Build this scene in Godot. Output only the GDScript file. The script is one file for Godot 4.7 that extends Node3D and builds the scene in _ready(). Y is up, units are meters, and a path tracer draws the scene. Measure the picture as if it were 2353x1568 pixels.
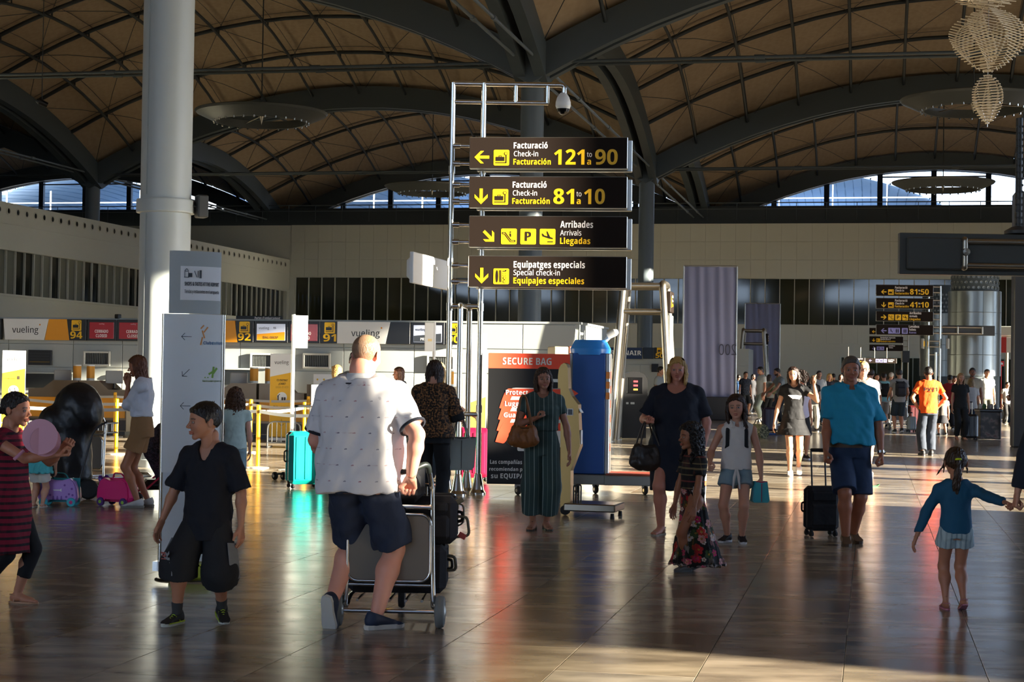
extends Node3D

# One metre is one unit. The hall has its own axes: u to the right along the counters, v away from the camera, turned by 12 degrees.
const FOCAL := 3900.0
const TURN := 0.2089
const CAM_H := 1.58
var eye_basis: Basis
var hall := Basis(Vector3.UP, -TURN)
var mats := {}
var words := {}
var fonts := {}

func _ready():
	# camera, sky, sun, exposure
	var cam := Camera3D.new()
	cam.name = "camera"
	cam.position = Vector3(0, CAM_H, 0)
	cam.rotation = Vector3(atan(72.0 / FOCAL), 0, 0.015)
	cam.fov = rad_to_deg(2.0 * atan(784.0 / FOCAL))
	cam.near = 0.1
	cam.far = 600.0
	add_child(cam)
	eye_basis = cam.basis
	var env := Environment.new()
	var sky := Sky.new()
	var air := ProceduralSkyMaterial.new()
	air.sky_top_color = Color(0.50, 0.63, 0.84)
	air.sky_horizon_color = Color(0.80, 0.88, 0.96)
	air.ground_horizon_color = Color(0.62, 0.62, 0.6)
	air.ground_bottom_color = Color(0.35, 0.33, 0.3)
	air.sky_curve = 0.12
	air.sky_energy_multiplier = SKY_ENERGY
	air.ground_energy_multiplier = SKY_ENERGY
	sky.sky_material = air
	env.background_mode = Environment.BG_SKY
	env.sky = sky
	env.tonemap_mode = Environment.TONE_MAPPER_LINEAR
	env.tonemap_exposure = EXPOSURE
	env.sdfgi_enabled = true
	env.ssao_enabled = true
	env.ssil_enabled = true
	var we := WorldEnvironment.new()
	we.name = "surroundings"
	we.environment = env
	add_child(we)
	var sun := DirectionalLight3D.new()
	sun.name = "sun"
	var e := deg_to_rad(SUN_UP)
	sun.basis = Basis.looking_at(Vector3(-SUN_X * cos(e), -sin(e), -SUN_D * cos(e)), Vector3.UP)
	sun.light_color = Color(1.0, 0.955, 0.87)
	sun.light_energy = SUN_ENERGY
	sun.light_angular_distance = 0.6
	sun.shadow_enabled = true
	add_child(sun)
	make_materials()
	build_hall()
	build_people_templates()
	build_furniture()
	build_people()
	finish_people()

# sun: where its rays run, across the hall from the right and a little away from the camera
const SUN_UP := 12.0
const SUN_X := 0.9207
const SUN_D := 0.3903
const SUN_ENERGY := 9.0
const SKY_ENERGY := 2.0
const EXPOSURE := 1.75

# ---------------------------------------------------------------- places
func ray(px: float, py: float) -> Vector3:
	return eye_basis * Vector3((px - 1176.5) / FOCAL, (784.0 - py) / FOCAL, -1.0)

func at(px: float, py: float, depth: float) -> Vector3:
	var r := ray(px, py)
	return Vector3(0, CAM_H, 0) + r * (depth / -r.z)

func ground(px: float, py: float, h := 0.0) -> Vector3:
	var r := ray(px, py)
	return Vector3(0, CAM_H, 0) + r * ((h - CAM_H) / r.y)

func uv(u: float, v: float, y := 0.0) -> Vector3:
	return hall * Vector3(u, y, -v)

func along(px: float, py: float, v: float) -> Vector3: # the point seen at a pixel on the plane at that v
	var r := ray(px, py)
	var n := hall * Vector3(0, 0, -1)
	return Vector3(0, CAM_H, 0) + r * (v / n.dot(r))

func to_uv(p: Vector3) -> Vector2:
	var q := hall.inverse() * p
	return Vector2(q.x, -q.z)

# ---------------------------------------------------------------- nodes
func tag(o: Node3D, label := "", category := "", group := "", kind := ""):
	if label: o.set_meta("label", label)
	if category: o.set_meta("category", category)
	if group: o.set_meta("group", group)
	if kind: o.set_meta("kind", kind)
	return o

func thing(called: String, label: String, category: String, where := Vector3.ZERO, turn := 0.0, group := "") -> Node3D:
	var o := Node3D.new()
	o.name = called
	add_child(o, true)
	o.position = where
	o.rotation.y = turn
	tag(o, label, category, group)
	return o

func obj(called: String, shape, mat: Material, parent: Node = self) -> MeshInstance3D:
	var o := MeshInstance3D.new()
	o.name = called
	if shape: o.mesh = shape.done() if shape is Shape else shape
	if mat: o.material_override = mat
	parent.add_child(o, true)
	return o

func struct(called: String, shape, mat: Material, parent: Node = self) -> MeshInstance3D:
	var o := obj(called, shape, mat, parent)
	if parent == self: o.set_meta("kind", "structure")
	return o

func copy_of(o: Node3D, label: String, where: Vector3, turn := 0.0) -> Node3D:
	var c: Node3D = o.duplicate()
	c.name = o.name
	add_child(c, true)
	c.position = where
	c.rotation.y = turn
	c.set_meta("label", label)
	return c

# ---------------------------------------------------------------- shapes
class Shape:
	var P := PackedVector3Array()
	var N := PackedVector3Array()
	var U := PackedVector2Array()
	var C := PackedColorArray()
	var I := PackedInt32Array()
	var tf := Transform3D()
	var col := Color.WHITE

	func v(p: Vector3, n: Vector3, uv := Vector2.ZERO) -> int:
		P.append(tf * p)
		N.append((tf.basis * n).normalized())
		U.append(uv)
		C.append(col)
		return P.size() - 1

	func tri(a: int, b: int, c: int):
		var n := (P[c] - P[a]).cross(P[b] - P[a])
		if n.dot(N[a] + N[b] + N[c]) < 0.0:
			I.append(a); I.append(c); I.append(b)
		else:
			I.append(a); I.append(b); I.append(c)

	# a, b, c, d clockwise as seen from the front, from the lower left
	func quad(a: Vector3, b: Vector3, c: Vector3, d: Vector3, r := Rect2(0, 0, 1, 1)):
		var n := (c - a).cross(b - a).normalized()
		if n.length() < 0.5: n = (d - a).cross(c - a).normalized()
		var i := v(a, n, Vector2(r.position.x, r.end.y))
		v(b, n, r.position)
		v(c, n, Vector2(r.end.x, r.position.y))
		v(d, n, r.end)
		tri(i, i + 1, i + 2)
		tri(i, i + 2, i + 3)

	func tri3(a: Vector3, b: Vector3, c: Vector3):
		var n := (c - a).cross(b - a).normalized()
		var i := v(a, n)
		v(b, n)
		v(c, n)
		tri(i, i + 1, i + 2)

	func box(c: Vector3, s: Vector3, bev := 0.0, turn := Basis()) -> Shape:
		var h := s * 0.5
		bev = minf(bev, minf(h.x, minf(h.y, h.z)) * 0.98)
		var old := tf
		tf = tf * Transform3D(turn, c)
		for ax in 3:
			var e := Vector3.ZERO; e[ax] = 1.0
			var f := Vector3.ZERO; f[(ax + 1) % 3] = 1.0
			var g := Vector3.ZERO; g[(ax + 2) % 3] = 1.0
			var hx: float = h[ax]
			var hf: float = h[(ax + 1) % 3] - bev
			var hg: float = h[(ax + 2) % 3] - bev
			for sg in [1.0, -1.0]:
				var n: Vector3 = e * sg
				var o: Vector3 = n * hx
				var k := v(o - f * hf - g * hg, n, Vector2(0, 1))
				v(o + f * hf - g * hg, n, Vector2(1, 1))
				v(o + f * hf + g * hg, n, Vector2(1, 0))
				v(o - f * hf + g * hg, n, Vector2(0, 0))
				tri(k, k + 1, k + 2)
				tri(k, k + 2, k + 3)
			if bev > 0.0:
				# the four edges along e, between faces f and g
				for sf in [1.0, -1.0]:
					for sgg in [1.0, -1.0]:
						var n1: Vector3 = (f * sf + g * sgg).normalized()
						var a1: Vector3 = f * sf * (hf + bev) + g * sgg * hg
						var a2: Vector3 = f * sf * hf + g * sgg * (hg + bev)
						var l := e * (hx - bev)
						var k := v(a1 - l, n1)
						v(a1 + l, n1)
						v(a2 + l, n1)
						v(a2 - l, n1)
						tri(k, k + 1, k + 2)
						tri(k, k + 2, k + 3)
		if bev > 0.0:
			for sx in [1.0, -1.0]:
				for sy in [1.0, -1.0]:
					for sz in [1.0, -1.0]:
						var n2 := Vector3(sx, sy, sz).normalized()
						var q := Vector3(sx * (h.x - bev), sy * (h.y - bev), sz * (h.z - bev))
						var k := v(q + Vector3(sx * bev, 0, 0), n2)
						v(q + Vector3(0, sy * bev, 0), n2)
						v(q + Vector3(0, 0, sz * bev), n2)
						tri(k, k + 1, k + 2)
		tf = old
		return self

	func tube(pts: Array, r, n := 8, cap := true, flat := 1.0) -> Shape:
		var m := pts.size()
		var t0: Vector3 = (pts[1] - pts[0]).normalized()
		var side := t0.cross(Vector3.UP if absf(t0.y) < 0.9 else Vector3.RIGHT).normalized()
		var base := P.size()
		var rad := 0.0
		for i in m:
			var t: Vector3
			if i == 0: t = t0
			elif i == m - 1: t = (pts[i] - pts[i - 1]).normalized()
			else: t = ((pts[i + 1] - pts[i]).normalized() + (pts[i] - pts[i - 1]).normalized()).normalized()
			side = (side - t * side.dot(t)).normalized()
			var up := side.cross(t)
			rad = r[i] if r is Array else r
			for k in n:
				var a := TAU * k / n
				var d := side * cos(a) + up * sin(a) * flat
				v(pts[i] + d * rad, side * cos(a) + up * sin(a) / flat, Vector2(float(k) / n, float(i) / (m - 1)))
		for i in m - 1:
			for k in n:
				var a := base + i * n + k
				var b := base + i * n + (k + 1) % n
				tri(a, a + n, b + n)
				tri(a, b + n, b)
		if cap:
			for e in 2:
				var row: int = base + (m - 1) * n * e
				var nn: Vector3 = (pts[m - 1] - pts[m - 2]).normalized() if e else -t0
				var b0 := P.size()
				for k in n:
					P.append(P[row + k]); N.append((tf.basis * nn).normalized()); U.append(Vector2.ZERO); C.append(col)
				for k in n - 2:
					tri(b0, b0 + k + 1, b0 + k + 2)
		return self

	func rod(a: Vector3, b: Vector3, r, n := 8) -> Shape:
		return tube([a, b], r, n)

	# profile of (radius, height) from the bottom up
	func lathe(prof: Array, n := 24, c := Vector3.ZERO, turn := Basis()) -> Shape:
		var old := tf
		tf = tf * Transform3D(turn, c)
		for i in prof.size() - 1:
			var p: Vector2 = prof[i]
			var q: Vector2 = prof[i + 1]
			var d := q - p
			if d.length() < 1e-6: continue
			var nn := Vector2(d.y, -d.x).normalized()
			var base := P.size()
			for k in n + 1:
				var a := TAU * k / n
				var dir := Vector3(cos(a), 0, sin(a))
				v(dir * p.x + Vector3(0, p.y, 0), dir * nn.x + Vector3(0, nn.y, 0), Vector2(float(k) / n, 1.0 - float(i) / prof.size()))
				v(dir * q.x + Vector3(0, q.y, 0), dir * nn.x + Vector3(0, nn.y, 0), Vector2(float(k) / n, 1.0 - float(i + 1) / prof.size()))
			for k in n:
				var a := base + k * 2
				if p.x > 1e-6: tri(a, a + 1, a + 2)
				if q.x > 1e-6: tri(a + 1, a + 3, a + 2)
		tf = old
		return self

	# an outline in x and y, given depth from z0 to z1 (z1 is the front)
	func slab(outline: PackedVector2Array, z0: float, z1: float) -> Shape:
		var ids := Geometry2D.triangulate_polygon(outline)
		var n := outline.size()
		var area := 0.0
		for i in n: area += outline[i].cross(outline[(i + 1) % n])
		var sg := 1.0 if area > 0.0 else -1.0
		for f in 2:
			var z := z1 if f else z0
			var base := P.size()
			for p in outline: v(Vector3(p.x, p.y, z), Vector3(0, 0, 1 if f else -1), Vector2(p.x, -p.y))
			for k in range(0, ids.size(), 3): tri(base + ids[k], base + ids[k + 1], base + ids[k + 2])
		for i in n:
			var p := outline[i]
			var q := outline[(i + 1) % n]
			var d := (q - p).normalized() * sg
			var nn := Vector3(d.y, -d.x, 0)
			var k := v(Vector3(p.x, p.y, z0), nn)
			v(Vector3(q.x, q.y, z0), nn)
			v(Vector3(q.x, q.y, z1), nn)
			v(Vector3(p.x, p.y, z1), nn)
			tri(k, k + 1, k + 2)
			tri(k, k + 2, k + 3)
		return self

	# a sheet of points grid[row][column] with smooth normals
	func sheet(grid: Array, flip := false) -> Shape:
		var rows := grid.size()
		var cols: int = grid[0].size()
		var base := P.size()
		for i in rows:
			for j in cols:
				var a: Vector3 = grid[mini(i + 1, rows - 1)][j] - grid[maxi(i - 1, 0)][j]
				var b: Vector3 = grid[i][mini(j + 1, cols - 1)] - grid[i][maxi(j - 1, 0)]
				var n := a.cross(b).normalized() * (-1.0 if flip else 1.0)
				v(grid[i][j], n, Vector2(float(j) / (cols - 1), 1.0 - float(i) / (rows - 1)))
		for i in rows - 1:
			for j in cols - 1:
				var a := base + i * cols + j
				tri(a, a + 1, a + cols + 1)
				tri(a, a + cols + 1, a + cols)
		return self

	func add(o: Shape, t := Transform3D()) -> Shape:
		var base := P.size()
		var all := tf * t
		var flip := all.basis.determinant() < 0.0
		var nb := all.basis.inverse().transposed()
		for i in o.P.size():
			P.append(all * o.P[i])
			N.append((nb * o.N[i]).normalized())
		U.append_array(o.U)
		C.append_array(o.C)
		if flip:
			for k in range(0, o.I.size(), 3):
				I.append(base + o.I[k]); I.append(base + o.I[k + 2]); I.append(base + o.I[k + 1])
		else:
			for k in o.I: I.append(base + k)
		return self

	func done() -> ArrayMesh:
		var m := ArrayMesh.new()
		if I.is_empty(): return m
		var a := []
		a.resize(Mesh.ARRAY_MAX)
		a[Mesh.ARRAY_VERTEX] = P
		a[Mesh.ARRAY_NORMAL] = N
		a[Mesh.ARRAY_TEX_UV] = U
		a[Mesh.ARRAY_COLOR] = C
		a[Mesh.ARRAY_INDEX] = I
		m.add_surface_from_arrays(Mesh.PRIMITIVE_TRIANGLES, a)
		return m

static func round_rect(w: float, h: float, r: float, k := 4) -> PackedVector2Array:
	var out := PackedVector2Array()
	for q in 4:
		var c: Vector2 = Vector2((w * 0.5 - r) * (1 if q in [0, 3] else -1), (h * 0.5 - r) * (1 if q < 2 else -1))
		for i in k + 1:
			var a := PI * 0.5 * (q + float(i) / k)
			out.append(c + Vector2(cos(a), sin(a)) * r)
	return out

static func bend(pts: Array, r: float, k := 4) -> Array: # rounds the inner corners of a path
	var out := [pts[0]]
	for i in range(1, pts.size() - 1):
		var a: Vector3 = pts[i] + (pts[i - 1] - pts[i]).normalized() * r
		var b: Vector3 = pts[i] + (pts[i + 1] - pts[i]).normalized() * r
		for j in k + 1:
			var t := float(j) / k
			out.append(a.lerp(pts[i], t).lerp(pts[i].lerp(b, t), t))
	out.append(pts[-1])
	return out

func poly(list: Array) -> PackedVector2Array:
	var out := PackedVector2Array()
	for i in range(0, list.size(), 2): out.append(Vector2(list[i], list[i + 1]))
	return out

# ---------------------------------------------------------------- lettering
# text whose left end (or middle, or right end) stands at x and whose capitals are h tall, squeezed to the width w if that is given; z is the face it stands on
func text(parent: Node, s: String, x: float, y: float, h: float, mat: Material, z: float, bold := true, w := 0.0, align := 0, called := "lettering", font := "Droid Sans") -> MeshInstance3D:
	var key := s + str(bold) + font
	if not words.has(key):
		var fk := font + str(bold)
		if not fonts.has(fk):
			var f := SystemFont.new()
			f.font_names = PackedStringArray([font])
			f.font_weight = 700 if bold else 400
			fonts[fk] = f
		var t := TextMesh.new()
		t.curve_step = 2.5
		t.font = fonts[fk]
		t.font_size = 64
		t.pixel_size = 1.0 / 64.0
		t.depth = 0.02
		t.text = s
		words[key] = t
	var tm: TextMesh = words[key]
	var box := tm.get_aabb()
	var k := h / 0.714
	var kx := w / box.size.x if w > 0.0 else k
	var o := obj(called, tm, mat, parent)
	o.scale = Vector3(kx, k, 0.12)
	var left := box.position.x * kx
	var wide := box.size.x * kx
	o.position = Vector3(x - left - wide * (0.0 if align == 0 else 0.5 if align == 1 else 1.0), y + h * 0.504, z + 0.001)
	return o

# ---------------------------------------------------------------- surfaces
func mat(called: String, c: Color, rough := 0.6, metal := 0.0) -> StandardMaterial3D:
	var m := StandardMaterial3D.new()
	m.resource_name = called
	m.albedo_color = c
	m.roughness = rough
	m.metallic = metal
	mats[called] = m
	return m

func flat(hex: String, rough := 0.6, metal := 0.0) -> StandardMaterial3D:
	var k := hex + str(rough) + str(metal)
	return mats[k] if mats.has(k) else mat(k, Color(hex), rough, metal)

func noise_tex(freq: float, seed_: int, size := 256, ramp: Array = [], octaves := 4, type := FastNoiseLite.TYPE_SIMPLEX_SMOOTH, normal := 0.0) -> NoiseTexture2D:
	var n := FastNoiseLite.new()
	n.noise_type = type
	n.frequency = freq
	n.seed = seed_
	n.fractal_octaves = octaves
	var t := NoiseTexture2D.new()
	t.width = size
	t.height = size
	t.seamless = true
	t.noise = n
	if normal > 0.0:
		t.as_normal_map = true
		t.bump_strength = normal
	if ramp.size():
		var g := Gradient.new()
		g.offsets = PackedFloat32Array(ramp.map(func(q): return q[0]))
		g.colors = PackedColorArray(ramp.map(func(q): return q[1]))
		t.color_ramp = g
	return t

func tri_tex(m: StandardMaterial3D, t: Texture2D, s: Vector3, in_world := false) -> StandardMaterial3D:
	m.albedo_texture = t
	m.uv1_triplanar = true
	m.uv1_world_triplanar = in_world
	m.uv1_scale = s
	return m

func drawn(w: int, h: int, how) -> ImageTexture:
	var im := Image.create(w, h, false, Image.FORMAT_RGBA8)
	how.call(im)
	return ImageTexture.create_from_image(im)

func make_materials():
	# floor: polished travertine
	var m := mat("travertine", Color(0.98, 0.95, 0.90), 0.16)
	tri_tex(m, noise_tex(0.012, 11, 512, [[0.0, Color(0.41, 0.385, 0.345)], [0.35, Color(0.53, 0.50, 0.455)], [0.6, Color(0.62, 0.59, 0.535)], [1.0, Color(0.72, 0.69, 0.635)]], 5), Vector3(0.16, 0.3, 0.42), true)
	m.roughness_texture = noise_tex(0.02, 5, 256, [[0.0, Color(0.75, 0.75, 0.75)], [1.0, Color(1.0, 1.0, 1.0)]], 4)
	m.roughness = 0.24
	m.metallic_specular = 0.5
	mat("joint", Color(0.16, 0.14, 0.12), 0.8)
	m = mat("lining", Color(0.95, 0.95, 0.95), 0.75)
	tri_tex(m, noise_tex(0.02, 8, 256, [[0.0, Color(0.68, 0.585, 0.465)], [0.5, Color(0.72, 0.625, 0.50)], [1.0, Color(0.75, 0.66, 0.54)]], 4), Vector3(0.6, 0.6, 0.6))
	mat("steel_paint", Color(0.29, 0.325, 0.335), 0.5)
	mat("steel_dark", Color(0.20, 0.225, 0.235), 0.5)
	mat("column_grey", Color(0.40, 0.44, 0.46), 0.4)
	mat("column_pale", Color(0.72, 0.745, 0.735), 0.38)
	mat("wall_pale", Color(0.80, 0.80, 0.74), 0.6)
	mat("wall_white", Color(0.80, 0.80, 0.76), 0.6)
	mat("panel_grey", Color(0.66, 0.68, 0.66), 0.45)
	mat("black", Color(0.035, 0.035, 0.04), 0.4)
	mat("black_gloss", Color(0.03, 0.03, 0.035), 0.15)
	mat("rubber", Color(0.05, 0.05, 0.055), 0.7)
	mat("chrome", Color(0.80, 0.79, 0.76), 0.16, 1.0)
	mat("brushed", Color(0.66, 0.63, 0.57), 0.32, 1.0)
	mat("aluminium", Color(0.72, 0.72, 0.70), 0.35, 1.0)
	mat("sign_dark", Color(0.13, 0.10, 0.082), 0.6).metallic_specular = 0.2
	mat("sign_yellow", Color(0.98, 0.76, 0.02), 0.45)
	mat("sign_white", Color(0.95, 0.92, 0.90), 0.45)
	mat("sign_lilac", Color(0.58, 0.56, 0.80), 0.45)
	mat("white", Color(0.92, 0.92, 0.90), 0.45)
	mat("yellow", Color(0.96, 0.70, 0.02), 0.4)
	mat("orange_yellow", Color(0.93, 0.62, 0.03), 0.4)
	mat("window_dark", Color(0.10, 0.115, 0.10), 0.08)
	mat("window_pale", Color(0.46, 0.47, 0.42), 0.12)
	m = mat("glass", Color(0.75, 0.88, 0.95, 0.06), 0.02)
	m.transparency = BaseMaterial3D.TRANSPARENCY_ALPHA
	m = mat("fabric_weave", Color(1, 1, 1), 0.9)
	mats["fold_normal"] = noise_tex(0.012, 21, 256, [], 3, FastNoiseLite.TYPE_SIMPLEX_SMOOTH, 5.0)
	mats["weave_normal"] = noise_tex(0.25, 22, 128, [], 2, FastNoiseLite.TYPE_SIMPLEX_SMOOTH, 2.0)

func cloth(hex: String, rough := 0.85) -> StandardMaterial3D:
	var k := "cloth" + hex
	if mats.has(k): return mats[k]
	var m := mat(k, Color(hex), rough)
	m.normal_enabled = true
	m.normal_texture = mats["fold_normal"]
	m.normal_scale = 0.7
	m.uv1_triplanar = true
	m.uv1_scale = Vector3(2.2, 1.6, 2.2)
	return m
# ---------------------------------------------------------------- the hall
const BAY_U := 31.0
const BAY_V := 30.35
const U0 := -11.5
const V0 := 26.7
const SPRING := 12.6
const RISE_U := 4.2
const RISE_V := 3.4

func roof_h(u: float, v: float) -> float:
	var p := fposmod((u - U0) / BAY_U, 1.0)
	var q := fposmod((v - V0) / BAY_V, 1.0)
	return SPRING + RISE_U * 4.0 * p * (1.0 - p) + RISE_V * 4.0 * q * (1.0 - q)

func bay_h(p: float, q: float) -> float:
	return SPRING + RISE_U * 4.0 * p * (1.0 - p) + RISE_V * 4.0 * q * (1.0 - q)

# an upright wall along an axis of the hall, `from` to `to`, with openings [start, end, low, high]
func wall_with_openings(s: Shape, axis_u: bool, fixed: float, thick: float, from: float, to: float, low: float, high: float, holes: Array):
	var cuts := [from, to]
	for h in holes:
		for k in 2:
			if h[k] > from and h[k] < to and not cuts.has(h[k]): cuts.append(h[k])
	cuts.sort()
	for i in cuts.size() - 1:
		var mid: float = (cuts[i] + cuts[i + 1]) * 0.5
		var spans := []
		for h in holes:
			if mid > h[0] and mid < h[1]: spans.append([h[2], h[3]])
		spans.sort_custom(func(a, b): return a[0] < b[0])
		spans.append([high, high])
		var y: float = low
		for sp in spans:
			if sp[0] - y > 0.001:
				var c := Vector3(mid, (y + sp[0]) * 0.5, -fixed) if axis_u else Vector3(fixed, (y + sp[0]) * 0.5, -mid)
				var len_: float = cuts[i + 1] - cuts[i]
				s.box(c, Vector3(len_, sp[0] - y, thick) if axis_u else Vector3(thick, sp[0] - y, len_))
			y = maxf(y, sp[1])

func hall_shape() -> Shape:
	var s := Shape.new()
	s.tf = Transform3D(hall, Vector3.ZERO)
	return s

func build_hall():
	build_floor()
	build_roof()
	build_walls()
	build_outside()
	build_columns()
	build_ring_lamps()

func build_floor():
	var base := hall_shape()
	base.box(Vector3(-25, -0.16, -42), Vector3(110, 0.3, 160))
	var floor_ := struct("floor", base, mats["joint"])
	var tw := 0.75
	var tl := 1.5
	var variants := []
	for k in 4:
		var m: StandardMaterial3D = mats["travertine"].duplicate()
		m.albedo_color = [Color(0.98, 0.95, 0.90), Color(0.90, 0.86, 0.80), Color(1.0, 0.98, 0.95), Color(0.94, 0.90, 0.86)][k]
		m.uv1_offset = Vector3(0.37 * k, 0.11 * k, 0.73 * k)
		variants.append(m)
	var t := Shape.new()
	t.box(Vector3(0, -0.004, 0), Vector3(tw - 0.004, 0.008, tl - 0.005), 0.0012)
	var tile := t.done()
	var rng := RandomNumberGenerator.new()
	rng.seed = 4
	var near := []
	var rest := []
	for i in range(-80, 60):
		var u := i * tw + 0.245
		for j in range(-12, 92):
			var v := (j + (0.5 if posmod(i, 2) else 0.0)) * tl + 0.66
			var p := uv(u, v)
			if u < -62 or u > 19 or v < -16 or v > 112.5: continue
			var c := Vector3(p.x, 0, p.z)
			if -p.z > 7.6 and absf(p.x) < -p.z * 0.302 + 0.75 and near.size() < 4000: near.append(c)
			else: rest.append(c)
	near.sort_custom(func(a, b): return a.z > b.z)
	for k in near.size():
		if k >= 290:
			rest.append(near[k])
			continue
		var o := obj("floor_tile", tile, variants[rng.randi() % 4], floor_)
		o.transform = Transform3D(hall, near[k])
	var mm := MultiMesh.new()
	mm.transform_format = MultiMesh.TRANSFORM_3D
	mm.mesh = tile
	mm.instance_count = rest.size()
	for k in rest.size(): mm.set_instance_transform(k, Transform3D(hall, rest[k]))
	var o := MultiMeshInstance3D.new()
	o.name = "floor_tiles"
	o.multimesh = mm
	o.material_override = variants[0]
	o.set_meta("kind", "stuff")
	floor_.add_child(o)

func arch_path(i: int, j: int, on_u: bool, drop: float, shift: float, n := 22, t0 := 0.0, t1 := 1.0) -> Array:
	var out := []
	for k in n + 1:
		var t := t0 + (t1 - t0) * k / n
		if on_u: out.append(uv(U0 + (i + t) * BAY_U, V0 + j * BAY_V + shift, bay_h(t, 0) - drop))
		else: out.append(uv(U0 + i * BAY_U + shift, V0 + (j + t) * BAY_V, bay_h(0, t) - drop))
	return out

func beam(s: Shape, path: Array, side: Vector3, half: float, deep: float):
	var rows := [[], [], [], []]
	for p in path:
		rows[0].append(p - side * half)
		rows[1].append(p + side * half)
		rows[2].append(p + side * half - Vector3(0, deep, 0))
		rows[3].append(p - side * half - Vector3(0, deep, 0))
	for k in 4:
		var a: Array = rows[k]
		var b: Array = rows[(k + 1) % 4]
		for i in path.size() - 1:
			s.quad(a[i], a[i + 1], b[i + 1], b[i])

func build_roof():
	var ud := hall * Vector3(1, 0, 0)
	var vd := hall * Vector3(0, 0, -1)
	for i in range(-2, 1):
		for j in range(-2, 3):
			var seen := j >= 0
			var bay := Node3D.new()
			bay.name = "ceiling"
			add_child(bay, true)
			tag(bay, "", "", "", "structure")
			# the outer skin, close above the lining, shuts the hall
			var skin := Shape.new()
			var grid := []
			for a in 9:
				var row := []
				for b in 9:
					var p := a / 8.0
					var q := b / 8.0
					row.append(uv(U0 + (i + p) * BAY_U, V0 + (j + q) * BAY_V, bay_h(p, q) + 0.12))
				grid.append(row)
			skin.sheet(grid)
			obj("roof_skin", skin, mats["lining"] if not seen else mats["steel_dark"], bay)
			if not seen: continue
			var nu := 12
			var nv := 8
			for a in nu:
				for b in nv:
					var s := Shape.new()
					var g := []
					for x in 3:
						var row := []
						for y in 3:
							var p := (a + lerpf(0.006, 0.994, x * 0.5)) / nu
							var q := (b + lerpf(0.006, 0.994, y * 0.5)) / nv
							row.append(uv(U0 + (i + p) * BAY_U, V0 + (j + q) * BAY_V, bay_h(p, q)))
						g.append(row)
					s.sheet(g, true)
					obj("panel", s, mats["lining"], bay)
			for a in range(1, nu):
				var path := []
				for k in 15:
					var q := lerpf(0.015, 0.985, k / 14.0)
					var p := float(a) / nu
					path.append(uv(U0 + (i + p) * BAY_U, V0 + (j + q) * BAY_V, bay_h(p, q) - 0.62))
				var s := Shape.new()
				s.tube(path, 0.075, 6)
				for b in range(1, nv):
					var p := float(a) / nu
					var q := float(b) / nv
					var top := uv(U0 + (i + p) * BAY_U, V0 + (j + q) * BAY_V, bay_h(p, q) - 0.3)
					s.rod(top, top - Vector3(0, 0.34, 0), 0.035, 4)
				obj("rib", s, mats["steel_dark"], bay)
			for b in range(1, nv):
				var path := []
				for k in 19:
					var p := lerpf(0.012, 0.988, k / 18.0)
					var q := float(b) / nv
					path.append(uv(U0 + (i + p) * BAY_U, V0 + (j + q) * BAY_V, bay_h(p, q) - 0.3))
				var s := Shape.new()
				s.tube(path, 0.10, 6)
				obj("rib", s, mats["steel_dark"], bay)
			# thin bracing wires, crossing each panel field
			var wires := Shape.new()
			for a in range(0, nu, 2):
				for b in range(0, nv, 2):
					for dgn in 2:
						var pa := Vector2(a, b if dgn else b + 2)
						var pb := Vector2(a + 2, b + 2 if dgn else b)
						var path := []
						for k in 4:
							var pq := pa.lerp(pb, k / 3.0) / Vector2(nu, nv)
							path.append(uv(U0 + (i + pq.x) * BAY_U, V0 + (j + pq.y) * BAY_V, bay_h(pq.x, pq.y) - 0.32))
						wires.tube(path, 0.018, 3, false)
			var w := obj("bracing_wires", wires, mats["steel_dark"], bay)
			w.set_meta("kind", "stuff")
	# the twin arches on the grid lines
	for i in range(-2, 2):
		for j in range(0, 4):
			if i < 1:
				var o := Node3D.new()
				o.name = "roof_beam"
				add_child(o, true)
				tag(o, "", "", "", "structure")
				for sh in [-0.36, 0.36]:
					var s := Shape.new()
					beam(s, arch_path(i, j, true, 0.02, sh), vd, 0.2, 1.15)
					obj("arch", s, mats["steel_paint"], o)
			if j < 3:
				var o2 := Node3D.new()
				o2.name = "roof_beam"
				add_child(o2, true)
				tag(o2, "", "", "", "structure")
				for sh in [-0.36, 0.36]:
					var s := Shape.new()
					beam(s, arch_path(i, j, false, 0.02, sh), ud, 0.2, 1.15)
					obj("arch", s, mats["steel_paint"], o2)
	# tie rods between the heads of the columns
	for i in range(-2, 2):
		for j in range(0, 4):
			var a := uv(U0 + i * BAY_U, V0 + j * BAY_V, 12.2)
			for k in 2:
				if k == 0 and i == 1 or k == 1 and j == 3: continue
				var b := uv(U0 + (i + (1 if k == 0 else 0)) * BAY_U, V0 + (j + (1 if k == 1 else 0)) * BAY_V, 12.2)
				var o := Node3D.new()
				o.name = "tie_beam"
				add_child(o, true)
				tag(o, "", "", "", "structure")
				var side := (vd if k == 0 else ud) * 0.32
				for sg in [-1.0, 1.0]:
					var s := Shape.new()
					s.rod(a + side * sg, b + side * sg, 0.055, 8)
					for q in [0.25, 0.5, 0.75]:
						var c: Vector3 = a.lerp(b, q) + side * sg
						var d := (b - a).normalized() * 0.18
						s.rod(c - d, c + d, 0.085, 8)
					obj("tie_rod", s, mats["steel_paint"] if k == 0 else mats["column_grey"], o)

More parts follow.
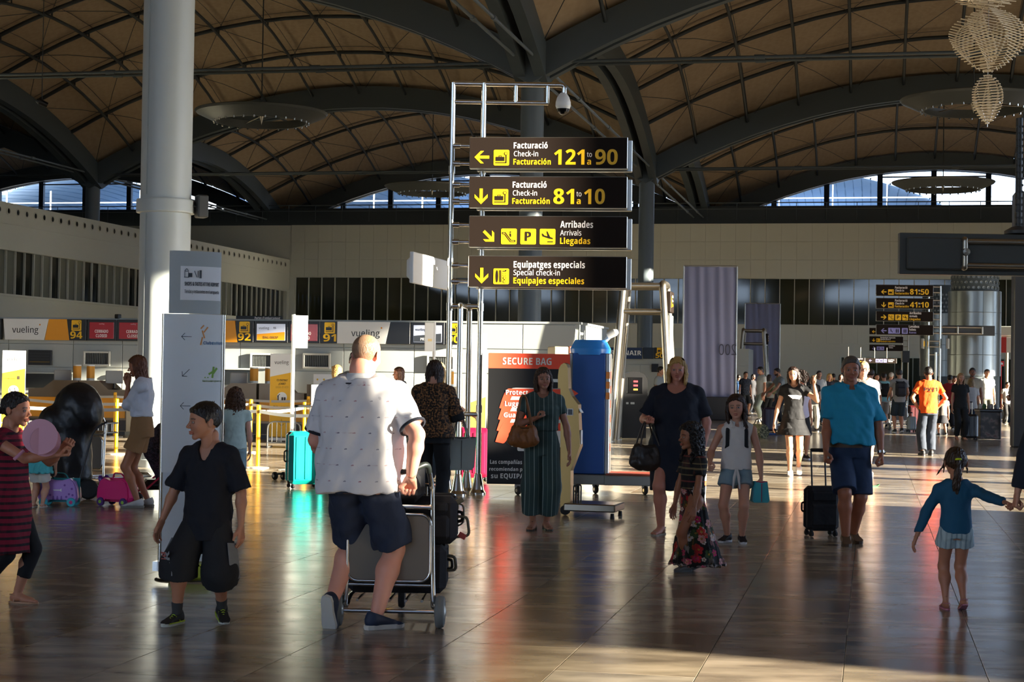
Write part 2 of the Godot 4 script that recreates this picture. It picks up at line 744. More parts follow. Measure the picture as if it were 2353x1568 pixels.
const SUN_OPENINGS := [ # along v, low, high: where the glazed front lets the sun in
	[-12.0, 5.66, 4.15, 4.65], [5.5, 5.85, 5.75, 7.25], [15.9, 16.72, 5.9, 11.0], [17.7, 19.95, 0.0, 9.6], [20.15, 23.35, 0.0, 11.3], [23.75, 28.0, 0.0, 11.3],
	[31.2, 33.0, 0.0, 9.8], [33.4, 38.0, 6.6, 9.3], [44.6, 45.5, 0.0, 11.0], [51.5, 58.0, 0.0, 5.2], [58.3, 62.6, 0.0, 5.2], [66.0, 68.0, 0.0, 9.0], [90.0, 97.0, 0.0, 10.0],
	[61.0, 83.4, 13.2, 14.6], [65.0, 79.5, 14.6, 15.6], [30.7, 53.0, 13.2, 14.6], [34.7, 49.0, 14.6, 15.6]]

func build_walls():
	# right: the glazed front, solid between its openings
	var s := hall_shape()
	wall_with_openings(s, false, 19.7, 0.3, -34.0, 118.2, -0.3, 22.0, SUN_OPENINGS)
	struct("wall_right", s, mats["wall_pale"])
	# rear, behind the camera, with round-headed windows high up
	s = hall_shape()
	wall_with_openings(s, true, -34.1, 0.3, -74.0, 20.0, -0.3, 22.0, [[-38.0, -16.0, 12.9, 15.6], [-34.0, -20.0, 15.6, 16.6], [-7.0, 15.0, 12.9, 15.6], [-3.0, 11.0, 15.6, 16.6], [-70, -48, 12.9, 15.6], [-70.0, -36.0, 0.5, 9.0], [-30.0, -17.0, 0.5, 9.0]])
	struct("wall_rear", s, mats["wall_pale"])
	# far left end, beyond the office block
	s = hall_shape()
	wall_with_openings(s, false, -73.7, 0.3, -34.0, 118.2, -0.3, 22.0, [])
	struct("wall_end", s, mats["wall_pale"])
	# left: the office block with its band of windows and its row of portholes
	s = hall_shape()
	wall_with_openings(s, false, -40.15, 0.3, -34.0, 113.3, -0.3, 9.25, [[30.0, 112.6, 4.94, 7.0]])
	s.box(Vector3(-57.0, 9.1, -39.6), Vector3(33.5, 0.3, 147.4))
	s.box(Vector3(-40.75, 5.9, -71.3), Vector3(0.1, 3.0, 84.0))
	s.box(Vector3(-39.96, 4.86, -71.3), Vector3(0.1, 0.08, 84.0), 0.01)
	s.box(Vector3(-39.97, 7.04, -71.3), Vector3(0.08, 0.08, 84.0), 0.01)
	s.box(Vector3(-39.985, 8.25, -40.0), Vector3(0.03, 0.03, 147.0))
	var wl := struct("wall_left", s, mats["wall_pale"])
	var pane := Shape.new()
	pane.box(Vector3.ZERO, Vector3(0.03, 2.06, 0.86))
	var pm := pane.done()
	var bar := Shape.new()
	bar.box(Vector3.ZERO, Vector3(0.12, 2.06, 0.05), 0.008)
	var bm := bar.done()
	var rng := RandomNumberGenerator.new()
	rng.seed = 9
	var dark := [3, 4, 9, 10, 13, 17, 18]
	for k in 91:
		var v := 30.5 + k * 0.905
		var q: int = k % 20
		var near_end := v > 102.0 and v < 111.5
		var o := obj("pane", pm, mats["window_dark"] if (dark.has(q) and v < 92 or near_end) else mats["window_pale"], wl)
		o.transform = Transform3D(hall, uv(-40.2, v, 5.97))
		o = obj("mullion", bm, mats["wall_pale"], wl)
		o.transform = Transform3D(hall, uv(-40.12, v + 0.4525, 5.97))
	var ring := Shape.new()
	ring.lathe([Vector2(0.13, 0), Vector2(0.175, 0), Vector2(0.175, 0.03), Vector2(0.155, 0.045), Vector2(0.13, 0.03), Vector2(0.13, 0)], 18, Vector3.ZERO, Basis(Vector3(0, 0, 1), -PI / 2))
	var rm := ring.done()
	var disc := Shape.new()
	disc.lathe([Vector2(0.0, 0.004), Vector2(0.13, 0.004)], 16, Vector3.ZERO, Basis(Vector3(0, 0, 1), -PI / 2))
	disc.lathe([Vector2(0.13, -0.0), Vector2(0.13, 0.02)], 16, Vector3.ZERO, Basis(Vector3(0, 0, 1), -PI / 2))
	var dm := disc.done()
	for k in 58:
		var w := uv(-40.0, 62.0 + k * 0.88, 8.86)
		var o := obj("porthole", rm, mats["wall_pale"], wl)
		o.transform = Transform3D(hall, w)
		var d := obj("hole", dm, mats["window_dark"], o)
	# back: a pale clad wall with a band of windows
	s = hall_shape()
	wall_with_openings(s, true, 113.3, 0.4, -73.6, 19.6, -0.3, 11.66, [[-39.6, 19.5, 5.0, 8.02], [-2.0, 19.5, -0.3, 2.95]])
	s.box(Vector3(-10, 6.5, -115.2), Vector3(60, 4.0, 0.2))
	s.box(Vector3(8.8, 1.4, -116.5), Vector3(22, 3.3, 0.2))
	var wb := struct("wall_back", s, mats["wall_pale"])
	var clad := Shape.new()
	clad.box(Vector3.ZERO, Vector3(0.99, 1.19, 0.05), 0.006)
	var cm := clad.done()
	for k in 59:
		for r in 3:
			var o := obj("panel", cm, mats["wall_pale"], wb)
			o.transform = Transform3D(hall, uv(-39.4 + k, 113.09, 8.66 + r * 1.21))
		var lo := obj("panel", cm, mats["wall_pale"], wb)
		lo.transform = Transform3D(hall, uv(-39.4 + k, 113.09, 4.36))
	pane = Shape.new()
	pane.box(Vector3.ZERO, Vector3(0.92, 3.0, 0.03))
	pm = pane.done()
	bar = Shape.new()
	bar.box(Vector3.ZERO, Vector3(0.05, 3.0, 0.12), 0.008)
	bm = bar.done()
	var tints := [flat("#2b2f27", 0.05), flat("#343626", 0.05), flat("#3b3a2a", 0.06), flat("#23271f", 0.05)]
	for k in 61:
		var o := obj("pane", pm, tints[rng.randi() % 4], wb)
		o.transform = Transform3D(hall, uv(-39.1 + k * 0.96, 113.35, 6.51))
		o = obj("mullion", bm, mats["wall_pale"], wb)
		o.transform = Transform3D(hall, uv(-39.58 + k * 0.96, 113.22, 6.51))
	# the dim glazed front under the balcony on the right
	for k in 18:
		var door := Shape.new()
		door.box(Vector3.ZERO, Vector3(1.1, 2.9, 0.05))
		var o := obj("pane", door, tints[k % 4], wb)
		o.transform = Transform3D(hall, uv(-1.4 + k * 1.16, 114.6, 1.45))
	# the dark girder and rail above the back wall
	s = hall_shape()
	s.box(Vector3(-26.5, 12.0, -116.2), Vector3(92, 1.9, 4.0))
	var gird := struct("beam_back", s, mats["steel_dark"])
	s = hall_shape()
	for y in [12.75, 13.15]: s.rod(Vector3(-72, y, -114.0), Vector3(19, y, -114.0), 0.04, 6)
	for k in 46: s.rod(Vector3(-70.0 + k * 1.97, 12.0, -114.0), Vector3(-70.0 + k * 1.97, 13.15, -114.0), 0.025, 5)
	obj("railing", s, mats["steel_paint"], gird)
	# the arched windows of the end wall
	for i in range(-2, 1):
		var win := Node3D.new()
		win.name = "window_%d" % (i + 3)
		add_child(win)
		tag(win, "", "", "", "structure")
		var v := V0 + 3 * BAY_V + 0.3
		var n := 8
		for k in n:
			var frame := hall_shape()
			var top := func(t: float) -> float: return bay_h(t, 0) - 1.1
			var sill := 13.1
			var t0 := 0.04 + 0.92 * k / n
			var t1 := 0.04 + 0.92 * (k + 1) / n
			if maxf(top.call(t0), top.call(t1)) < sill + 0.15: continue
			var lo_t := t0
			var outline := PackedVector2Array()
			outline.append(Vector2(U0 + (i + t0) * BAY_U, sill))
			outline.append(Vector2(U0 + (i + t1) * BAY_U, sill))
			for q in 7:
				var t := lerpf(t1, t0, q / 6.0)
				outline.append(Vector2(U0 + (i + t) * BAY_U, maxf(top.call(t), sill + 0.03)))
			var g := hall_shape()
			g.slab(outline, -v - 0.015, -v + 0.015)
			obj("pane", g, mats["glass"], win)
			for t in [t0, t1]:
				if top.call(t) > sill + 0.2: frame.box(Vector3(U0 + (i + t) * BAY_U, (sill + top.call(t)) * 0.5, -v), Vector3(0.36, top.call(t) - sill + 0.3, 0.3))
			frame.box(Vector3(U0 + (i + (t0 + t1) * 0.5) * BAY_U, sill, -v), Vector3(BAY_U * 0.92 / n, 0.16, 0.3))
			if minf(top.call(t0), top.call(t1)) > 15.0: frame.box(Vector3(U0 + (i + (t0 + t1) * 0.5) * BAY_U, 15.25, -v), Vector3(BAY_U * 0.92 / n, 0.09, 0.12))
			obj("frame", frame, mats["steel_dark"], win)
		var close := hall_shape()
		for side in 2: # solid corners beside the arch
			for k in 4:
				var t := (0.0 + 0.06 * k / 4.0) if side == 0 else 1.0 - 0.06 * (k + 1) / 4.0
				close.box(Vector3(U0 + (i + t + 0.0075) * BAY_U, 13.3, -v), Vector3(BAY_U * 0.015, 1.2, 0.2))
		obj("infill", close, mats["steel_dark"], win)

func build_outside():
	# the roofs of the neighbouring halls and the ground they stand on
	var m := mat("roof_metal", Color(0.95, 0.96, 0.97), 0.5)
	var g := hall_shape()
	g.box(Vector3(-20, 13.2, -195), Vector3(240, 0.4, 140))
	struct("ground_outside", g, mat("roof_terrace", Color(0.45, 0.55, 0.62), 0.7))
	for k in 3:
		var o := Node3D.new()
		o.name = "roof_outside"
		add_child(o, true)
		tag(o, "", "", "", "structure")
		var u := -62.0 + 31.0 * k - 6.0
		var shell := Shape.new()
		var grid := []
		for a in 19:
			var row := []
			for b in 9:
				var p := a / 18.0
				var q := b / 8.0
				row.append(uv(u + (p - 0.5) * 30.0, 138.0 + q * 30.0, 13.3 + 6.0 * 4.0 * p * (1.0 - p) * (0.8 + q * (1.0 - q) * 0.8)))
			grid.append(row)
		shell.sheet(grid)
		obj("shell", shell, m, o)
		var seams := Shape.new()
		for a in range(0, 40):
			var p := a / 39.0
			var path := []
			for b in 7:
				var q := b / 6.0
				path.append(uv(u + (p - 0.5) * 30.0, 138.0 + q * 30.0, 13.35 + 6.0 * 4.0 * p * (1.0 - p) * (0.8 + q * (1.0 - q) * 0.8)))
			seams.tube(path, 0.09, 4, false)
		obj("seams", seams, flat("#b9c6d0", 0.6), o)
	var r := hall_shape()
	for k in 30:
		r.box(Vector3(-75 + k * 4.0, 14.8, -130), Vector3(0.09, 2.6, 0.09))
	r.box(Vector3(-16, 15.1, -130), Vector3(120, 0.09, 0.09))
	r.box(Vector3(-16, 13.5, -130), Vector3(120, 0.5, 0.06))
	struct("trim_1", r, mats["white"])

func column_shape(r: float, top: float) -> Shape:
	var s := Shape.new()
	s.lathe([Vector2(0, 0), Vector2(r + 0.02, 0), Vector2(r + 0.02, 0.12), Vector2(r, 0.13), Vector2(r, top - 0.25), Vector2(r + 0.05, top - 0.25), Vector2(r + 0.05, top), Vector2(0, top)], 40)
	return s

func build_columns():
	for i in range(-1, 2):
		for j in range(0, 4):
			if i == -1 and j > 1 or j == 3: continue
			var o := Node3D.new()
			o.name = "column"
			add_child(o, true)
			tag(o, "", "", "", "structure")
			var u := U0 + i * BAY_U
			if i == 1: u -= 0.9
			o.position = uv(u, V0 + j * BAY_V)
			var pale := i == 0 and j == 0
			if pale: o.position = at(384, 300, 27.0) * Vector3(1, 0, 1)
			obj("shaft", column_shape(0.4, 11.95), mats["column_pale"] if pale else mats["column_grey"], o)
			var h := Shape.new()
			h.tf = Transform3D(hall, Vector3.ZERO)
			h.lathe([Vector2(0.42, 11.9), Vector2(0.30, 12.3), Vector2(0.0, 12.3)], 24)
			obj("capital", h, mats["steel_paint"], o)
			if pale:
				var c := Shape.new()
				c.lathe([Vector2(0.40, 4.02), Vector2(0.455, 4.03), Vector2(0.46, 4.05), Vector2(0.46, 4.22), Vector2(0.455, 4.24), Vector2(0.40, 4.25)], 40)
				obj("collar", c, mats["column_pale"], o)
				c = Shape.new()
				c.box(Vector3(-0.235, 2.0, 0.326), Vector3(0.02, 4.0, 0.01))
				c.box(Vector3(-0.235, 8.0, 0.326), Vector3(0.02, 7.4, 0.01))
				obj("seam", c, flat("#9aa09c", 0.5), o)
	# columns whose feet stand on the roof of the office block
	for j in [2]:
		var o := Node3D.new()
		o.name = "column"
		add_child(o, true)
		tag(o, "", "", "", "structure")
		o.position = uv(U0 - BAY_U, V0 + j * BAY_V, 9.25)
		obj("shaft", column_shape(0.4, 2.7), mats["column_grey"], o)
		var h := Shape.new()
		h.lathe([Vector2(0.42, 2.65), Vector2(0.30, 3.05), Vector2(0.0, 3.05)], 24)
		obj("capital", h, mats["steel_paint"], o)
	# clad drums on the right
	for k in 2:
		var o := thing("column", "", "")
		tag(o, "", "", "", "structure")
		o.position = at(2238, 870, 64) if k == 0 else at(2158, 870, 86)
		o.position.y = 0
		var shaft := Shape.new()
		shaft.lathe([Vector2(0.0, 0), Vector2(0.93, 0), Vector2(0.93, 4.9), Vector2(0.865, 4.9), Vector2(0.865, 6.3), Vector2(0.0, 6.3)], 48)
		obj("shaft", shaft, mats["steel_paint"], o)
		for r in 4:
			for q in 6:
				var s := Shape.new()
				var y0 := 1.7 + r * 0.795
				var rows := []
				for yy in [y0 + 0.006, y0 + 0.785]:
					var row := []
					for a in 9:
						var an := (q + 0.45 + lerpf(0.006, 0.994, a / 8.0)) * TAU / 6.0
						row.append(Vector3(cos(an) * 0.975, yy, sin(an) * 0.975))
					rows.append(row)
				s.sheet(rows, true)
				var rim := []
				for a in 9:
					var an := (q + 0.45 + lerpf(0.006, 0.994, a / 8.0)) * TAU / 6.0
					rim.append(Vector3(cos(an) * 0.965, y0 + 0.785, sin(an) * 0.965))
				s.tube(rim, 0.014, 5)
				obj("panel", s, flat("#8b908f", 0.3, 0.85), o)
		var studs := Shape.new()
		studs.lathe([Vector2(0.0, -0.01), Vector2(0.045, -0.01), Vector2(0.06, 0.025), Vector2(0.04, 0.02), Vector2(0.035, 0.0), Vector2(0.0, 0.0)], 10, Vector3.ZERO, Basis(Vector3(0, 0, 1), -PI / 2))
		var sm := studs.done()
		for r in 5:
			for q in 30:
				var an := (q + 0.5 * (r % 2)) * TAU / 30.0
				if sin(an) < -0.3: continue
				var st := obj("rivet", sm, flat("#8b908f", 0.4, 0.8), o)
				st.transform = Transform3D(Basis(Vector3.UP, -an), Vector3(cos(an) * 0.865, 5.0 + r * 0.2, sin(an) * 0.865))
	# the dim pier and the shop front at the right edge
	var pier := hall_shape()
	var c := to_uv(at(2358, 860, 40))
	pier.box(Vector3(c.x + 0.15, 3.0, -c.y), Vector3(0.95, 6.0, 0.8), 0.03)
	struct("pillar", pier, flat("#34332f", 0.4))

func build_ring_lamps():
	var spots := [[-1, 1, "wide grey ring reflector hanging in the arched bay left of the tall sign mast"], [0, 1, "wide grey ring reflector hanging behind the spiral chandelier"],
		[-1, 2, "grey ring reflector in the far left bay, in front of the arched window"], [0, 2, "small-looking grey ring reflector in front of the far right arched window"]]
	var first: Node3D
	for sp in spots:
		var c: Vector3 = uv(U0 + (sp[0] + 0.5) * BAY_U, V0 + (sp[1] + 0.5) * BAY_V, 12.85)
		if first:
			copy_of(first, sp[2], c, 0)
			continue
		first = thing("ring_lamp", sp[2], "lamp", c, 0.0, "ring reflectors under the vaults")
		var s := Shape.new()
		s.lathe([Vector2(2.95, 0.30), Vector2(2.98, 0.27), Vector2(2.9, 0.18), Vector2(2.15, -0.16), Vector2(2.02, -0.2), Vector2(1.98, -0.18), Vector2(1.98, 0.16), Vector2(2.4, 0.22), Vector2(2.95, 0.30)], 64)
		obj("ring", s, flat("#4c4f4c", 0.45), first)
		var fin := Shape.new()
		fin.lathe([Vector2(0, 0.0), Vector2(0.045, 0.02), Vector2(0.05, 0.14), Vector2(0.0, 0.2)], 8)
		var fm := fin.done()
		for k in 28:
			var a := TAU * k / 28.0
			var o := obj("lamp_head", fm, mats["chrome"], first)
			o.position = Vector3(cos(a) * 2.12, -0.26, sin(a) * 2.12)
		var hub := Shape.new()
		for k in 3:
			var a := TAU * k / 3.0
			hub.rod(Vector3(cos(a) * 2.2, 0.0, sin(a) * 2.2), Vector3(0, 0.1, 0), 0.025, 6)
		hub.lathe([Vector2(0, -0.3), Vector2(0.05, -0.1), Vector2(0.12, 0.1), Vector2(0, 0.2)], 10)
		obj("hub", hub, mats["brushed"], first)
		var rod := Shape.new()
		rod.rod(Vector3(0, 0.1, 0), Vector3(0, bay_h(0.5, 0.5) - 12.85 - 0.69, 0), 0.03, 6)
		obj("stem", rod, mats["steel_dark"], first)
# ---------------------------------------------------------------- solid fields, meshed as surface nets
class Field:
	var lo: Vector3
	var c: float
	var nx: int
	var ny: int
	var nz: int
	var f := PackedFloat32Array()
	var jig := 0.0        # depth of folds
	var jf := Vector3(9, 6, 9)
	var noise: FastNoiseLite

	func _init(a: Vector3, b: Vector3, cell: float):
		lo = a
		c = cell
		nx = int((b.x - a.x) / cell) + 2
		ny = int((b.y - a.y) / cell) + 2
		nz = int((b.z - a.z) / cell) + 2
		f.resize(nx * ny * nz)
		f.fill(1.0)

	func span(a: Vector3, b: Vector3) -> PackedInt32Array:
		return PackedInt32Array([clampi(int((a.x - lo.x) / c), 0, nx - 1), clampi(int((b.x - lo.x) / c) + 1, 0, nx - 1), clampi(int((a.y - lo.y) / c), 0, ny - 1),
			clampi(int((b.y - lo.y) / c) + 1, 0, ny - 1), clampi(int((a.z - lo.z) / c), 0, nz - 1), clampi(int((b.z - lo.z) / c) + 1, 0, nz - 1)])

	# a tapered limb from a to b; squash flattens it along the axis qa; cuts are planes [point, outward normal]
	func limb(a: Vector3, b: Vector3, ra: float, rb: float, k := 0.02, squash := 1.0, qa := Vector3.BACK, cuts: Array = []):
		var m := maxf(ra, rb) + k + c * 3.0
		var s := span(a.min(b) - Vector3.ONE * m, a.max(b) + Vector3.ONE * m)
		var ab := b - a
		if squash != 1.0: ab += qa * (ab.dot(qa) * (1.0 / squash - 1.0))
		var inv := 1.0 / maxf(ab.length_squared(), 1e-8)
		var sq := 1.0 / squash - 1.0
		var bent := squash != 1.0
		for z in range(s[4], s[5] + 1):
			for y in range(s[2], s[3] + 1):
				var row := (z * ny + y) * nx
				var p := Vector3(lo.x + s[0] * c, lo.y + y * c, lo.z + z * c)
				for x in range(s[0], s[1] + 1):
					var r := p - a
					if bent: r += qa * (r.dot(qa) * sq)
					var t := clampf(r.dot(ab) * inv, 0.0, 1.0)
					var d := (r - ab * t).length() - (ra + (rb - ra) * t)
					for q in cuts: d = maxf(d, (p - q[0]).dot(q[1]))
					var o := f[row + x]
					var h := k - absf(o - d)
					f[row + x] = minf(o, d) - (h * h * 0.25 / k if h > 0.0 else 0.0)
					p.x += c

	# an ellipsoid: radii r in the axes of `turn`; op 0 joins, 1 takes away
	func egg(at_: Vector3, r: Vector3, k := 0.02, turn := Basis(), op := 0, cuts: Array = []):
		var m := maxf(r.x, maxf(r.y, r.z)) + k + c * 3.0
		var s := span(at_ - Vector3.ONE * m, at_ + Vector3.ONE * m)
		var it := turn.transposed()
		var i1 := Vector3(1.0 / r.x, 1.0 / r.y, 1.0 / r.z)
		var i2 := i1 * i1
		for z in range(s[4], s[5] + 1):
			for y in range(s[2], s[3] + 1):
				var row := (z * ny + y) * nx
				var p := Vector3(lo.x + s[0] * c, lo.y + y * c, lo.z + z * c)
				for x in range(s[0], s[1] + 1):
					var q := it * (p - at_)
					var k0 := (q * i1).length()
					var d := k0 * (k0 - 1.0) / maxf((q * i2).length(), 1e-6)
					for w in cuts: d = maxf(d, (p - w[0]).dot(w[1]))
					var o := f[row + x]
					if op == 0:
						var h := k - absf(o - d)
						f[row + x] = minf(o, d) - (h * h * 0.25 / k if h > 0.0 else 0.0)
					else:
						var h := k - absf(o + d)
						f[row + x] = maxf(o, -d) + (h * h * 0.25 / k if h > 0.0 else 0.0)
					p.x += c

	# a trunk: levels [height, half width, half depth, middle in z] in the axes of `frame`
	func trunk(frame: Transform3D, levels: Array, k := 0.02, power := 2.4):
		var inv := frame.affine_inverse()
		var n := levels.size()
		var wm := 0.0
		for l in levels: wm = maxf(wm, maxf(l[1], l[2] + absf(l[3])))
		var a := Vector3.ONE * 1e9
		var b := -a
		for l in [levels[0], levels[n - 1]]:
			var p: Vector3 = frame * Vector3(0, l[0], 0)
			a = a.min(p)
			b = b.max(p)
		var m := wm + k + c * 3.0
		var s := span(a - Vector3.ONE * m, b + Vector3.ONE * m)
		var y0: float = levels[0][0]
		var y1: float = levels[n - 1][0]
		for z in range(s[4], s[5] + 1):
			for y in range(s[2], s[3] + 1):
				var row := (z * ny + y) * nx
				var p := Vector3(lo.x + s[0] * c, lo.y + y * c, lo.z + z * c)
				for x in range(s[0], s[1] + 1):
					var q := inv * p
					p.x += c
					var yy := clampf(q.y, y0, y1)
					var i := 0
					while i < n - 2 and yy > levels[i + 1][0]: i += 1
					var A: Array = levels[i]
					var B: Array = levels[i + 1]
					var t: float = (yy - A[0]) / (B[0] - A[0])
					t = t * t * (3.0 - 2.0 * t) * 0.5 + t * 0.5
					var w: float = A[1] + (B[1] - A[1]) * t
					var dp: float = A[2] + (B[2] - A[2]) * t
					var zc: float = A[3] + (B[3] - A[3]) * t
					var e := pow(pow(absf(q.x) / w, power) + pow(absf(q.z - zc) / dp, power), 1.0 / power)
					var d := (e - 1.0) * minf(w, dp)
					d = maxf(d, maxf(q.y - y1, y0 - q.y))
					var o := f[row + x]
					var h := k - absf(o - d)
					f[row + x] = minf(o, d) - (h * h * 0.25 / k if h > 0.0 else 0.0)

	func cut(pt: Vector3, n: Vector3):
		for z in nz:
			for y in ny:
				var row := (z * ny + y) * nx
				var d := (Vector3(lo.x, lo.y + y * c, lo.z + z * c) - pt).dot(n)
				var st := n.x * c
				for x in nx:
					if f[row + x] < d: f[row + x] = d
					d += st

	func wrinkle(amount: float, freq: Vector3, seed_: int):
		var nn := FastNoiseLite.new()
		nn.noise_type = FastNoiseLite.TYPE_SIMPLEX_SMOOTH
		nn.frequency = 1.0
		nn.fractal_octaves = 2
		nn.seed = seed_
		var lim := amount + c * 2.5
		for z in nz:
			for y in ny:
				var row := (z * ny + y) * nx
				for x in nx:
					if absf(f[row + x]) < lim:
						f[row + x] += amount * nn.get_noise_3d((lo.x + x * c) * freq.x + (lo.y + y * c) * freq.x * 0.35, (lo.y + y * c) * freq.y, (lo.z + z * c) * freq.z)

	func mesh(s: Shape):
		var idx := PackedInt32Array()
		idx.resize(nx * ny * nz)
		idx.fill(-1)
		var lim := c * 3.2
		var sx := 1
		var sy := nx
		var sz := nx * ny
		var off := PackedInt32Array([0, sx, sy, sx + sy, sz, sx + sz, sy + sz, sx + sy + sz])
		var g := PackedFloat32Array()
		g.resize(8)
		var nb := s.tf.basis
		var cells := PackedInt32Array()
		for z in nz - 1:
			for y in ny - 1:
				var row := (z * ny + y) * nx
				for x in nx - 1:
					var i := row + x
					var f0 := f[i]
					if f0 > lim or f0 < -lim: continue
					var neg := 0
					for q in 8:
						var w := f[i + off[q]]
						g[q] = w
						if w < 0.0: neg += 1
					if neg == 0 or neg == 8: continue
					var sum := Vector3.ZERO
					var cnt := 0.0
					for q in [0, 2, 4, 6]: # edges along x
						if (g[q] < 0.0) != (g[q + 1] < 0.0):
							sum += Vector3(g[q] / (g[q] - g[q + 1]), (q >> 1) & 1, q >> 2)
							cnt += 1.0
					for q in [0, 1, 4, 5]: # along y
						if (g[q] < 0.0) != (g[q + 2] < 0.0):
							sum += Vector3(q & 1, g[q] / (g[q] - g[q + 2]), q >> 2)
							cnt += 1.0
					for q in 4: # along z
						if (g[q] < 0.0) != (g[q + 4] < 0.0):
							sum += Vector3(q & 1, (q >> 1) & 1, g[q] / (g[q] - g[q + 4]))
							cnt += 1.0
					var p := lo + (Vector3(x, y, z) + sum / cnt) * c
					var n := Vector3(g[1] + g[3] + g[5] + g[7] - g[0] - g[2] - g[4] - g[6], g[2] + g[3] + g[6] + g[7] - g[0] - g[1] - g[4] - g[5], g[4] + g[5] + g[6] + g[7] - g[0] - g[1] - g[2] - g[3])
					idx[i] = s.P.size()
					cells.append(i)
					s.P.append(s.tf * p)
					s.N.append((nb * n).normalized())
					s.U.append(Vector2(p.x, -p.y))
					s.C.append(s.col)
		for i in cells:
			var f0 := f[i] < 0.0
			if f0 != (f[i + sx] < 0.0) and i >= sy + sz:
				quad(s, idx[i], idx[i - sy], idx[i - sy - sz], idx[i - sz], f0)
			if f0 != (f[i + sy] < 0.0) and i >= sx + sz:
				quad(s, idx[i], idx[i - sz], idx[i - sx - sz], idx[i - sx], f0)
			if f0 != (f[i + sz] < 0.0) and i >= sx + sy:
				quad(s, idx[i], idx[i - sx], idx[i - sx - sy], idx[i - sy], f0)

	func quad(s: Shape, a: int, b: int, d: int, e: int, inside: bool):
		if a < 0 or b < 0 or d < 0 or e < 0: return
		if inside:
			s.I.append_array(PackedInt32Array([a, e, d, a, d, b]))
		else:
			s.I.append_array(PackedInt32Array([a, b, d, a, d, e]))

# ---------------------------------------------------------------- heads, hands, feet and hair, made once and placed many times
var later := [] # meshes still to be computed: [node, job]
var head_parts := {}
var hand_parts := {}
var hair_parts := {}
var foot_parts := {}

# a head one unit tall from the chin (y 0) to the crown, facing +z
func make_head(kind: String, cell: float) -> Shape:
	var fem := kind == "woman" or kind == "girl"
	var child := kind == "child" or kind == "girl"
	var h := Field.new(Vector3(-0.5, -0.22, -0.55), Vector3(0.5, 1.08, 0.62), cell)
	h.egg(Vector3(0, 0.625, -0.04), Vector3(0.335, 0.375, 0.415), 0.03)
	h.egg(Vector3(0, 0.44, 0.09), Vector3(0.275, 0.40, 0.30), 0.08)
	var jw := 0.205 if fem else 0.225
	if child: jw = 0.20
	for s in [-1.0, 1.0]:
		h.limb(Vector3(jw * s, 0.30, 0.0), Vector3(0.055 * s, 0.085, 0.265), 0.075, 0.06, 0.07)
		h.egg(Vector3(0.165 * s, 0.36, 0.235), Vector3(0.095, 0.10, 0.10), 0.08)
	h.egg(Vector3(0, 0.085, 0.28), Vector3(0.085, 0.075, 0.07) if not child else Vector3(0.07, 0.065, 0.055), 0.05)
	h.limb(Vector3(-0.17, 0.545, 0.315), Vector3(0.17, 0.545, 0.315), 0.035 if fem or child else 0.045, 0.035 if fem or child else 0.045, 0.05)
	for s in [-1.0, 1.0]:
		h.egg(Vector3(0.135 * s, 0.482, 0.415), Vector3(0.085, 0.048, 0.075), 0.035, Basis(), 1)
		h.egg(Vector3(0.13 * s, 0.478, 0.322), Vector3(0.062, 0.058, 0.06), 0.012)
	var ns := 0.8 if child else 0.9 if fem else 1.0
	h.limb(Vector3(0, 0.50, 0.36), Vector3(0, 0.36, 0.40 + 0.085 * ns), 0.035, 0.046 * ns, 0.03)
	for s in [-1.0, 1.0]: h.egg(Vector3(0.048 * s * ns, 0.335, 0.425), Vector3(0.036, 0.03, 0.045) * ns, 0.02)
	h.egg(Vector3(0, 0.228, 0.375), Vector3(0.105, 0.028, 0.05), 0.02)
	h.egg(Vector3(0, 0.185, 0.368), Vector3(0.09, 0.034, 0.052), 0.02)
	h.egg(Vector3(0, 0.207, 0.43), Vector3(0.10, 0.007, 0.05), 0.012, Basis(), 1)
	for s in [-1.0, 1.0]:
		var b := Basis(Vector3.UP, -0.45 * s) * Basis(Vector3.RIGHT, -0.15)
		h.egg(Vector3(0.352 * s, 0.455, -0.05), Vector3(0.028, 0.125, 0.075), 0.02, b)
		h.egg(Vector3(0.378 * s, 0.465, -0.025), Vector3(0.022, 0.07, 0.035), 0.02, b, 1)
	var nr := 0.185 if fem or child else 0.215
	h.limb(Vector3(0, 0.22, -0.07), Vector3(0, -0.16, -0.10), nr, nr, 0.05)
	var sh := Shape.new()
	h.mesh(sh)
	return sh

# what each spot of a face is: 0 skin, 1 lips, 2 brow, 3 white of the eye, 4 iris, 5 scalp, 6 beard, 7 cheek
func face_spot(p: Vector3) -> int:
	if p.z > 0.2:
		var ax := absf(p.x)
		var e := Vector2(ax - 0.13, p.y - 0.477)
		if p.z > 0.33 and absf(e.y) < 0.021 and absf(e.x) < 0.052: return 4 if e.length() < 0.027 else 3
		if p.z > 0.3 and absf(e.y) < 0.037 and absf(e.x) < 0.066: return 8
		if absf(p.y - 0.572 + (ax - 0.12) * (ax - 0.12) * 1.6) < 0.019 and ax > 0.045 and ax < 0.215: return 2
		if p.z > 0.33 and Vector2(p.x / 0.11, (p.y - 0.207) / 0.05).length() < 1.0: return 1
		if Vector2((ax - 0.17) / 0.09, (p.y - 0.33) / 0.09).length() < 1.0: return 7
		if p.y < 0.30 and p.y > 0.02: return 6
	if p.y > 0.47 + 0.85 * p.z and p.y > 0.2 and absf(p.x) < 0.345: return 5
	if p.y < 0.33 and p.y > -0.02 and p.z > 0.0 and p.z < 0.36: return 6
	return 0

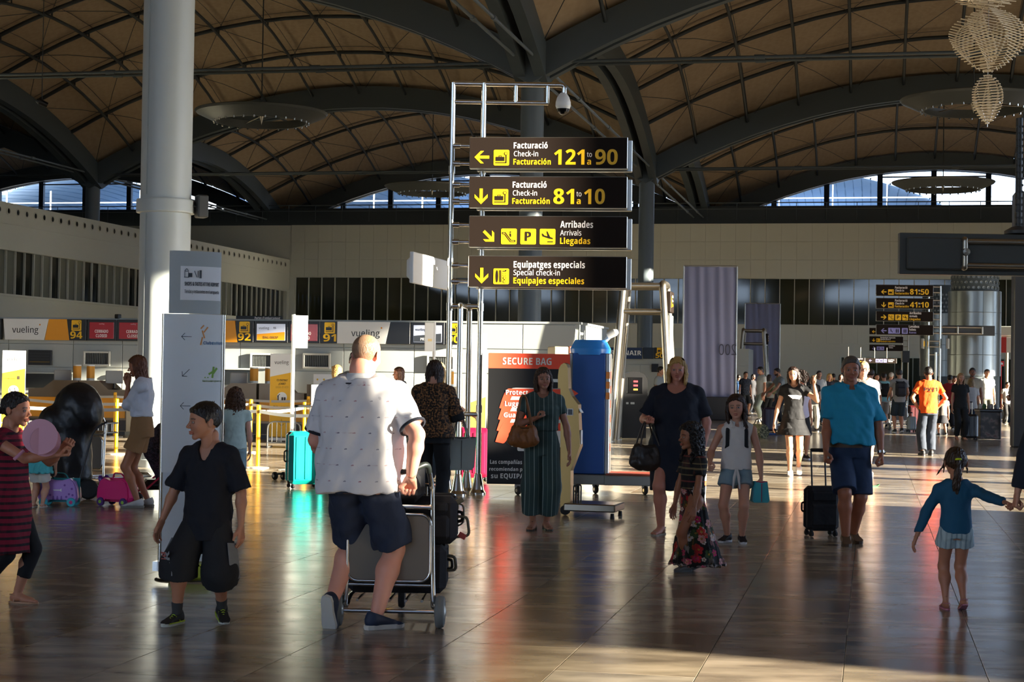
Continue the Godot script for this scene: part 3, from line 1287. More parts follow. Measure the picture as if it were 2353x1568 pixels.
func make_hand(grip: bool, cell: float) -> Shape:
	# left hand hanging from the wrist at the origin, palm facing -x (towards the thigh), thumb forward (+z)
	var h := Field.new(Vector3(-0.09, -0.21, -0.07), Vector3(0.05, 0.03, 0.09), cell)
	var k := 0.008
	h.limb(Vector3(0, 0.02, 0), Vector3(0, -0.02, 0), 0.026, 0.026, 0.02, 0.75, Vector3.RIGHT)
	for i in 4:
		var z := 0.03 - 0.02 * i
		h.limb(Vector3(0, -0.015, z * 0.55), Vector3(0.002, -0.092 + 0.004 * absf(i - 1.3), z), 0.017, 0.0135, 0.012, 0.85, Vector3.RIGHT)
		var len_: float = [0.92, 1.0, 0.94, 0.76][i]
		var a: float = [0.22, 0.26, 0.30, 0.34][i]
		var p := Vector3(0.002, -0.092 + 0.004 * absf(i - 1.3), z)
		var curls := [1.15, 1.45, 0.9] if grip else [a, 0.42, 0.3]
		var segs := [0.044, 0.027, 0.022]
		var an := 0.0
		var r := 0.0095
		for q in 3:
			an += curls[q]
			var d := Vector3(-sin(an), -cos(an), 0.0 if grip else (z * 1.2 if q == 0 else 0.0))
			var e: Vector3 = p + d * segs[q] * len_
			h.limb(p, e, r, r * 0.9, k * 0.6)
			p = e
			r *= 0.9
	if grip:
		h.limb(Vector3(-0.005, -0.03, 0.02), Vector3(-0.035, -0.06, 0.04), 0.015, 0.012, 0.012)
		h.limb(Vector3(-0.035, -0.06, 0.04), Vector3(-0.055, -0.08, 0.022), 0.011, 0.009, k)
	else:
		h.limb(Vector3(-0.003, -0.025, 0.018), Vector3(-0.018, -0.06, 0.05), 0.016, 0.012, 0.012)
		h.limb(Vector3(-0.018, -0.06, 0.05), Vector3(-0.026, -0.098, 0.058), 0.0115, 0.0085, k)
	var s := Shape.new()
	h.mesh(s)
	return s

func make_foot(kind: String, cell: float) -> Array: # origin on the ground below the ankle, toes towards +z, for a left foot
	var h := Field.new(Vector3(-0.075, -0.03, -0.115), Vector3(0.075, 0.16, 0.24), cell)
	var up := Shape.new()
	var sole := Shape.new()
	var outline := PackedVector2Array()
	var wide := 1.0 if kind != "bare" else 0.92
	for q in [[-0.032, -0.085], [-0.04, -0.05], [-0.036, 0.02], [-0.043, 0.09], [-0.046, 0.12], [-0.036, 0.165], [-0.008, 0.192], [0.022, 0.185], [0.044, 0.155], [0.052, 0.11], [0.046, 0.05], [0.04, -0.01], [0.04, -0.05], [0.03, -0.085], [0.0, -0.098]]:
		outline.append(Vector2(q[0] * wide, q[1]))
	if kind == "bare":
		h.egg(Vector3(0, 0.045, -0.045), Vector3(0.033, 0.036, 0.042), 0.02)
		h.limb(Vector3(0, 0.13, -0.01), Vector3(0, 0.055, -0.012), 0.034, 0.04, 0.03)
		h.limb(Vector3(0, 0.058, 0.0), Vector3(0.002, 0.03, 0.115), 0.04, 0.034, 0.03, 0.75, Vector3.UP)
		h.limb(Vector3(-0.02, 0.03, 0.05), Vector3(-0.024, 0.028, 0.125), 0.022, 0.02, 0.02)
		for i in 5:
			var x: float = [-0.03, -0.009, 0.008, 0.023, 0.036][i]
			var l: float = [0.178, 0.182, 0.172, 0.16, 0.145][i]
			h.limb(Vector3(x * 0.9, 0.028, 0.115), Vector3(x, 0.021, l), 0.014 if i == 0 else 0.011, 0.0125 if i == 0 else 0.009, 0.006)
		h.cut(Vector3(0, 0.012, 0), Vector3.DOWN)
		h.mesh(up)
		sole.tf = Transform3D(Basis(Vector3(1, 0, 0), Vector3(0, 0, 1), Vector3(0, -1, 0)), Vector3.ZERO)
		sole.slab(outline, -0.014, -0.001)
	else:
		h.egg(Vector3(0, 0.055, -0.045), Vector3(0.04, 0.05, 0.046), 0.03)
		h.limb(Vector3(0, 0.065, -0.02), Vector3(0, 0.10, -0.022), 0.044, 0.043, 0.03, 1.15)
		h.limb(Vector3(0, 0.065, 0.0), Vector3(0.003, 0.038, 0.12), 0.047, 0.043, 0.03, 0.8, Vector3.UP)
		h.egg(Vector3(0.002, 0.036, 0.14), Vector3(0.042, 0.032, 0.046), 0.03)
		h.cut(Vector3(0, 0.024, 0), Vector3.DOWN)
		h.cut(Vector3(0, 0.105, -0.03), Vector3(0, 0.94, 0.34))
		h.mesh(up)
		sole.tf = Transform3D(Basis(Vector3(1, 0, 0), Vector3(0, 0, 1), Vector3(0, -1, 0)), Vector3.ZERO)
		var inner := PackedVector2Array()
		for q in outline: inner.append(q * 0.97)
		sole.slab(outline, -0.026, -0.007)
		sole.slab(inner, -0.03, -0.001)
	return [up, sole]

# hair of one style, in head units; returns [hair, tie or null]
func make_hair(style: String, cell: float) -> Array:
	var long := style in ["long", "bob", "curly", "longtail", "wind"]
	var low := -1.3 if style in ["long", "curly", "longtail", "wind", "pony"] else -0.35
	var h := Field.new(Vector3(-0.75, low, -0.95), Vector3(0.75 if style != "wind" else 1.35, 1.3, 0.6), cell)
	var tie: Shape = null
	var face := [Vector3(0, 0.475, 0.0), Vector3(0, -1, 0.85).normalized()]
	var grow := 0.025
	if style == "buzz": grow = 0.008
	elif style == "short": grow = 0.035
	elif style == "curly": grow = 0.085
	elif long: grow = 0.05
	var cuts := [face]
	if style == "boy": cuts = [[Vector3(0, 0.50, 0.0), Vector3(0, -1, 0.62).normalized()]]
	if style == "boy": grow = 0.03
	h.egg(Vector3(0, 0.625, -0.04), Vector3(0.335, 0.375, 0.415) + Vector3.ONE * grow, 0.02, Basis(), 0, cuts)
	if style in ["short", "boy"]:
		for s in [-1.0, 1.0]: h.limb(Vector3(0.325 * s, 0.62, 0.06), Vector3(0.318 * s, 0.46, 0.055), 0.03, 0.018, 0.04)
		if style == "boy": h.limb(Vector3(-0.16, 0.80, 0.31), Vector3(0.16, 0.80, 0.31), 0.05, 0.05, 0.06)
		else: h.limb(Vector3(-0.14, 0.85, 0.28), Vector3(0.16, 0.86, 0.27), 0.06, 0.06, 0.08)
	if long:
		var end := -0.1 if style == "bob" else -0.75
		if style == "longtail": end = -0.95
		var n := 15 if style != "bob" else 15
		for i in n:
			var a := lerpf(-2.25, 2.25, float(i) / (n - 1))
			var sx := sin(a)
			var cz := -cos(a)
			var e := end + 0.10 * sin(i * 2.3)
			var r0 := 0.075 + (0.03 if style == "curly" else 0.0)
			var top := Vector3(sx * 0.34, 0.66, cz * 0.38 - 0.03)
			var mid := Vector3(sx * 0.385, 0.30, cz * 0.36 - 0.04)
			var bot := Vector3(sx * 0.36, maxf(e, -0.12), cz * 0.28 - 0.1)
			if absf(a) > 1.95: # the locks at the temples
				top = Vector3(sx * 0.41, 0.66, 0.12)
				mid = Vector3(sx * 0.46, 0.34, 0.12)
				bot = Vector3(sx * 0.42, maxf(e, -0.05), 0.10)
				r0 = 0.05
			if style == "curly":
				mid *= Vector3(1.12, 1, 1.1)
				bot *= Vector3(1.3, 1, 1.15)
			h.limb(top, mid, r0, r0 * 1.08, 0.03)
			h.limb(mid, bot, r0 * 1.08, r0 * (0.9 if style != "bob" else 0.85), 0.025)
			if e < -0.2:
				var low_ := Vector3(sx * 0.34, e, cz * 0.24 - 0.16)
				if absf(a) > 1.5: low_ = Vector3(sx * (0.44 - 0.10 * (absf(a) - 1.5)), e + 0.3, 0.14)
				if style == "curly": low_ *= Vector3(1.2, 0.8, 1.2)
				h.limb(bot, low_, r0 * 0.9, r0 * 0.5, 0.02)
		if style in ["bob", "longtail"]: # a fringe
			for i in 5: h.limb(Vector3(-0.2 + 0.1 * i, 0.86, 0.26), Vector3(-0.24 + 0.12 * i, 0.66, 0.355 - 0.05 * absf(i - 2)), 0.06, 0.035, 0.02)
		if style == "wind":
			for i in 12:
				var p := Vector3(0.30, 0.80 - 0.06 * i, -0.08 - 0.03 * (i % 3))
				var m := p + Vector3(0.42, -0.10 - 0.016 * i, 0.03 * (i % 3))
				h.limb(p, m, 0.06, 0.05, 0.06)
				h.limb(m, m + Vector3(0.36 - 0.03 * i, -0.26, 0.05), 0.05, 0.015, 0.04)
	if style == "pony":
		h.egg(Vector3(0, 0.66, -0.41), Vector3(0.08, 0.07, 0.08), 0.04)
		for i in 4:
			var o := Vector3(0.05 * cos(i * 1.57), 0, 0.04 * sin(i * 1.57))
			h.limb(Vector3(0, 0.60, -0.47), Vector3(0.02, 0.15, -0.50) + o, 0.06, 0.075, 0.02)
			h.limb(Vector3(0.02, 0.15, -0.50) + o, Vector3(0.07, -0.35, -0.42) + o * 1.6, 0.075, 0.075, 0.02)
			h.limb(Vector3(0.07, -0.35, -0.42) + o * 1.6, Vector3(0.0, -0.72, -0.40) + o * 0.5, 0.07, 0.02, 0.02)
		for s in [-1.0, 1.0]:
			h.limb(Vector3(0.34 * s, 0.62, -0.02), Vector3(0.40 * s, 0.16, 0.02), 0.05, 0.02, 0.03)
			if s > 0.0: h.limb(Vector3(0.36, 0.45, -0.05), Vector3(0.62, 0.05, 0.05), 0.045, 0.012, 0.03)
		tie = Shape.new()
		tie.lathe([Vector2(0.07, -0.03), Vector2(0.105, -0.02), Vector2(0.105, 0.03), Vector2(0.07, 0.04)], 14, Vector3(0, 0.615, -0.465), Basis(Vector3.RIGHT, 0.25))
	if style == "bun":
		h.egg(Vector3(0, 0.98, -0.2), Vector3(0.15, 0.12, 0.15), 0.04)
		for s in [-1.0, 0.0, 1.0]:
			h.limb(Vector3(0.28 * s, 0.5, -0.28 - 0.1 * (1.0 - absf(s))), Vector3(0.26 * s, 0.1, -0.25), 0.13, 0.11, 0.05)
	if style == "tied":
		h.egg(Vector3(0, 0.45, -0.44), Vector3(0.14, 0.13, 0.11), 0.05)
	if style == "curly": h.wrinkle(0.07, Vector3(9, 9, 9), 5)
	elif style == "bun": h.wrinkle(0.045, Vector3(9, 8, 9), 6)
	elif style == "buzz": pass
	elif style == "boy": h.wrinkle(0.008, Vector3(11, 8, 11), 7)
	elif style == "short": h.wrinkle(0.016, Vector3(11, 8, 11), 7)
	else: h.wrinkle(0.035, Vector3(13, 2.2, 13), 8)
	# the face stays free
	if style not in ["buzz", "short", "boy"]:
		h.egg(Vector3(0, 0.34, 0.42), Vector3(0.245, 0.36, 0.40), 0.02, Basis(), 1)
	var sh := Shape.new()
	h.mesh(sh)
	return [sh, tie]

func build_people_templates():
	var jobs := []
	for k in ["man", "woman", "child", "girl"]:
		for fine in [0, 1]: jobs.append(["head", k, fine])
	for k in [0, 1]:
		for fine in [0, 1]: jobs.append(["hand", k, fine])
	for k in ["bare", "shoe"]:
		for fine in [0, 1]: jobs.append(["foot", k, fine])
	for k in ["short", "long", "bob", "curly", "pony", "bun", "wind", "boy", "buzz", "longtail", "tied"]:
		for fine in [0, 1]: jobs.append(["hair", k, fine])
	var done := []
	done.resize(jobs.size())
	var run := func(i: int):
		var j: Array = jobs[i]
		if j[0] == "head": done[i] = make_head(j[1], 0.0135 if j[2] else 0.034)
		elif j[0] == "hand": done[i] = make_hand(j[1] == 1, 0.003 if j[2] else 0.007)
		elif j[0] == "foot": done[i] = make_foot(j[1], 0.004 if j[2] else 0.010)
		else: done[i] = make_hair(j[1], 0.019 if j[2] else 0.045)
	var g := WorkerThreadPool.add_group_task(run, jobs.size(), -1, true)
	WorkerThreadPool.wait_for_group_task_completion(g)
	for i in jobs.size():
		var j: Array = jobs[i]
		var d := {"head": head_parts, "hand": hand_parts, "foot": foot_parts, "hair": hair_parts}
		d[j[0]][str(j[1]) + str(j[2])] = done[i]
	var m := mat("skin", Color(1, 1, 1), 0.5)
	m.vertex_color_use_as_albedo = true
	m.subsurf_scatter_enabled = true
	m.subsurf_scatter_strength = 0.08
	mats["hair_normal"] = noise_tex(0.09, 31, 256, [], 2, FastNoiseLite.TYPE_SIMPLEX_SMOOTH, 6.0)

func finish_people():
	var done := []
	done.resize(later.size())
	var run := func(i: int): done[i] = later[i][1].call()
	var g := WorkerThreadPool.add_group_task(run, later.size(), -1, true)
	WorkerThreadPool.wait_for_group_task_completion(g)
	for i in later.size(): (later[i][0] as MeshInstance3D).mesh = (done[i] as Shape).done()
	later.clear()

func hair_mat(hex: String) -> StandardMaterial3D:
	var k := "hair" + hex
	if mats.has(k): return mats[k]
	var m := mat(k, Color(hex), 0.42)
	m.normal_enabled = true
	m.normal_texture = mats["hair_normal"]
	m.normal_scale = 0.9
	m.uv1_triplanar = true
	m.uv1_scale = Vector3(9, 1.1, 9)
	return m

# ---------------------------------------------------------------- people
static func reach(a: Vector3, b: Vector3, l1: float, l2: float, hint: Vector3) -> Array: # two bones from a to b, bending towards the hint
	var d := b - a
	var l := clampf(d.length(), absf(l1 - l2) + 0.01, (l1 + l2) * 0.999)
	var dir := d.normalized()
	var x := (l1 * l1 - l2 * l2 + l * l) / (2.0 * l)
	var hgt := sqrt(maxf(l1 * l1 - x * x, 0.0))
	var side := (hint - dir * hint.dot(dir)).normalized()
	return [a + dir * x + side * hgt, a + dir * l]

# The whole figure from one description. Axes of the figure: it faces +z, its left is +x.
func person(label: String, where: Vector3, turn: float, H: float, s: Dictionary) -> Dictionary:
	var fine: bool = s.get("fine", false)
	var cell: float = s.get("cell", 0.012 if fine else 0.022)
	var kind: String = s.get("kind", "man")
	var fem := kind == "woman"
	var child := kind == "child" or kind == "girl"
	var o := thing("person", label, "person", where, turn, s.get("group", ""))
	var k := H / 1.75
	var hf: float = s.get("head_part", 0.134 if not child else 0.165)
	var hh := H * hf
	var ys: float = H - hh * (1.27 if not child else 1.22)
	var yh: float = H * s.get("hip", 0.515 if not child else 0.49)
	var g: float = s.get("girth", 1.0)
	var belly: float = s.get("belly", 0.0)
	var TL := ys - yh
	var lean: Vector3 = s.get("lean", Vector3.ZERO)
	var tb := Basis.from_euler(Vector3(lean.x, lean.y, lean.z))
	var pelvis: Vector3 = Vector3(0, yh, 0) + s.get("shift", Vector3.ZERO)
	var trunk := Transform3D(tb, pelvis)
	var sw: float = H * s.get("shoulder", 0.102 if not fem else 0.092) * lerpf(1.0, g, 0.5)
	var J := {"trunk": trunk, "H": H}
	var neck: Vector3 = trunk * Vector3(0, TL + 0.02 * H, -0.008 * H)
	var hb: Basis = tb.slerp(Basis(), 0.5) * Basis.from_euler(s.get("head", Vector3.ZERO))
	var chin := neck + tb * Vector3(0, (H - hh) - (yh + TL + 0.02 * H), 0.012 * H)
	var head := Transform3D(hb.scaled(Vector3.ONE * hh), chin + hb * Vector3(0, 0, 0.02 * H) - hb * Vector3(0, 0, 0.0))
	J["head"] = head
	# arms
	var ua := 0.170 * H
	var fa := 0.150 * H
	for side in 2:
		var sg := 1.0 if side == 0 else -1.0
		var sh: Vector3 = trunk * Vector3(sw * sg, TL - 0.034 * H, -0.005 * H)
		var pose = s.get("la" if side == 0 else "ra", [Vector3(0.16 * sg, -1, -0.03), Vector3(0.06 * sg, -1, 0.16)])
		var el: Vector3
		var wr: Vector3
		if pose is Vector3:
			var hint: Vector3 = s.get("lh" if side == 0 else "rh", Vector3(0.5 * sg, -0.6, -0.6))
			var r := reach(sh, pose, ua, fa, hint)
			el = r[0]
			wr = r[1]
		else:
			el = sh + pose[0].normalized() * ua
			wr = el + pose[1].normalized() * fa
		J["sh%d" % side] = sh
		J["el%d" % side] = el
		J["wr%d" % side] = wr
	# legs
	var hx := 0.052 * H * (1.0 if not child else 0.95)
	for side in 2:
		var sg := 1.0 if side == 0 else -1.0
		var ft: Array = s.get("lf" if side == 0 else "rf", [hx * 1.05 * sg, 0.0, 0.0, 0.12 * sg, 0.0]) # x, z, lift, turn, pitch
		var hip: Vector3 = trunk * Vector3(hx * sg, -0.015 * H, 0)
		var fb := Basis(Vector3.UP, ft[3]) * Basis(Vector3.RIGHT, ft[4])
		var fk := H * 0.152 / 0.285
		var ankle := Vector3(ft[0], ft[2], ft[1]) + fb * Vector3(0, 0.085, -0.012) * fk
		if ft[4] > 0.0: ankle = Vector3(ft[0], ft[2], ft[1]) + fb * (Vector3(0, 0.085, -0.012) - Vector3(0, 0, 0.12)) * fk + Vector3(0, 0, 0.12) * fk
		var r := reach(hip, ankle, yh * 0.487, yh * 0.46, fb.z * 1.0 + Vector3(0, 0.1, 0.3))
		J["hp%d" % side] = hip
		J["kn%d" % side] = r[0]
		J["an%d" % side] = r[1]
		J["fb%d" % side] = fb
		J["fk"] = fk
	var gl: float = lerpf(1.0, g, 0.55) * (0.9 if fem else 1.0) * k
	var tg := g * k
	# trunk levels in the trunk's frame: width, depth
	var L: Array
	if child:
		L = [[-0.20, 0.130, 0.100, 0], [0.0, 0.140, 0.108, 0], [0.35, 0.135, 0.105, 0.006], [0.72, 0.150, 0.105, 0], [0.93, 0.135, 0.085, -0.005], [1.06, 0.075, 0.065, -0.01]]
	elif fem:
		L = [[-0.17, 0.158, 0.120, -0.01], [0.0, 0.168, 0.122, -0.008], [0.36, 0.126, 0.094, 0.004], [0.70, 0.150, 0.122, 0.018], [0.92, 0.142, 0.088, -0.004], [1.05, 0.075, 0.062, -0.012]]
	else:
		L = [[-0.17, 0.150, 0.112, -0.004], [0.0, 0.158, 0.114, -0.004], [0.36, 0.150, 0.108, 0.004], [0.72, 0.175, 0.118, 0.004], [0.92, 0.165, 0.094, -0.004], [1.05, 0.085, 0.068, -0.012]]
	var lv := []
	for q in L:
		var bl: float = belly * maxf(0.0, 1.0 - absf(q[0] - 0.25) / 0.45)
		lv.append([q[0] * TL, q[1] * tg + bl * 0.5, q[2] * tg + bl, q[3] * k + bl * 0.6])
	J["lv"] = lv
	J["TL"] = TL
	# --- the body, one skin
	var skin: Color = Color(s.get("skin", "#c98f6c")).srgb_to_linear()
	var lo := Vector3.ONE * 9.0
	var hi := -lo
	for q in ["sh0", "sh1", "el0", "el1", "wr0", "wr1", "hp0", "hp1", "kn0", "kn1", "an0", "an1"]:
		lo = lo.min(J[q])
		hi = hi.max(J[q])
	lo -= Vector3(0.2, 0.12, 0.22) * maxf(k * g, 0.8)
	hi += Vector3(0.2, 0.2, 0.22) * maxf(k * g, 0.8)
	hi.y = maxf(hi.y, ys + 0.12)
	var body_job := func() -> Shape:
		var body := Field.new(lo, hi, cell)
		var thin := []
		for q in lv: thin.append([q[0], q[1] - 0.012 * k, q[2] - 0.012 * k, q[3]])
		body.trunk(trunk, thin, 0.03)
		for i in 2:
			var sg := 1.0 if i == 0 else -1.0
			var sh: Vector3 = J["sh%d" % i]
			var el: Vector3 = J["el%d" % i]
			var wr: Vector3 = J["wr%d" % i]
			body.limb(trunk * Vector3(sw * 0.45 * sg, TL * 0.96, -0.01), sh, 0.05 * gl, 0.052 * gl, 0.05)
			body.limb(sh, el, 0.050 * gl, 0.039 * gl, 0.02)
			body.limb(el, el.lerp(wr, 0.3), 0.038 * gl, 0.042 * gl, 0.02)
			body.limb(el.lerp(wr, 0.3), wr, 0.042 * gl, 0.0255 * gl, 0.02)
			var hp: Vector3 = J["hp%d" % i]
			var kn: Vector3 = J["kn%d" % i]
			var an: Vector3 = J["an%d" % i]
			body.limb(hp, kn, 0.086 * gl, 0.056 * gl, 0.03)
			var cm := kn.lerp(an, 0.32) - (J["fb%d" % i] as Basis).z * 0.012 * k
			body.limb(kn, cm, 0.053 * gl, 0.058 * gl, 0.03)
			body.limb(cm, an, 0.058 * gl, 0.034 * gl, 0.03)
		body.limb(neck - tb.y * 0.03, chin + hb.y * hh * 0.12 - hb.z * 0.012 * H, (0.052 if fem or child else 0.061) * k * lerpf(1.0, g, 0.6) * (1.0 if not child else 1.12), (0.05 if fem or child else 0.058) * k * lerpf(1.0, g, 0.6) * (1.0 if not child else 1.12), 0.03)
		var sk := Shape.new()
		sk.col = skin
		body.mesh(sk)
		return sk
	var sk_rest := Shape.new()
	# head with its face
	var hs: Shape = head_parts[kind + str(int(fine))]
	var n0 := sk_rest.P.size()
	sk_rest.add(hs, head)
	var hair: Array = s.get("hair", ["short", "#2a1d14"])
	var hc: Color = Color(hair[1]).srgb_to_linear()
	var scalp: float = s.get("scalp", 0.0)
	var beard: float = s.get("beard", 0.0)
	for i in hs.P.size():
		var c := skin
		match face_spot(hs.P[i]):
			1: c = skin.lerp(Color(0.42, 0.10, 0.09), 0.55)
			2: c = skin.lerp(hc, 0.75)
			3: c = Color(0.40, 0.36, 0.33)
			4: c = Color(0.03, 0.02, 0.015)
			5: c = skin.lerp(hc, scalp)
			6: c = skin.lerp(hc, beard)
			7: c = skin.lerp(Color(0.55, 0.20, 0.14), 0.12)
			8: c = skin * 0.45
		sk_rest.C[n0 + i] = c
	# hands
	for i in 2:
		var sg := 1.0 if i == 0 else -1.0
		var wr: Vector3 = J["wr%d" % i]
		var dir: Vector3 = (wr - J["el%d" % i]).normalized()
		var hd: Vector3 = s.get("lhd" if i == 0 else "rhd", dir)
		var y := -hd.normalized()
		var thumb: Vector3 = s.get("lth" if i == 0 else "rth", Vector3(0, 0, 1))
		var z := (thumb - y * thumb.dot(y)).normalized()
		var x := y.cross(z)
		var hk := H * 0.108 / 0.185 * (1.05 if not fem else 0.95)
		var hm: Shape = hand_parts["%d%d" % [int(s.get("lg" if i == 0 else "rg", 0)), int(fine)]]
		sk_rest.add(hm, Transform3D(Basis(x * sg * hk, y * hk, z * hk), wr))
		for q in range(sk_rest.P.size() - hm.P.size(), sk_rest.P.size()): sk_rest.C[q] = skin
		J["hand%d" % i] = wr - y * 0.085 * hk - x * sg * sg * 0.02 * hk * (1.0 if i == 0 else -1.0)
	# bare feet inside sandals, else shoes later
	var shoe: Array = s.get("shoe", ["shoe", "#222222", "#e8e8e8"])
	for i in 2:
		var sg := 1.0 if i == 0 else -1.0
		var fb: Basis = J["fb%d" % i]
		var kf: float = J["fk"]
		var ft := Transform3D((fb * Basis.from_scale(Vector3(sg, 1, 1))).scaled_local(Vector3.ONE * kf), (J["an%d" % i] as Vector3) - fb * Vector3(0, 0.085, -0.012) * kf)
		J["ft%d" % i] = ft
		if shoe[0] == "sandal":
			var fm: Shape = foot_parts["bare" + str(int(fine))][0]
			sk_rest.add(fm, ft)
			for q in range(sk_rest.P.size() - fm.P.size(), sk_rest.P.size()): sk_rest.C[q] = skin
	later.append([obj("body", null, mats["skin"], o), func() -> Shape:
		var all: Shape = body_job.call()
		all.add(sk_rest)
		return all])
	for i in 2:
		var ft: Transform3D = J["ft%d" % i]
		if shoe[0] == "sandal":
			var sole := Shape.new()
			sole.add(foot_parts["bare" + str(int(fine))][1], ft)
			sole.tf = ft
			sole.tube([Vector3(-0.043, 0.012, 0.12), Vector3(-0.03, 0.047, 0.115), Vector3(0.0, 0.058, 0.105), Vector3(0.035, 0.045, 0.10), Vector3(0.046, 0.012, 0.10)], 0.007, 6, true, 0.5)
			if shoe.size() < 3 or shoe[2] != "flip":
				sole.tube([Vector3(-0.043, 0.012, 0.145), Vector3(-0.02, 0.042, 0.148), Vector3(0.01, 0.043, 0.142), Vector3(0.042, 0.012, 0.135)], 0.006, 6, true, 0.5)
				sole.tube([Vector3(-0.04, 0.012, -0.03), Vector3(-0.042, 0.075, -0.02), Vector3(0.0, 0.098, 0.032), Vector3(0.042, 0.075, -0.02), Vector3(0.04, 0.012, -0.03)], 0.006, 6, true, 0.5)
				sole.tube([Vector3(-0.042, 0.07, -0.02), Vector3(-0.03, 0.075, -0.07), Vector3(0.0, 0.075, -0.09), Vector3(0.03, 0.075, -0.07), Vector3(0.042, 0.07, -0.02)], 0.006, 6, true, 0.5)
			obj("sandal", sole, flat(shoe[1], 0.4), o)
		else:
			var up := Shape.new()
			up.add(foot_parts["shoe" + str(int(fine))][0], ft)
			var sm := obj("shoe", up, flat(shoe[1], 0.6), o)
			var sole := Shape.new()
			sole.add(foot_parts["shoe" + str(int(fine))][1], ft)
			obj("sole", sole, flat(shoe[2], 0.6), sm)
			if fine:
				var lace := Shape.new()
				lace.tf = ft
				for q in 4: lace.tube([Vector3(-0.022, 0.078 - q * 0.011, 0.035 + q * 0.022), Vector3(0.0, 0.090 - q * 0.0125, 0.038 + q * 0.022), Vector3(0.022, 0.078 - q * 0.011, 0.035 + q * 0.022)], 0.0035, 5)
				if s.get("lace", "") != "": obj("laces", lace, flat(s["lace"], 0.7), sm)
			if s.has("sock"):
				var sock := Shape.new()
				var an: Vector3 = J["an%d" % i]
				var kn: Vector3 = J["kn%d" % i]
				sock.tube([an - (J["fb%d" % i] as Basis).y * 0.02, an.lerp(kn, 0.08), an.lerp(kn, 0.24), an.lerp(kn, 0.26)], [0.042 * gl, 0.040 * gl, 0.046 * gl, 0.040 * gl], 12)
				obj("sock", sock, cloth(s["sock"]), o)
	# hair
	if hair[0] != "none":
		var hp: Array = hair_parts[hair[0] + str(int(fine))]
		var hm := Shape.new()
		hm.add(hp[0], head)
		var ho := obj("hair", hm, hair_mat(hair[1]), o)
		if hp[1]:
			var tm := Shape.new()
			tm.add(hp[1], head)
			obj("hair_tie", tm, flat(s.get("tie", "#d8e020"), 0.6), ho)
	J["node"] = o
	J["s"] = s
	J["gl"] = gl
	J["tg"] = tg
	J["cell"] = cell
	J["lo"] = lo
	J["hi"] = hi
	J["sw"] = sw
	J["k"] = k
	for w in s.get("wear", []): garment(J, w)
	if s.has("glasses"): glasses(J, s["glasses"])
	return J

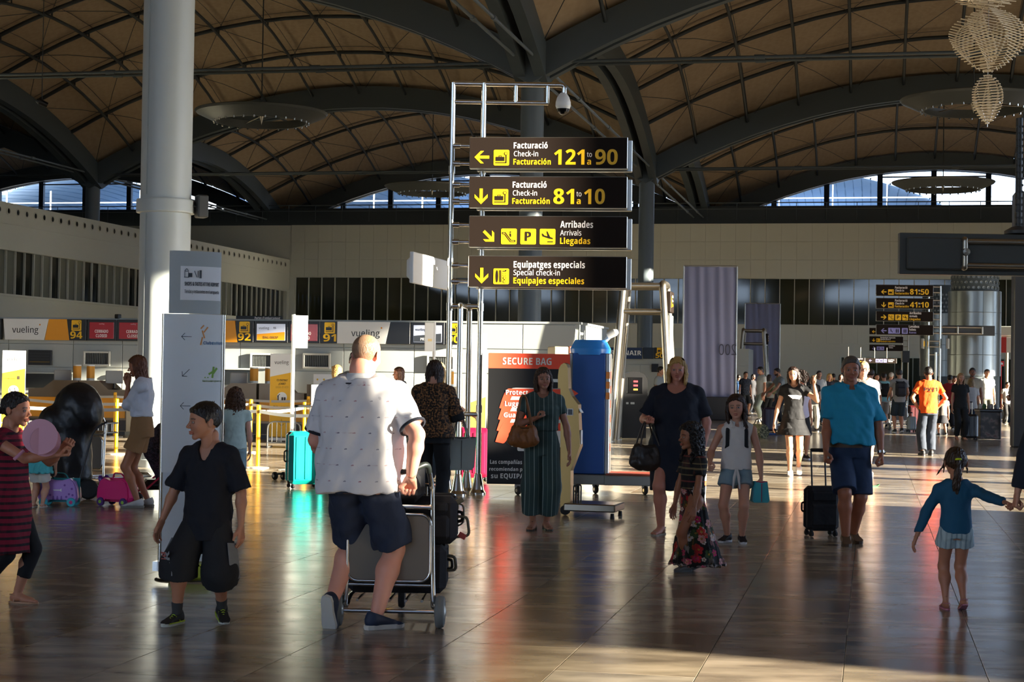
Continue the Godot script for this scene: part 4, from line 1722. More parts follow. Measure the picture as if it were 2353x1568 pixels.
# A garment, cut from the same skeleton. Kinds: top, shorts, trousers, skirt, dress
func garment(J: Dictionary, w: Dictionary) -> MeshInstance3D:
	var o: Node3D = J["node"]
	var gl: float = J["gl"]
	var tg: float = J["tg"]
	var k: float = J["k"]
	var TL: float = J["TL"]
	var trunk: Transform3D = J["trunk"]
	var sw: float = J["sw"]
	var ease: float = w.get("ease", 0.021 if w["kind"] in ["top", "dress"] else 0.011) * k
	var kind: String = w["kind"]
	var job := func() -> Shape:
		var low: Vector3 = J["lo"]
		low.y -= 0.05
		var f := Field.new(low - Vector3.ONE * 0.04, J["hi"] + Vector3.ONE * 0.04, J["cell"])
		var up := trunk.basis.y
		if kind in ["top", "dress"]:
			var hem: float = w.get("hem", -0.12) * TL # below the hip: negative
			var lv := []
			var base: Array = J["lv"]
			var flare: float = w.get("flare", 0.0)
			var waist: float = w.get("waist", 0.0)
			for q in 8:
				var y := lerpf(hem, TL * 1.06, q / 7.0)
				var l := level(base, y)
				var drop := clampf((TL * 0.45 - y) / (TL * 0.45 - hem + 0.001), 0.0, 1.0)
				var loose: float = w.get("loose", 0.0) * clampf((TL * 0.8 - y) / (TL * 0.7), 0.0, 1.0) * k
				var pinch := -waist * k * maxf(0.0, 1.0 - absf(y / TL - 0.4) / 0.25)
				lv.append([y, l[1] + ease + loose + flare * drop * k + pinch, l[2] + ease + loose + flare * 0.8 * drop * k + pinch, l[3]])
			f.trunk(trunk, lv, 0.03)
			var sl: float = w.get("sleeve", 0.55)
			var slack: float = w.get("sleeve_ease", ease + 0.004) 
			for i in 2:
				var sg := 1.0 if i == 0 else -1.0
				var sh: Vector3 = J["sh%d" % i]
				var el: Vector3 = J["el%d" % i]
				var wr: Vector3 = J["wr%d" % i]
				f.limb(trunk * Vector3(sw * 0.45 * sg, TL * 0.96, -0.01), sh + trunk.basis.x * sg * (-0.03 * k if sl <= 0.0 else 0.0), 0.048 * gl + ease, (0.052 if sl > 0.0 else 0.04) * gl + ease, 0.04)
				if sl <= 0.0: continue
				var fr: float = 0.85 if sl <= 1.0 else 1.0
				if sl <= 1.0:
					var e := sh.lerp(el, sl)
					var d := (el - sh).normalized()
					f.limb(sh, sh.lerp(el, minf(sl + 0.15, 1.0)), 0.050 * gl + slack * 0.6, 0.046 * gl + slack * 1.3, 0.02, 1.0, Vector3.BACK, [[e, d]])
				else:
					f.limb(sh, el, 0.050 * gl + slack * 0.6, 0.042 * gl + slack, 0.02)
					var e := el.lerp(wr, sl - 1.0)
					var d := (wr - el).normalized()
					f.limb(el, wr, 0.042 * gl + slack, 0.030 * gl + slack, 0.02, 1.0, Vector3.BACK, [[e, d]])
			f.cut(trunk * Vector3(0, hem, 0), -(up + trunk.basis.z * w.get("tail", 0.0)).normalized())
			var nd: float = w.get("neck", 0.0) # scoop depth
			f.egg(trunk * Vector3(0, TL * 1.09, 0.03 * k + nd * 0.35), Vector3((w.get("neck_wide", 0.064)) * k, 0.05 * k + nd, 0.075 * k + nd * 0.4), 0.01, Basis(), 1)
		if kind in ["shorts", "trousers"]:
			var lv := []
			var base: Array = J["lv"]
			for q in 5:
				var y := lerpf(-0.17 * TL, w.get("waist_at", 0.22) * TL, q / 4.0)
				var l := level(base, y)
				lv.append([y, l[1] + ease, l[2] + ease, l[3]])
			f.trunk(trunk, lv, 0.03)
			var le: float = w.get("leg", 0.8) # 1 is the knee, 2 the ankle
			var wide: float = w.get("wide", 0.02) * k
			for i in 2:
				var hp: Vector3 = J["hp%d" % i]
				var kn: Vector3 = J["kn%d" % i]
				var an: Vector3 = J["an%d" % i]
				if le <= 1.25:
					var e := hp.lerp(kn, le) if le <= 1.0 else kn.lerp(an, le - 1.0)
					var d := (kn - hp).normalized()
					if le > 1.0: d = (an - kn).normalized()
					f.limb(hp, hp.lerp(kn, minf(le + 0.2, 1.0)), 0.088 * gl + ease, lerpf(0.088, 0.058, minf(le, 1.0)) * gl + wide + ease, 0.025, 1.0, Vector3.BACK, [[e, d]])
					if le > 1.0: f.limb(kn, kn.lerp(an, 0.4), 0.058 * gl + wide + ease, 0.056 * gl + wide * 1.2 + ease, 0.02, 1.0, Vector3.BACK, [[e, d]])
				else:
					f.limb(hp, kn, 0.088 * gl + ease, 0.058 * gl + wide * 0.7 + ease, 0.025)
					var e := kn.lerp(an, le - 1.0)
					f.limb(kn, an, 0.058 * gl + wide * 0.7 + ease, 0.038 * gl + wide + ease, 0.02, 1.0, Vector3.BACK, [[e, (an - kn).normalized()]])
			f.cut(trunk * Vector3(0, w.get("waist_at", 0.22) * TL, 0), up)
		if kind == "skirt":
			var lv := []
			var base: Array = J["lv"]
			var hem: float = w.get("hem", -0.8)
			var top: float = w.get("waist_at", 0.3) * TL
			for q in 7:
				var y := lerpf(hem, top, q / 6.0)
				var l := level(base, maxf(y, -0.1 * TL))
				var fl: float = w.get("flare", 0.1) * k * pow(clampf((0.0 - y) / absf(hem), 0.0, 1.0), 1.2)
				lv.append([y, l[1] + ease + fl, l[2] + ease + fl, l[3] + w.get("sweep", 0.0) * clampf(-y / absf(hem), 0.0, 1.0)])
			f.trunk(trunk, lv, 0.02, 2.0)
		if w.has("crease"): f.wrinkle(w["crease"] * k, w.get("crease_size", Vector3(7, 5, 7)) / k, w.get("seed", 3))
		elif J["s"].get("fine", false): f.wrinkle((0.010 if kind in ["top", "dress"] else 0.005) * k, Vector3(8, 5, 8) / k, w.get("seed", 3))
		var out := Shape.new()
		f.mesh(out)
		return out
	var m = w.get("mat", null)
	var node := obj(w.get("name", "shirt"), null, m if m else cloth(w.get("color", "#888888")), o)
	later.append([node, job])
	return node

func level(base: Array, y: float) -> Array:
	var i := 0
	while i < base.size() - 2 and y > base[i + 1][0]: i += 1
	var t := clampf((y - base[i][0]) / (base[i + 1][0] - base[i][0]), 0.0, 1.0)
	var out := [y]
	for q in [1, 2, 3]: out.append(lerpf(base[i][q], base[i + 1][q], t))
	return out

func glasses(J: Dictionary, where: String): # "crown": pushed up into the hair; "eyes"
	var h: Transform3D = J["head"]
	var s := Shape.new()
	var t := Transform3D(Basis(Vector3.RIGHT, -0.75), Vector3(0, 0.92, 0.16)) if where == "crown" else Transform3D(Basis(), Vector3(0, 0.485, 0.40))
	s.tf = h * t
	for sg in [-1.0, 1.0]:
		if where == "eyes": s.lathe([Vector2(0.10, 0.0), Vector2(0.125, 0.012), Vector2(0.125, -0.012), Vector2(0.10, 0.0)], 14, Vector3(0.15 * sg, 0, 0), Basis(Vector3.RIGHT, PI / 2))
		else: s.lathe([Vector2(0, 0.022), Vector2(0.08, 0.018), Vector2(0.125, 0.0), Vector2(0.12, -0.012), Vector2(0.0, 0.0)], 14, Vector3(0.15 * sg, 0, 0), Basis(Vector3.RIGHT, PI / 2))
		s.rod(Vector3(0.27 * sg, 0.03, 0.0), Vector3(0.36 * sg, 0.02, -0.35), 0.014, 5)
	s.rod(Vector3(-0.05, 0.03, 0.01), Vector3(0.05, 0.03, 0.01), 0.014, 5)
	obj("sunglasses", s, mats["black_gloss"], J["node"])
# ---------------------------------------------------------------- flat marks on signs
func mark(parent: Node, outline: PackedVector2Array, m: Material, z: float, called := "mark") -> MeshInstance3D:
	var s := Shape.new()
	s.slab(outline, z - 0.0005, z + 0.0015)
	return obj(called, s, m, parent)

func shifted(a: PackedVector2Array, d: Vector2, k := 1.0, turn := 0.0) -> PackedVector2Array:
	var out := PackedVector2Array()
	for p in a: out.append((p * k).rotated(turn) + d)
	return out

func strip(a: Vector2, b: Vector2, w: float) -> PackedVector2Array:
	var n := (b - a).normalized().orthogonal() * w * 0.5
	return PackedVector2Array([a + n, b + n, b - n, a - n])

func disc(c: Vector2, r: float, n := 16) -> PackedVector2Array:
	var out := PackedVector2Array()
	for i in n: out.append(c + Vector2(cos(TAU * i / n), sin(TAU * i / n)) * r)
	return out

# an arrow one unit long, pointing at angle `turn` (0 = left)
func arrow(parent: Node, c: Vector2, size: float, turn: float, m: Material, z: float, thin := false):
	var w := 0.2 if not thin else 0.045
	var a: PackedVector2Array
	if thin:
		for seg in [[Vector2(-0.5, 0), Vector2(0.5, 0)], [Vector2(-0.5, 0), Vector2(-0.18, 0.34)], [Vector2(-0.5, 0), Vector2(-0.18, -0.34)]]:
			mark(parent, shifted(strip(seg[0], seg[1], w), c, size, turn), m, z, "arrow")
		return
	a = poly([-0.5, 0.0, -0.08, -0.42, 0.14, -0.42, -0.19, -0.1, 0.5, -0.1, 0.5, 0.1, -0.19, 0.1, 0.14, 0.42, -0.08, 0.42])
	mark(parent, shifted(a, c, size, turn), m, z, "arrow")

# a square pictogram of side s, centred at c
func pictogram(parent: Node, kind: String, c: Vector2, s: float, ground_: Material, ink: Material, z: float):
	var o := mark(parent, shifted(round_rect(s, s, s * 0.08), c), ground_, z, "pictogram")
	var f := z + 0.0022
	var add := func(a: PackedVector2Array): mark(o, shifted(a, c, s), ink, f, "symbol")
	if kind == "bag":
		add.call(poly([-0.36, -0.22, 0.20, -0.22, 0.20, 0.06, -0.36, 0.06]))
		add.call(poly([-0.15, 0.06, -0.12, 0.06, -0.12, 0.12, -0.02, 0.12, -0.02, 0.06, 0.01, 0.06, 0.01, 0.15, -0.15, 0.15]))
		add.call(poly([-0.38, -0.36, 0.34, -0.36, 0.34, 0.18, 0.28, 0.18, 0.28, -0.30, -0.38, -0.30]))
		var ring := PackedVector2Array()
		for i in 17: ring.append(Vector2(0.29, 0.26) + Vector2(cos(TAU * i / 16.0), sin(TAU * i / 16.0)) * 0.12)
		for i in 17: ring.append(Vector2(0.29, 0.26) + Vector2(cos(TAU * i / 16.0), -sin(TAU * i / 16.0)) * 0.085)
		add.call(disc(Vector2(0.29, 0.26), 0.115))
		mark(o, shifted(disc(Vector2(0.29, 0.26), 0.078), c, s), ground_, f + 0.001, "symbol")
	elif kind == "escalator":
		for seg in [[-0.40, 0.26, -0.24, 0.26], [-0.24, 0.26, 0.14, -0.24], [0.14, -0.24, 0.40, -0.24], [-0.40, 0.16, -0.28, 0.16], [-0.28, 0.16, 0.10, -0.34], [0.10, -0.34, 0.38, -0.34], [-0.41, 0.15, -0.41, 0.27], [0.40, -0.35, 0.40, -0.23]]:
			add.call(strip(Vector2(seg[0], seg[1]), Vector2(seg[2], seg[3]), 0.045))
		add.call(disc(Vector2(0.10, 0.28), 0.05, 10))
		add.call(poly([0.04, 0.20, 0.14, 0.20, 0.16, -0.02, 0.08, -0.02]))
	elif kind == "P":
		text(o, "P", c.x, c.y - s * 0.30, s * 0.6, ink, f, true, 0.0, 1, "symbol")
	elif kind == "plane":
		add.call(poly([-0.36, 0.20, -0.30, 0.20, -0.20, 0.08, 0.02, 0.02, -0.06, 0.34, 0.0, 0.34, 0.18, -0.02, 0.34, -0.08, 0.36, -0.16, 0.10, -0.12, -0.32, 0.02]))
		add.call(poly([0.0, -0.36, 0.36, -0.36, 0.36, -0.30, 0.0, -0.30]))
	elif kind == "sport":
		var e := PackedVector2Array()
		for i in 16: e.append(Vector2(-0.27 + 0.085 * cos(TAU * i / 16), 0.40 * sin(TAU * i / 16)))
		add.call(e)
		for x in [-0.08, 0.0]: add.call(strip(Vector2(x, -0.38), Vector2(x - 0.02, 0.40), 0.04))
		for y in [-0.10, -0.33]:
			add.call(disc(Vector2(0.22, y), 0.105, 14))
			mark(o, shifted(disc(Vector2(0.22, y), 0.075, 14), c, s), ground_, f + 0.001, "symbol")
		add.call(poly([0.10, 0.30, 0.30, 0.30, 0.36, 0.42, 0.28, 0.42, 0.24, 0.36, 0.10, 0.36]))
		for x in [0.12, 0.28]: for y in [0.06, 0.18]: add.call(disc(Vector2(x, y), 0.025, 8))
		add.call(strip(Vector2(0.12, -0.12), Vector2(0.30, -0.30), 0.03))
	elif kind == "wc":
		for x in [-0.12, 0.18]:
			add.call(disc(Vector2(x, 0.28), 0.08, 10))
			add.call(poly([x - 0.10, 0.18, x + 0.10, 0.18, x + 0.07, -0.36, x - 0.07, -0.36]))
	elif kind == "chair":
		add.call(disc(Vector2(-0.05, 0.28), 0.08, 10))
		add.call(poly([-0.10, 0.18, 0.02, 0.18, 0.04, -0.02, 0.22, -0.06, 0.24, -0.3, 0.16, -0.3, 0.14, -0.12, -0.10, -0.1]))

# ---------------------------------------------------------------- the wayfinding panels
# a panel w by h; its children stand on the front face; units of `put` are 1/762 m from the lower left corner
func sign_panel(label: String, where: Vector3, turn: float, w := 2.02, h := 0.402, group := "", backed := true) -> Node3D:
	var o := thing("direction_sign", label, "sign", where, turn, group)
	var s := Shape.new()
	s.box(Vector3(0, 0, -0.05), Vector3(w, h, 0.1), 0.006)
	obj("cabinet", s, mats["aluminium"], o)
	s = Shape.new()
	s.box(Vector3(0, 0, 0.001), Vector3(w - 0.014, h - 0.014, 0.006))
	obj("face", s, mats["sign_dark"], o)
	if backed:
		s = Shape.new()
		s.box(Vector3(0.06, -0.01, -0.27), Vector3(w - 0.02, h, 0.1), 0.006)
		s.box(Vector3(0.03, 0, -0.16), Vector3(w - 0.16, h * 0.8, 0.14))
		obj("rear_cabinet", s, mats["aluminium"], o)
	return o

func sp(x: float, y: float, h := 305.0) -> Vector2: # units from the upper left corner of the panel's face
	return Vector2(x / 762.0 - 1.01, 0.2 - y / 762.0)

func words_on(o: Node3D, s: String, x: float, base: float, cap: float, m: Material, x2 := 0.0, bold := true):
	var p := sp(x, base)
	text(o, s, p.x, p.y, cap / 762.0, m, 0.004, bold, (x2 - x) / 762.0 if x2 > 0.0 else 0.0)

func build_mast():
	# the tall steel mast that carries the signs
	var foot := ground(1068, 1135)
	var o := thing("sign_mast", "tall polished steel ladder mast carrying four dark signs and a dome camera", "mast", foot)
	var z := foot.z
	var X := func(px: float, py: float) -> float: return at(px, py, -z).x - foot.x
	var Y := func(px: float, py: float) -> float: return at(px, py, -z).y
	var xl: float = X.call(1034, 660)
	var xr: float = X.call(1105, 660)
	var top: float = Y.call(1040, 190)
	var r := 0.036
	for x in [xl, xr]:
		var s := Shape.new()
		s.rod(Vector3(x, 0.02, 0), Vector3(x, top, 0), r, 14)
		s.lathe([Vector2(0.0, 0), Vector2(0.11, 0), Vector2(0.11, 0.02), Vector2(0.085, 0.06), Vector2(0.045, 0.26), Vector2(r, 0.27)], 18, Vector3(x, 0, 0))
		for y in [1.1, Y.call(1034, 705), 3.0, 4.2]: s.lathe([Vector2(r, -0.05), Vector2(r + 0.008, -0.05), Vector2(r + 0.008, 0.05), Vector2(r, 0.05)], 14, Vector3(x, y, 0))
		obj("pole", s, mats["chrome"], o)
	var xm := (xl + xr) * 0.5
	for q in [[xm - 0.05, 0.30], [xm + 0.05, -0.32]]:
		var s := Shape.new()
		var yy: float = Y.call(1060, 703)
		s.tube(bend([Vector3(q[0], 0.02, q[1]), Vector3(q[0], yy, q[1]), Vector3(q[0] , yy, 0)], 0.06), r, 14)
		s.lathe([Vector2(0.0, 0), Vector2(0.11, 0), Vector2(0.11, 0.02), Vector2(0.085, 0.06), Vector2(0.045, 0.26), Vector2(r, 0.27)], 18, Vector3(q[0], 0, q[1]))
		obj("pole", s, mats["chrome"], o)
	for py in [704.0, 952.0]:
		var s := Shape.new()
		var y: float = Y.call(1068, py)
		s.rod(Vector3(xl, y, 0), Vector3(xr, y, 0), 0.03, 12)
		s.rod(Vector3(xm - 0.05, y, 0.3), Vector3(xm + 0.05, y, -0.32), 0.03, 12)
		obj("rung", s, mats["chrome"], o)
	for py in [335.0, 376.0, 425.0, 463.0, 517.0, 556.0, 610.0, 647.0]:
		var s := Shape.new()
		var y: float = Y.call(1060, py)
		s.rod(Vector3(xl, y, 0), Vector3(X.call(1300, py), y, 0), 0.024, 12)
		s.lathe([Vector2(0.024, -0.05), Vector2(0.036, -0.045), Vector2(0.036, 0.045), Vector2(0.024, 0.05)], 12, Vector3(xl + 0.06, y, 0), Basis(Vector3(0, 0, 1), PI / 2))
		obj("rung", s, mats["chrome"], o)
	var arm := Shape.new()
	var y1: float = Y.call(1040, 192)
	var y2: float = Y.call(1040, 234)
	arm.tube(bend([Vector3(xl, y1, 0), Vector3(X.call(1297, 190), y1, 0), Vector3(X.call(1297, 190), Y.call(1297, 216), 0)], 0.05), r * 0.95, 12)
	arm.tube([Vector3(xl, y2, 0), Vector3(X.call(1260, 234), y2, 0)], r * 0.8, 12)
	for px in [1185.0, 1258.0]: arm.rod(Vector3(X.call(px, 210), y2, 0), Vector3(X.call(px, 210), y1, 0), r * 0.85, 12)
	obj("camera_arm", arm, mats["chrome"], o)
	var cp := Vector3(foot.x + X.call(1294, 240), Y.call(1294, 240), z)
	var c := thing("security_camera", "white teardrop dome security camera hanging from the end of the mast arm", "camera", cp)
	var s := Shape.new()
	s.lathe([Vector2(0.085, -0.06), Vector2(0.1, -0.02), Vector2(0.098, 0.03), Vector2(0.08, 0.09), Vector2(0.05, 0.135), Vector2(0.035, 0.15), Vector2(0.0, 0.152)], 28)
	obj("housing", s, mats["white"], c)
	s = Shape.new()
	s.lathe([Vector2(0, -0.145), Vector2(0.04, -0.13), Vector2(0.07, -0.10), Vector2(0.085, -0.06)], 24)
	obj("dome", s, mats["black_gloss"], c)
	# its four panels
	var lab := ["dark sign pointing left to check-in desks 121 to 90, topmost on the steel mast", "dark sign pointing down to check-in desks 81 to 10, second on the mast",
		"dark arrivals sign with escalator, parking and plane symbols on the steel mast", "dark special check-in sign, lowest of the four front panels on the steel mast"]
	var A := mats["sign_yellow"] as Material
	var Wt := mats["sign_white"] as Material
	var ink := mats["sign_dark"] as Material
	for i in 4:
		var pxy: Array = [[1259.5, 351.5], [1258.5, 442.0], [1258.5, 533.0], [1257.0, 625.0]][i]
		var p := at(pxy[0], pxy[1], -z - 0.36)
		var q := sign_panel(lab[i], p, -0.11, 2.03, 0.405, "sign panels on the tall steel mast")
		if i < 2:
			var dx: float = 0 if i == 0 else -6
			if i == 0: arrow(q, sp(120, 195), 0.19, 0.0, A, 0.005)
			else: arrow(q, sp(117, 195), 0.20, PI / 2, A, 0.005)
			pictogram(q, "bag", sp(313 + dx, 200), 0.2, A, ink, 0.005)
			words_on(q, "Facturació", 432 + dx, 110, 58, Wt, 764 + dx)
			words_on(q, "Check-in", 435 + dx, 187, 50, Wt, 672 + dx, false)
			words_on(q, "Facturación", 430 + dx, 268, 55, A, 797 + dx)
			if i == 0:
				words_on(q, "121", 829, 270, 146, A, 1125)
				words_on(q, "to", 1148, 192, 48, Wt, 1197, false)
				words_on(q, "a", 1150, 268, 60, A, 1190)
				words_on(q, "90", 1228, 270, 146, A, 1447)
			else:
				words_on(q, "81", 826, 270, 146, A, 1028)
				words_on(q, "to", 1050, 192, 48, Wt, 1099, false)
				words_on(q, "a", 1053, 268, 60, A, 1093)
				words_on(q, "10", 1125, 270, 146, A, 1327)
		elif i == 2:
			arrow(q, sp(195, 200), 0.19, PI * 0.75, A, 0.005)
			pictogram(q, "escalator", sp(391, 200), 0.2, A, ink, 0.005)
			pictogram(q, "P", sp(580, 200), 0.2, A, ink, 0.005)
			pictogram(q, "plane", sp(769, 200), 0.2, A, ink, 0.005)
			words_on(q, "Arribades", 892, 112, 62, Wt, 1211)
			words_on(q, "Arrivals", 892, 188, 52, Wt, 1098, false)
			words_on(q, "Llegadas", 892, 270, 58, A, 1186)
		else:
			arrow(q, sp(130, 195), 0.20, PI / 2, A, 0.005)
			pictogram(q, "sport", sp(322, 200), 0.2, A, ink, 0.005)
			words_on(q, "Equipatges especials", 442, 115, 62, Wt, 1138)
			words_on(q, "Special check-in", 442, 188, 52, Wt, 895, false)
			words_on(q, "Equipajes especiales", 442, 270, 58, A, 1132)
	# the sign at right angles, seen from behind
	var e := at(945, 614, 21.0)
	var mid := e + hall * Vector3(0, 0, -0.98)
	var b := thing("direction_sign", "white sign seen edge on from behind, reaching left from the steel mast", "sign", mid, -TURN + PI / 2)
	s = Shape.new()
	s.box(Vector3(0, 0, 0), Vector3(1.95, 0.39, 0.05), 0.008)
	s.box(Vector3(0, 0, -0.07), Vector3(1.6, 0.28, 0.1), 0.04)
	obj("cabinet", s, mats["white"], b)
	s = Shape.new()
	for sg in [-1.0, 1.0]: s.tube(bend([Vector3(0.9, 0.1 * sg, -0.12), Vector3(0.9, 0.1 * sg, -0.24), Vector3(0.1, 0.1 * sg, -0.24), Vector3(0.1, 0.1 * sg, -0.12)], 0.05), 0.026, 10)
	s.tube([Vector3(0.86, -0.1, -0.24), Vector3(0.86, 0.1, -0.24)], 0.026, 10)
	s.tube([Vector3(0.2, -0.1, -0.24), Vector3(0.2, 0.1, -0.24)], 0.026, 10)
	obj("bracket", s, mats["chrome"], b)

func small_panel(label: String, px: Array, depth: float, group: String) -> Node3D: # px: left, right, top, bottom
	var p := at((px[0] + px[1]) * 0.5, (px[2] + px[3]) * 0.5, depth)
	var k := depth / FOCAL
	var q := sign_panel(label, p, -0.06, (px[1] - px[0]) * k, (px[3] - px[2]) * k, group, false)
	return q

func build_far_signs():
	var A := mats["sign_yellow"] as Material
	var Wt := mats["sign_white"] as Material
	var Li := mats["sign_lilac"] as Material
	var ink := mats["sign_dark"] as Material
	# second mast, far right
	var D := 61.0
	var g := "sign panels on the far right mast"
	var rows := [[655.0, 681.0, "far dark sign pointing left to desks 81 to 50"], [685.5, 710.0, "far dark sign pointing down to desks 41 to 10"], [716.0, 739.0, "far dark arrivals sign with arrow pointing right"], [746.5, 770.5, "far dark sign with lilac arrow to the toilets"]]
	for i in 4:
		var q := small_panel(rows[i][2] + ", before the drum", [2014.0, 2144.0, rows[i][0], rows[i][1]], D, g)
		if i < 2:
			arrow(q, sp(200, 195), 0.19, 0.0 if i == 0 else PI / 2, A, 0.005)
			pictogram(q, "bag", sp(395, 200), 0.2, A, ink, 0.005)
			words_on(q, "Facturació", 505, 105, 62, Wt, 840)
			words_on(q, "Check-in", 508, 182, 54, Wt, 750)
			words_on(q, "Facturación", 505, 262, 58, A, 880)
			words_on(q, "81" if i == 0 else "41", 910, 262, 150, A, 1110)
			words_on(q, "to", 1135, 170, 50, Wt, 1190)
			words_on(q, "a", 1140, 255, 50, A, 1190)
			words_on(q, "50" if i == 0 else "10", 1205, 262, 150, A, 1420)
		elif i == 2:
			arrow(q, sp(200, 180), 0.2, PI, A, 0.005)
			pictogram(q, "escalator", sp(400, 180), 0.21, A, ink, 0.005)
			pictogram(q, "P", sp(590, 180), 0.21, A, ink, 0.005)
			pictogram(q, "plane", sp(780, 180), 0.21, A, ink, 0.005)
			words_on(q, "Arribades", 895, 90, 62, Wt, 1215)
			words_on(q, "Arrivals", 895, 170, 54, Wt, 1105)
			words_on(q, "Llegadas", 895, 255, 58, A, 1195)
		else:
			arrow(q, sp(200, 180), 0.2, 0.0, Li, 0.005)
			pictogram(q, "chair", sp(400, 180), 0.21, Li, ink, 0.005)
			pictogram(q, "wc", sp(560, 180), 0.21, Li, ink, 0.005)
			pictogram(q, "wc", sp(770, 180), 0.21, Li, ink, 0.005)
			words_on(q, "Lavabos", 880, 90, 62, Wt, 1160)
			words_on(q, "Toilets", 880, 170, 54, Wt, 1070)
			words_on(q, "Aseos", 880, 250, 58, Li, 1080)
	var base := at(2150, 900, D + 0.15)
	base.y = 0
	var o := thing("sign_mast", "slim steel ladder mast of the far right signs, before the clad drum", "mast", base)
	var xs := [at(2136, 760, D).x - base.x, at(2163, 760, D).x - base.x]
	var hi := [at(2136, 672, D).y, at(2163, 657, D).y]
	for i in 2:
		var s := Shape.new()
		s.rod(Vector3(xs[i], 0, 0), Vector3(xs[i], hi[i], 0), 0.04, 10)
		obj("pole", s, mats["chrome"], o)
	var s := Shape.new()
	var mx: float = (xs[0] + xs[1]) * 0.5
	s.rod(Vector3(mx, 0, 0.25), Vector3(mx, at(2150, 810, D).y, 0.25), 0.04, 10)
	obj("pole", s, mats["chrome"], o)
	for py in [659.0, 672.0, 690.0, 703.0, 721.0, 734.0, 752.0, 766.0, 784.0, 797.0, 815.0]:
		s = Shape.new()
		var y := at(2150, py, D).y
		s.rod(Vector3(xs[0] if py > 780 else xs[0] - 0.3, y, 0), Vector3(xs[1], y, 0), 0.025, 8)
		obj("rung", s, mats["brushed"], o)
	var bq := at(2226, 760, D + 0.4)
	var bs := thing("direction_sign", "dark sign seen from behind with two rails, right of the far mast", "sign", bq, PI - 0.06)
	s = Shape.new()
	s.box(Vector3.ZERO, Vector3(1.85, 0.36, 0.1), 0.01)
	obj("cabinet", s, flat("#3c3c3a", 0.45), bs)
	s = Shape.new()
	for sg in [-1.0, 1.0]: s.rod(Vector3(-0.45, 0.11 * sg, -0.14), Vector3(1.2, 0.11 * sg, -0.14), 0.03, 8)
	for x in [-0.45, 0.42]: s.rod(Vector3(x, -0.13, -0.14), Vector3(x, 0.13, -0.14), 0.04, 8)
	obj("bracket", s, mats["brushed"], bs)
	for q in [[2121.0, 790.0, "left"], [2178.0, 790.0, "right"]]:
		var pb := thing("direction_sign", "small edge-on sign on the %s side of the far right mast" % ["near" if q[2] == "left" else "drum"], "sign", at(q[0], q[1], D), 1.25)
		s = Shape.new()
		s.box(Vector3.ZERO, Vector3(0.7, 0.36, 0.08), 0.01)
		obj("cabinet", s, flat("#8d8d88", 0.45), pb)
		if q[2] == "left": mark(pb, round_rect(0.5, 0.2, 0.01), A, 0.042)
	# third mast, farther
	D = 102.0
	g = "sign panels on the farthest mast"
	var L3 := [[1998.0, 2075.0, 754.0, 769.0, "farthest dark sign with yellow arrow, half hidden behind the toilets sign"], [1998.0, 2075.0, 773.5, 788.5, "farthest dark special check-in sign with yellow arrow and symbol"], [1998.0, 2075.0, 792.5, 807.0, "farthest dark sign with lilac toilet symbols"]]
	for i in 3:
		var q := small_panel(L3[i][4], L3[i].slice(0, 4), D, g)
		arrow(q, sp(200, 180), 0.2, 0.0 if i == 0 else PI / 2, A if i < 2 else Li, 0.005)
		if i == 1:
			pictogram(q, "sport", sp(400, 180), 0.22, A, ink, 0.005)
			words_on(q, "Equipatges especials", 505, 90, 62, Wt, 1180)
			words_on(q, "Special check-in", 505, 170, 54, Wt, 960)
			words_on(q, "Equipajes especiales", 505, 255, 58, A, 1180)
		elif i == 2:
			pictogram(q, "wc", sp(420, 180), 0.22, Li, ink, 0.005)
			pictogram(q, "chair", sp(590, 180), 0.22, Li, ink, 0.005)
			words_on(q, "Lavabos", 880, 90, 62, Wt, 1160)
			words_on(q, "Toilets", 880, 170, 54, Wt, 1070)
	base = at(2080, 900, D)
	base.y = 0
	o = thing("sign_mast", "thin steel ladder mast of the farthest signs, left of the drums", "mast", base)
	for px in [2073.0, 2087.0]:
		s = Shape.new()
		s.rod(Vector3(at(px, 800, D).x - base.x, 0, 0), Vector3(at(px, 800, D).x - base.x, at(px, 765, D).y, 0), 0.05, 8)
		obj("pole", s, mats["brushed"], o)
	for py in [770.0, 783.0, 797.0, 812.0, 826.0]:
		s = Shape.new()
		var y := at(2080, py, D).y
		s.rod(Vector3(at(2070, py, D).x - base.x, y, 0), Vector3(at(2087, py, D).x - base.x, y, 0), 0.035, 6)
		obj("rung", s, mats["brushed"], o)
	s = Shape.new()
	s.box(Vector3(0, at(2080, 820, D).y, 0.1), Vector3(0.42, 0.7, 0.1), 0.01)
	obj("box", s, mats["black"], o)
	# two boards hanging at the end of the hall
	D = 98.0
	for i in 2:
		var q := small_panel("long dark board hanging over the far crowd, with yellow lettering" if i == 0 else "long dark board hanging over the far crowd, with lilac symbols", [1940.0, 1987.0, 822.0, 834.0] if i == 0 else [1988.0, 2060.0, 823.5, 835.0], D, "boards hanging at the end of the hall")
		if i == 0:
			pictogram(q, "bag", Vector2(-0.42, 0.0), 0.24, A, ink, 0.005)
			text(q, "Equipatges especials", -0.22, 0.05, 0.065, Wt, 0.005, true, 0.7)
			text(q, "Special check-in", -0.22, -0.03, 0.06, Wt, 0.005, true, 0.5)
			text(q, "Equipajes especiales", -0.22, -0.11, 0.065, A, 0.005, true, 0.7)
		else:
			arrow(q, Vector2(-0.6, 0), 0.16, 0.0, Li, 0.005)
			pictogram(q, "wc", Vector2(-0.2, 0), 0.2, Li, ink, 0.005)
			pictogram(q, "wc", Vector2(0.02, 0), 0.2, Li, ink, 0.005)
			pictogram(q, "chair", Vector2(0.25, 0), 0.2, Li, ink, 0.005)
			text(q, "Lavabos", 0.42, 0.02, 0.065, Wt, 0.005)
			text(q, "Toilets", 0.42, -0.07, 0.06, Wt, 0.005)
		var wire := Shape.new()
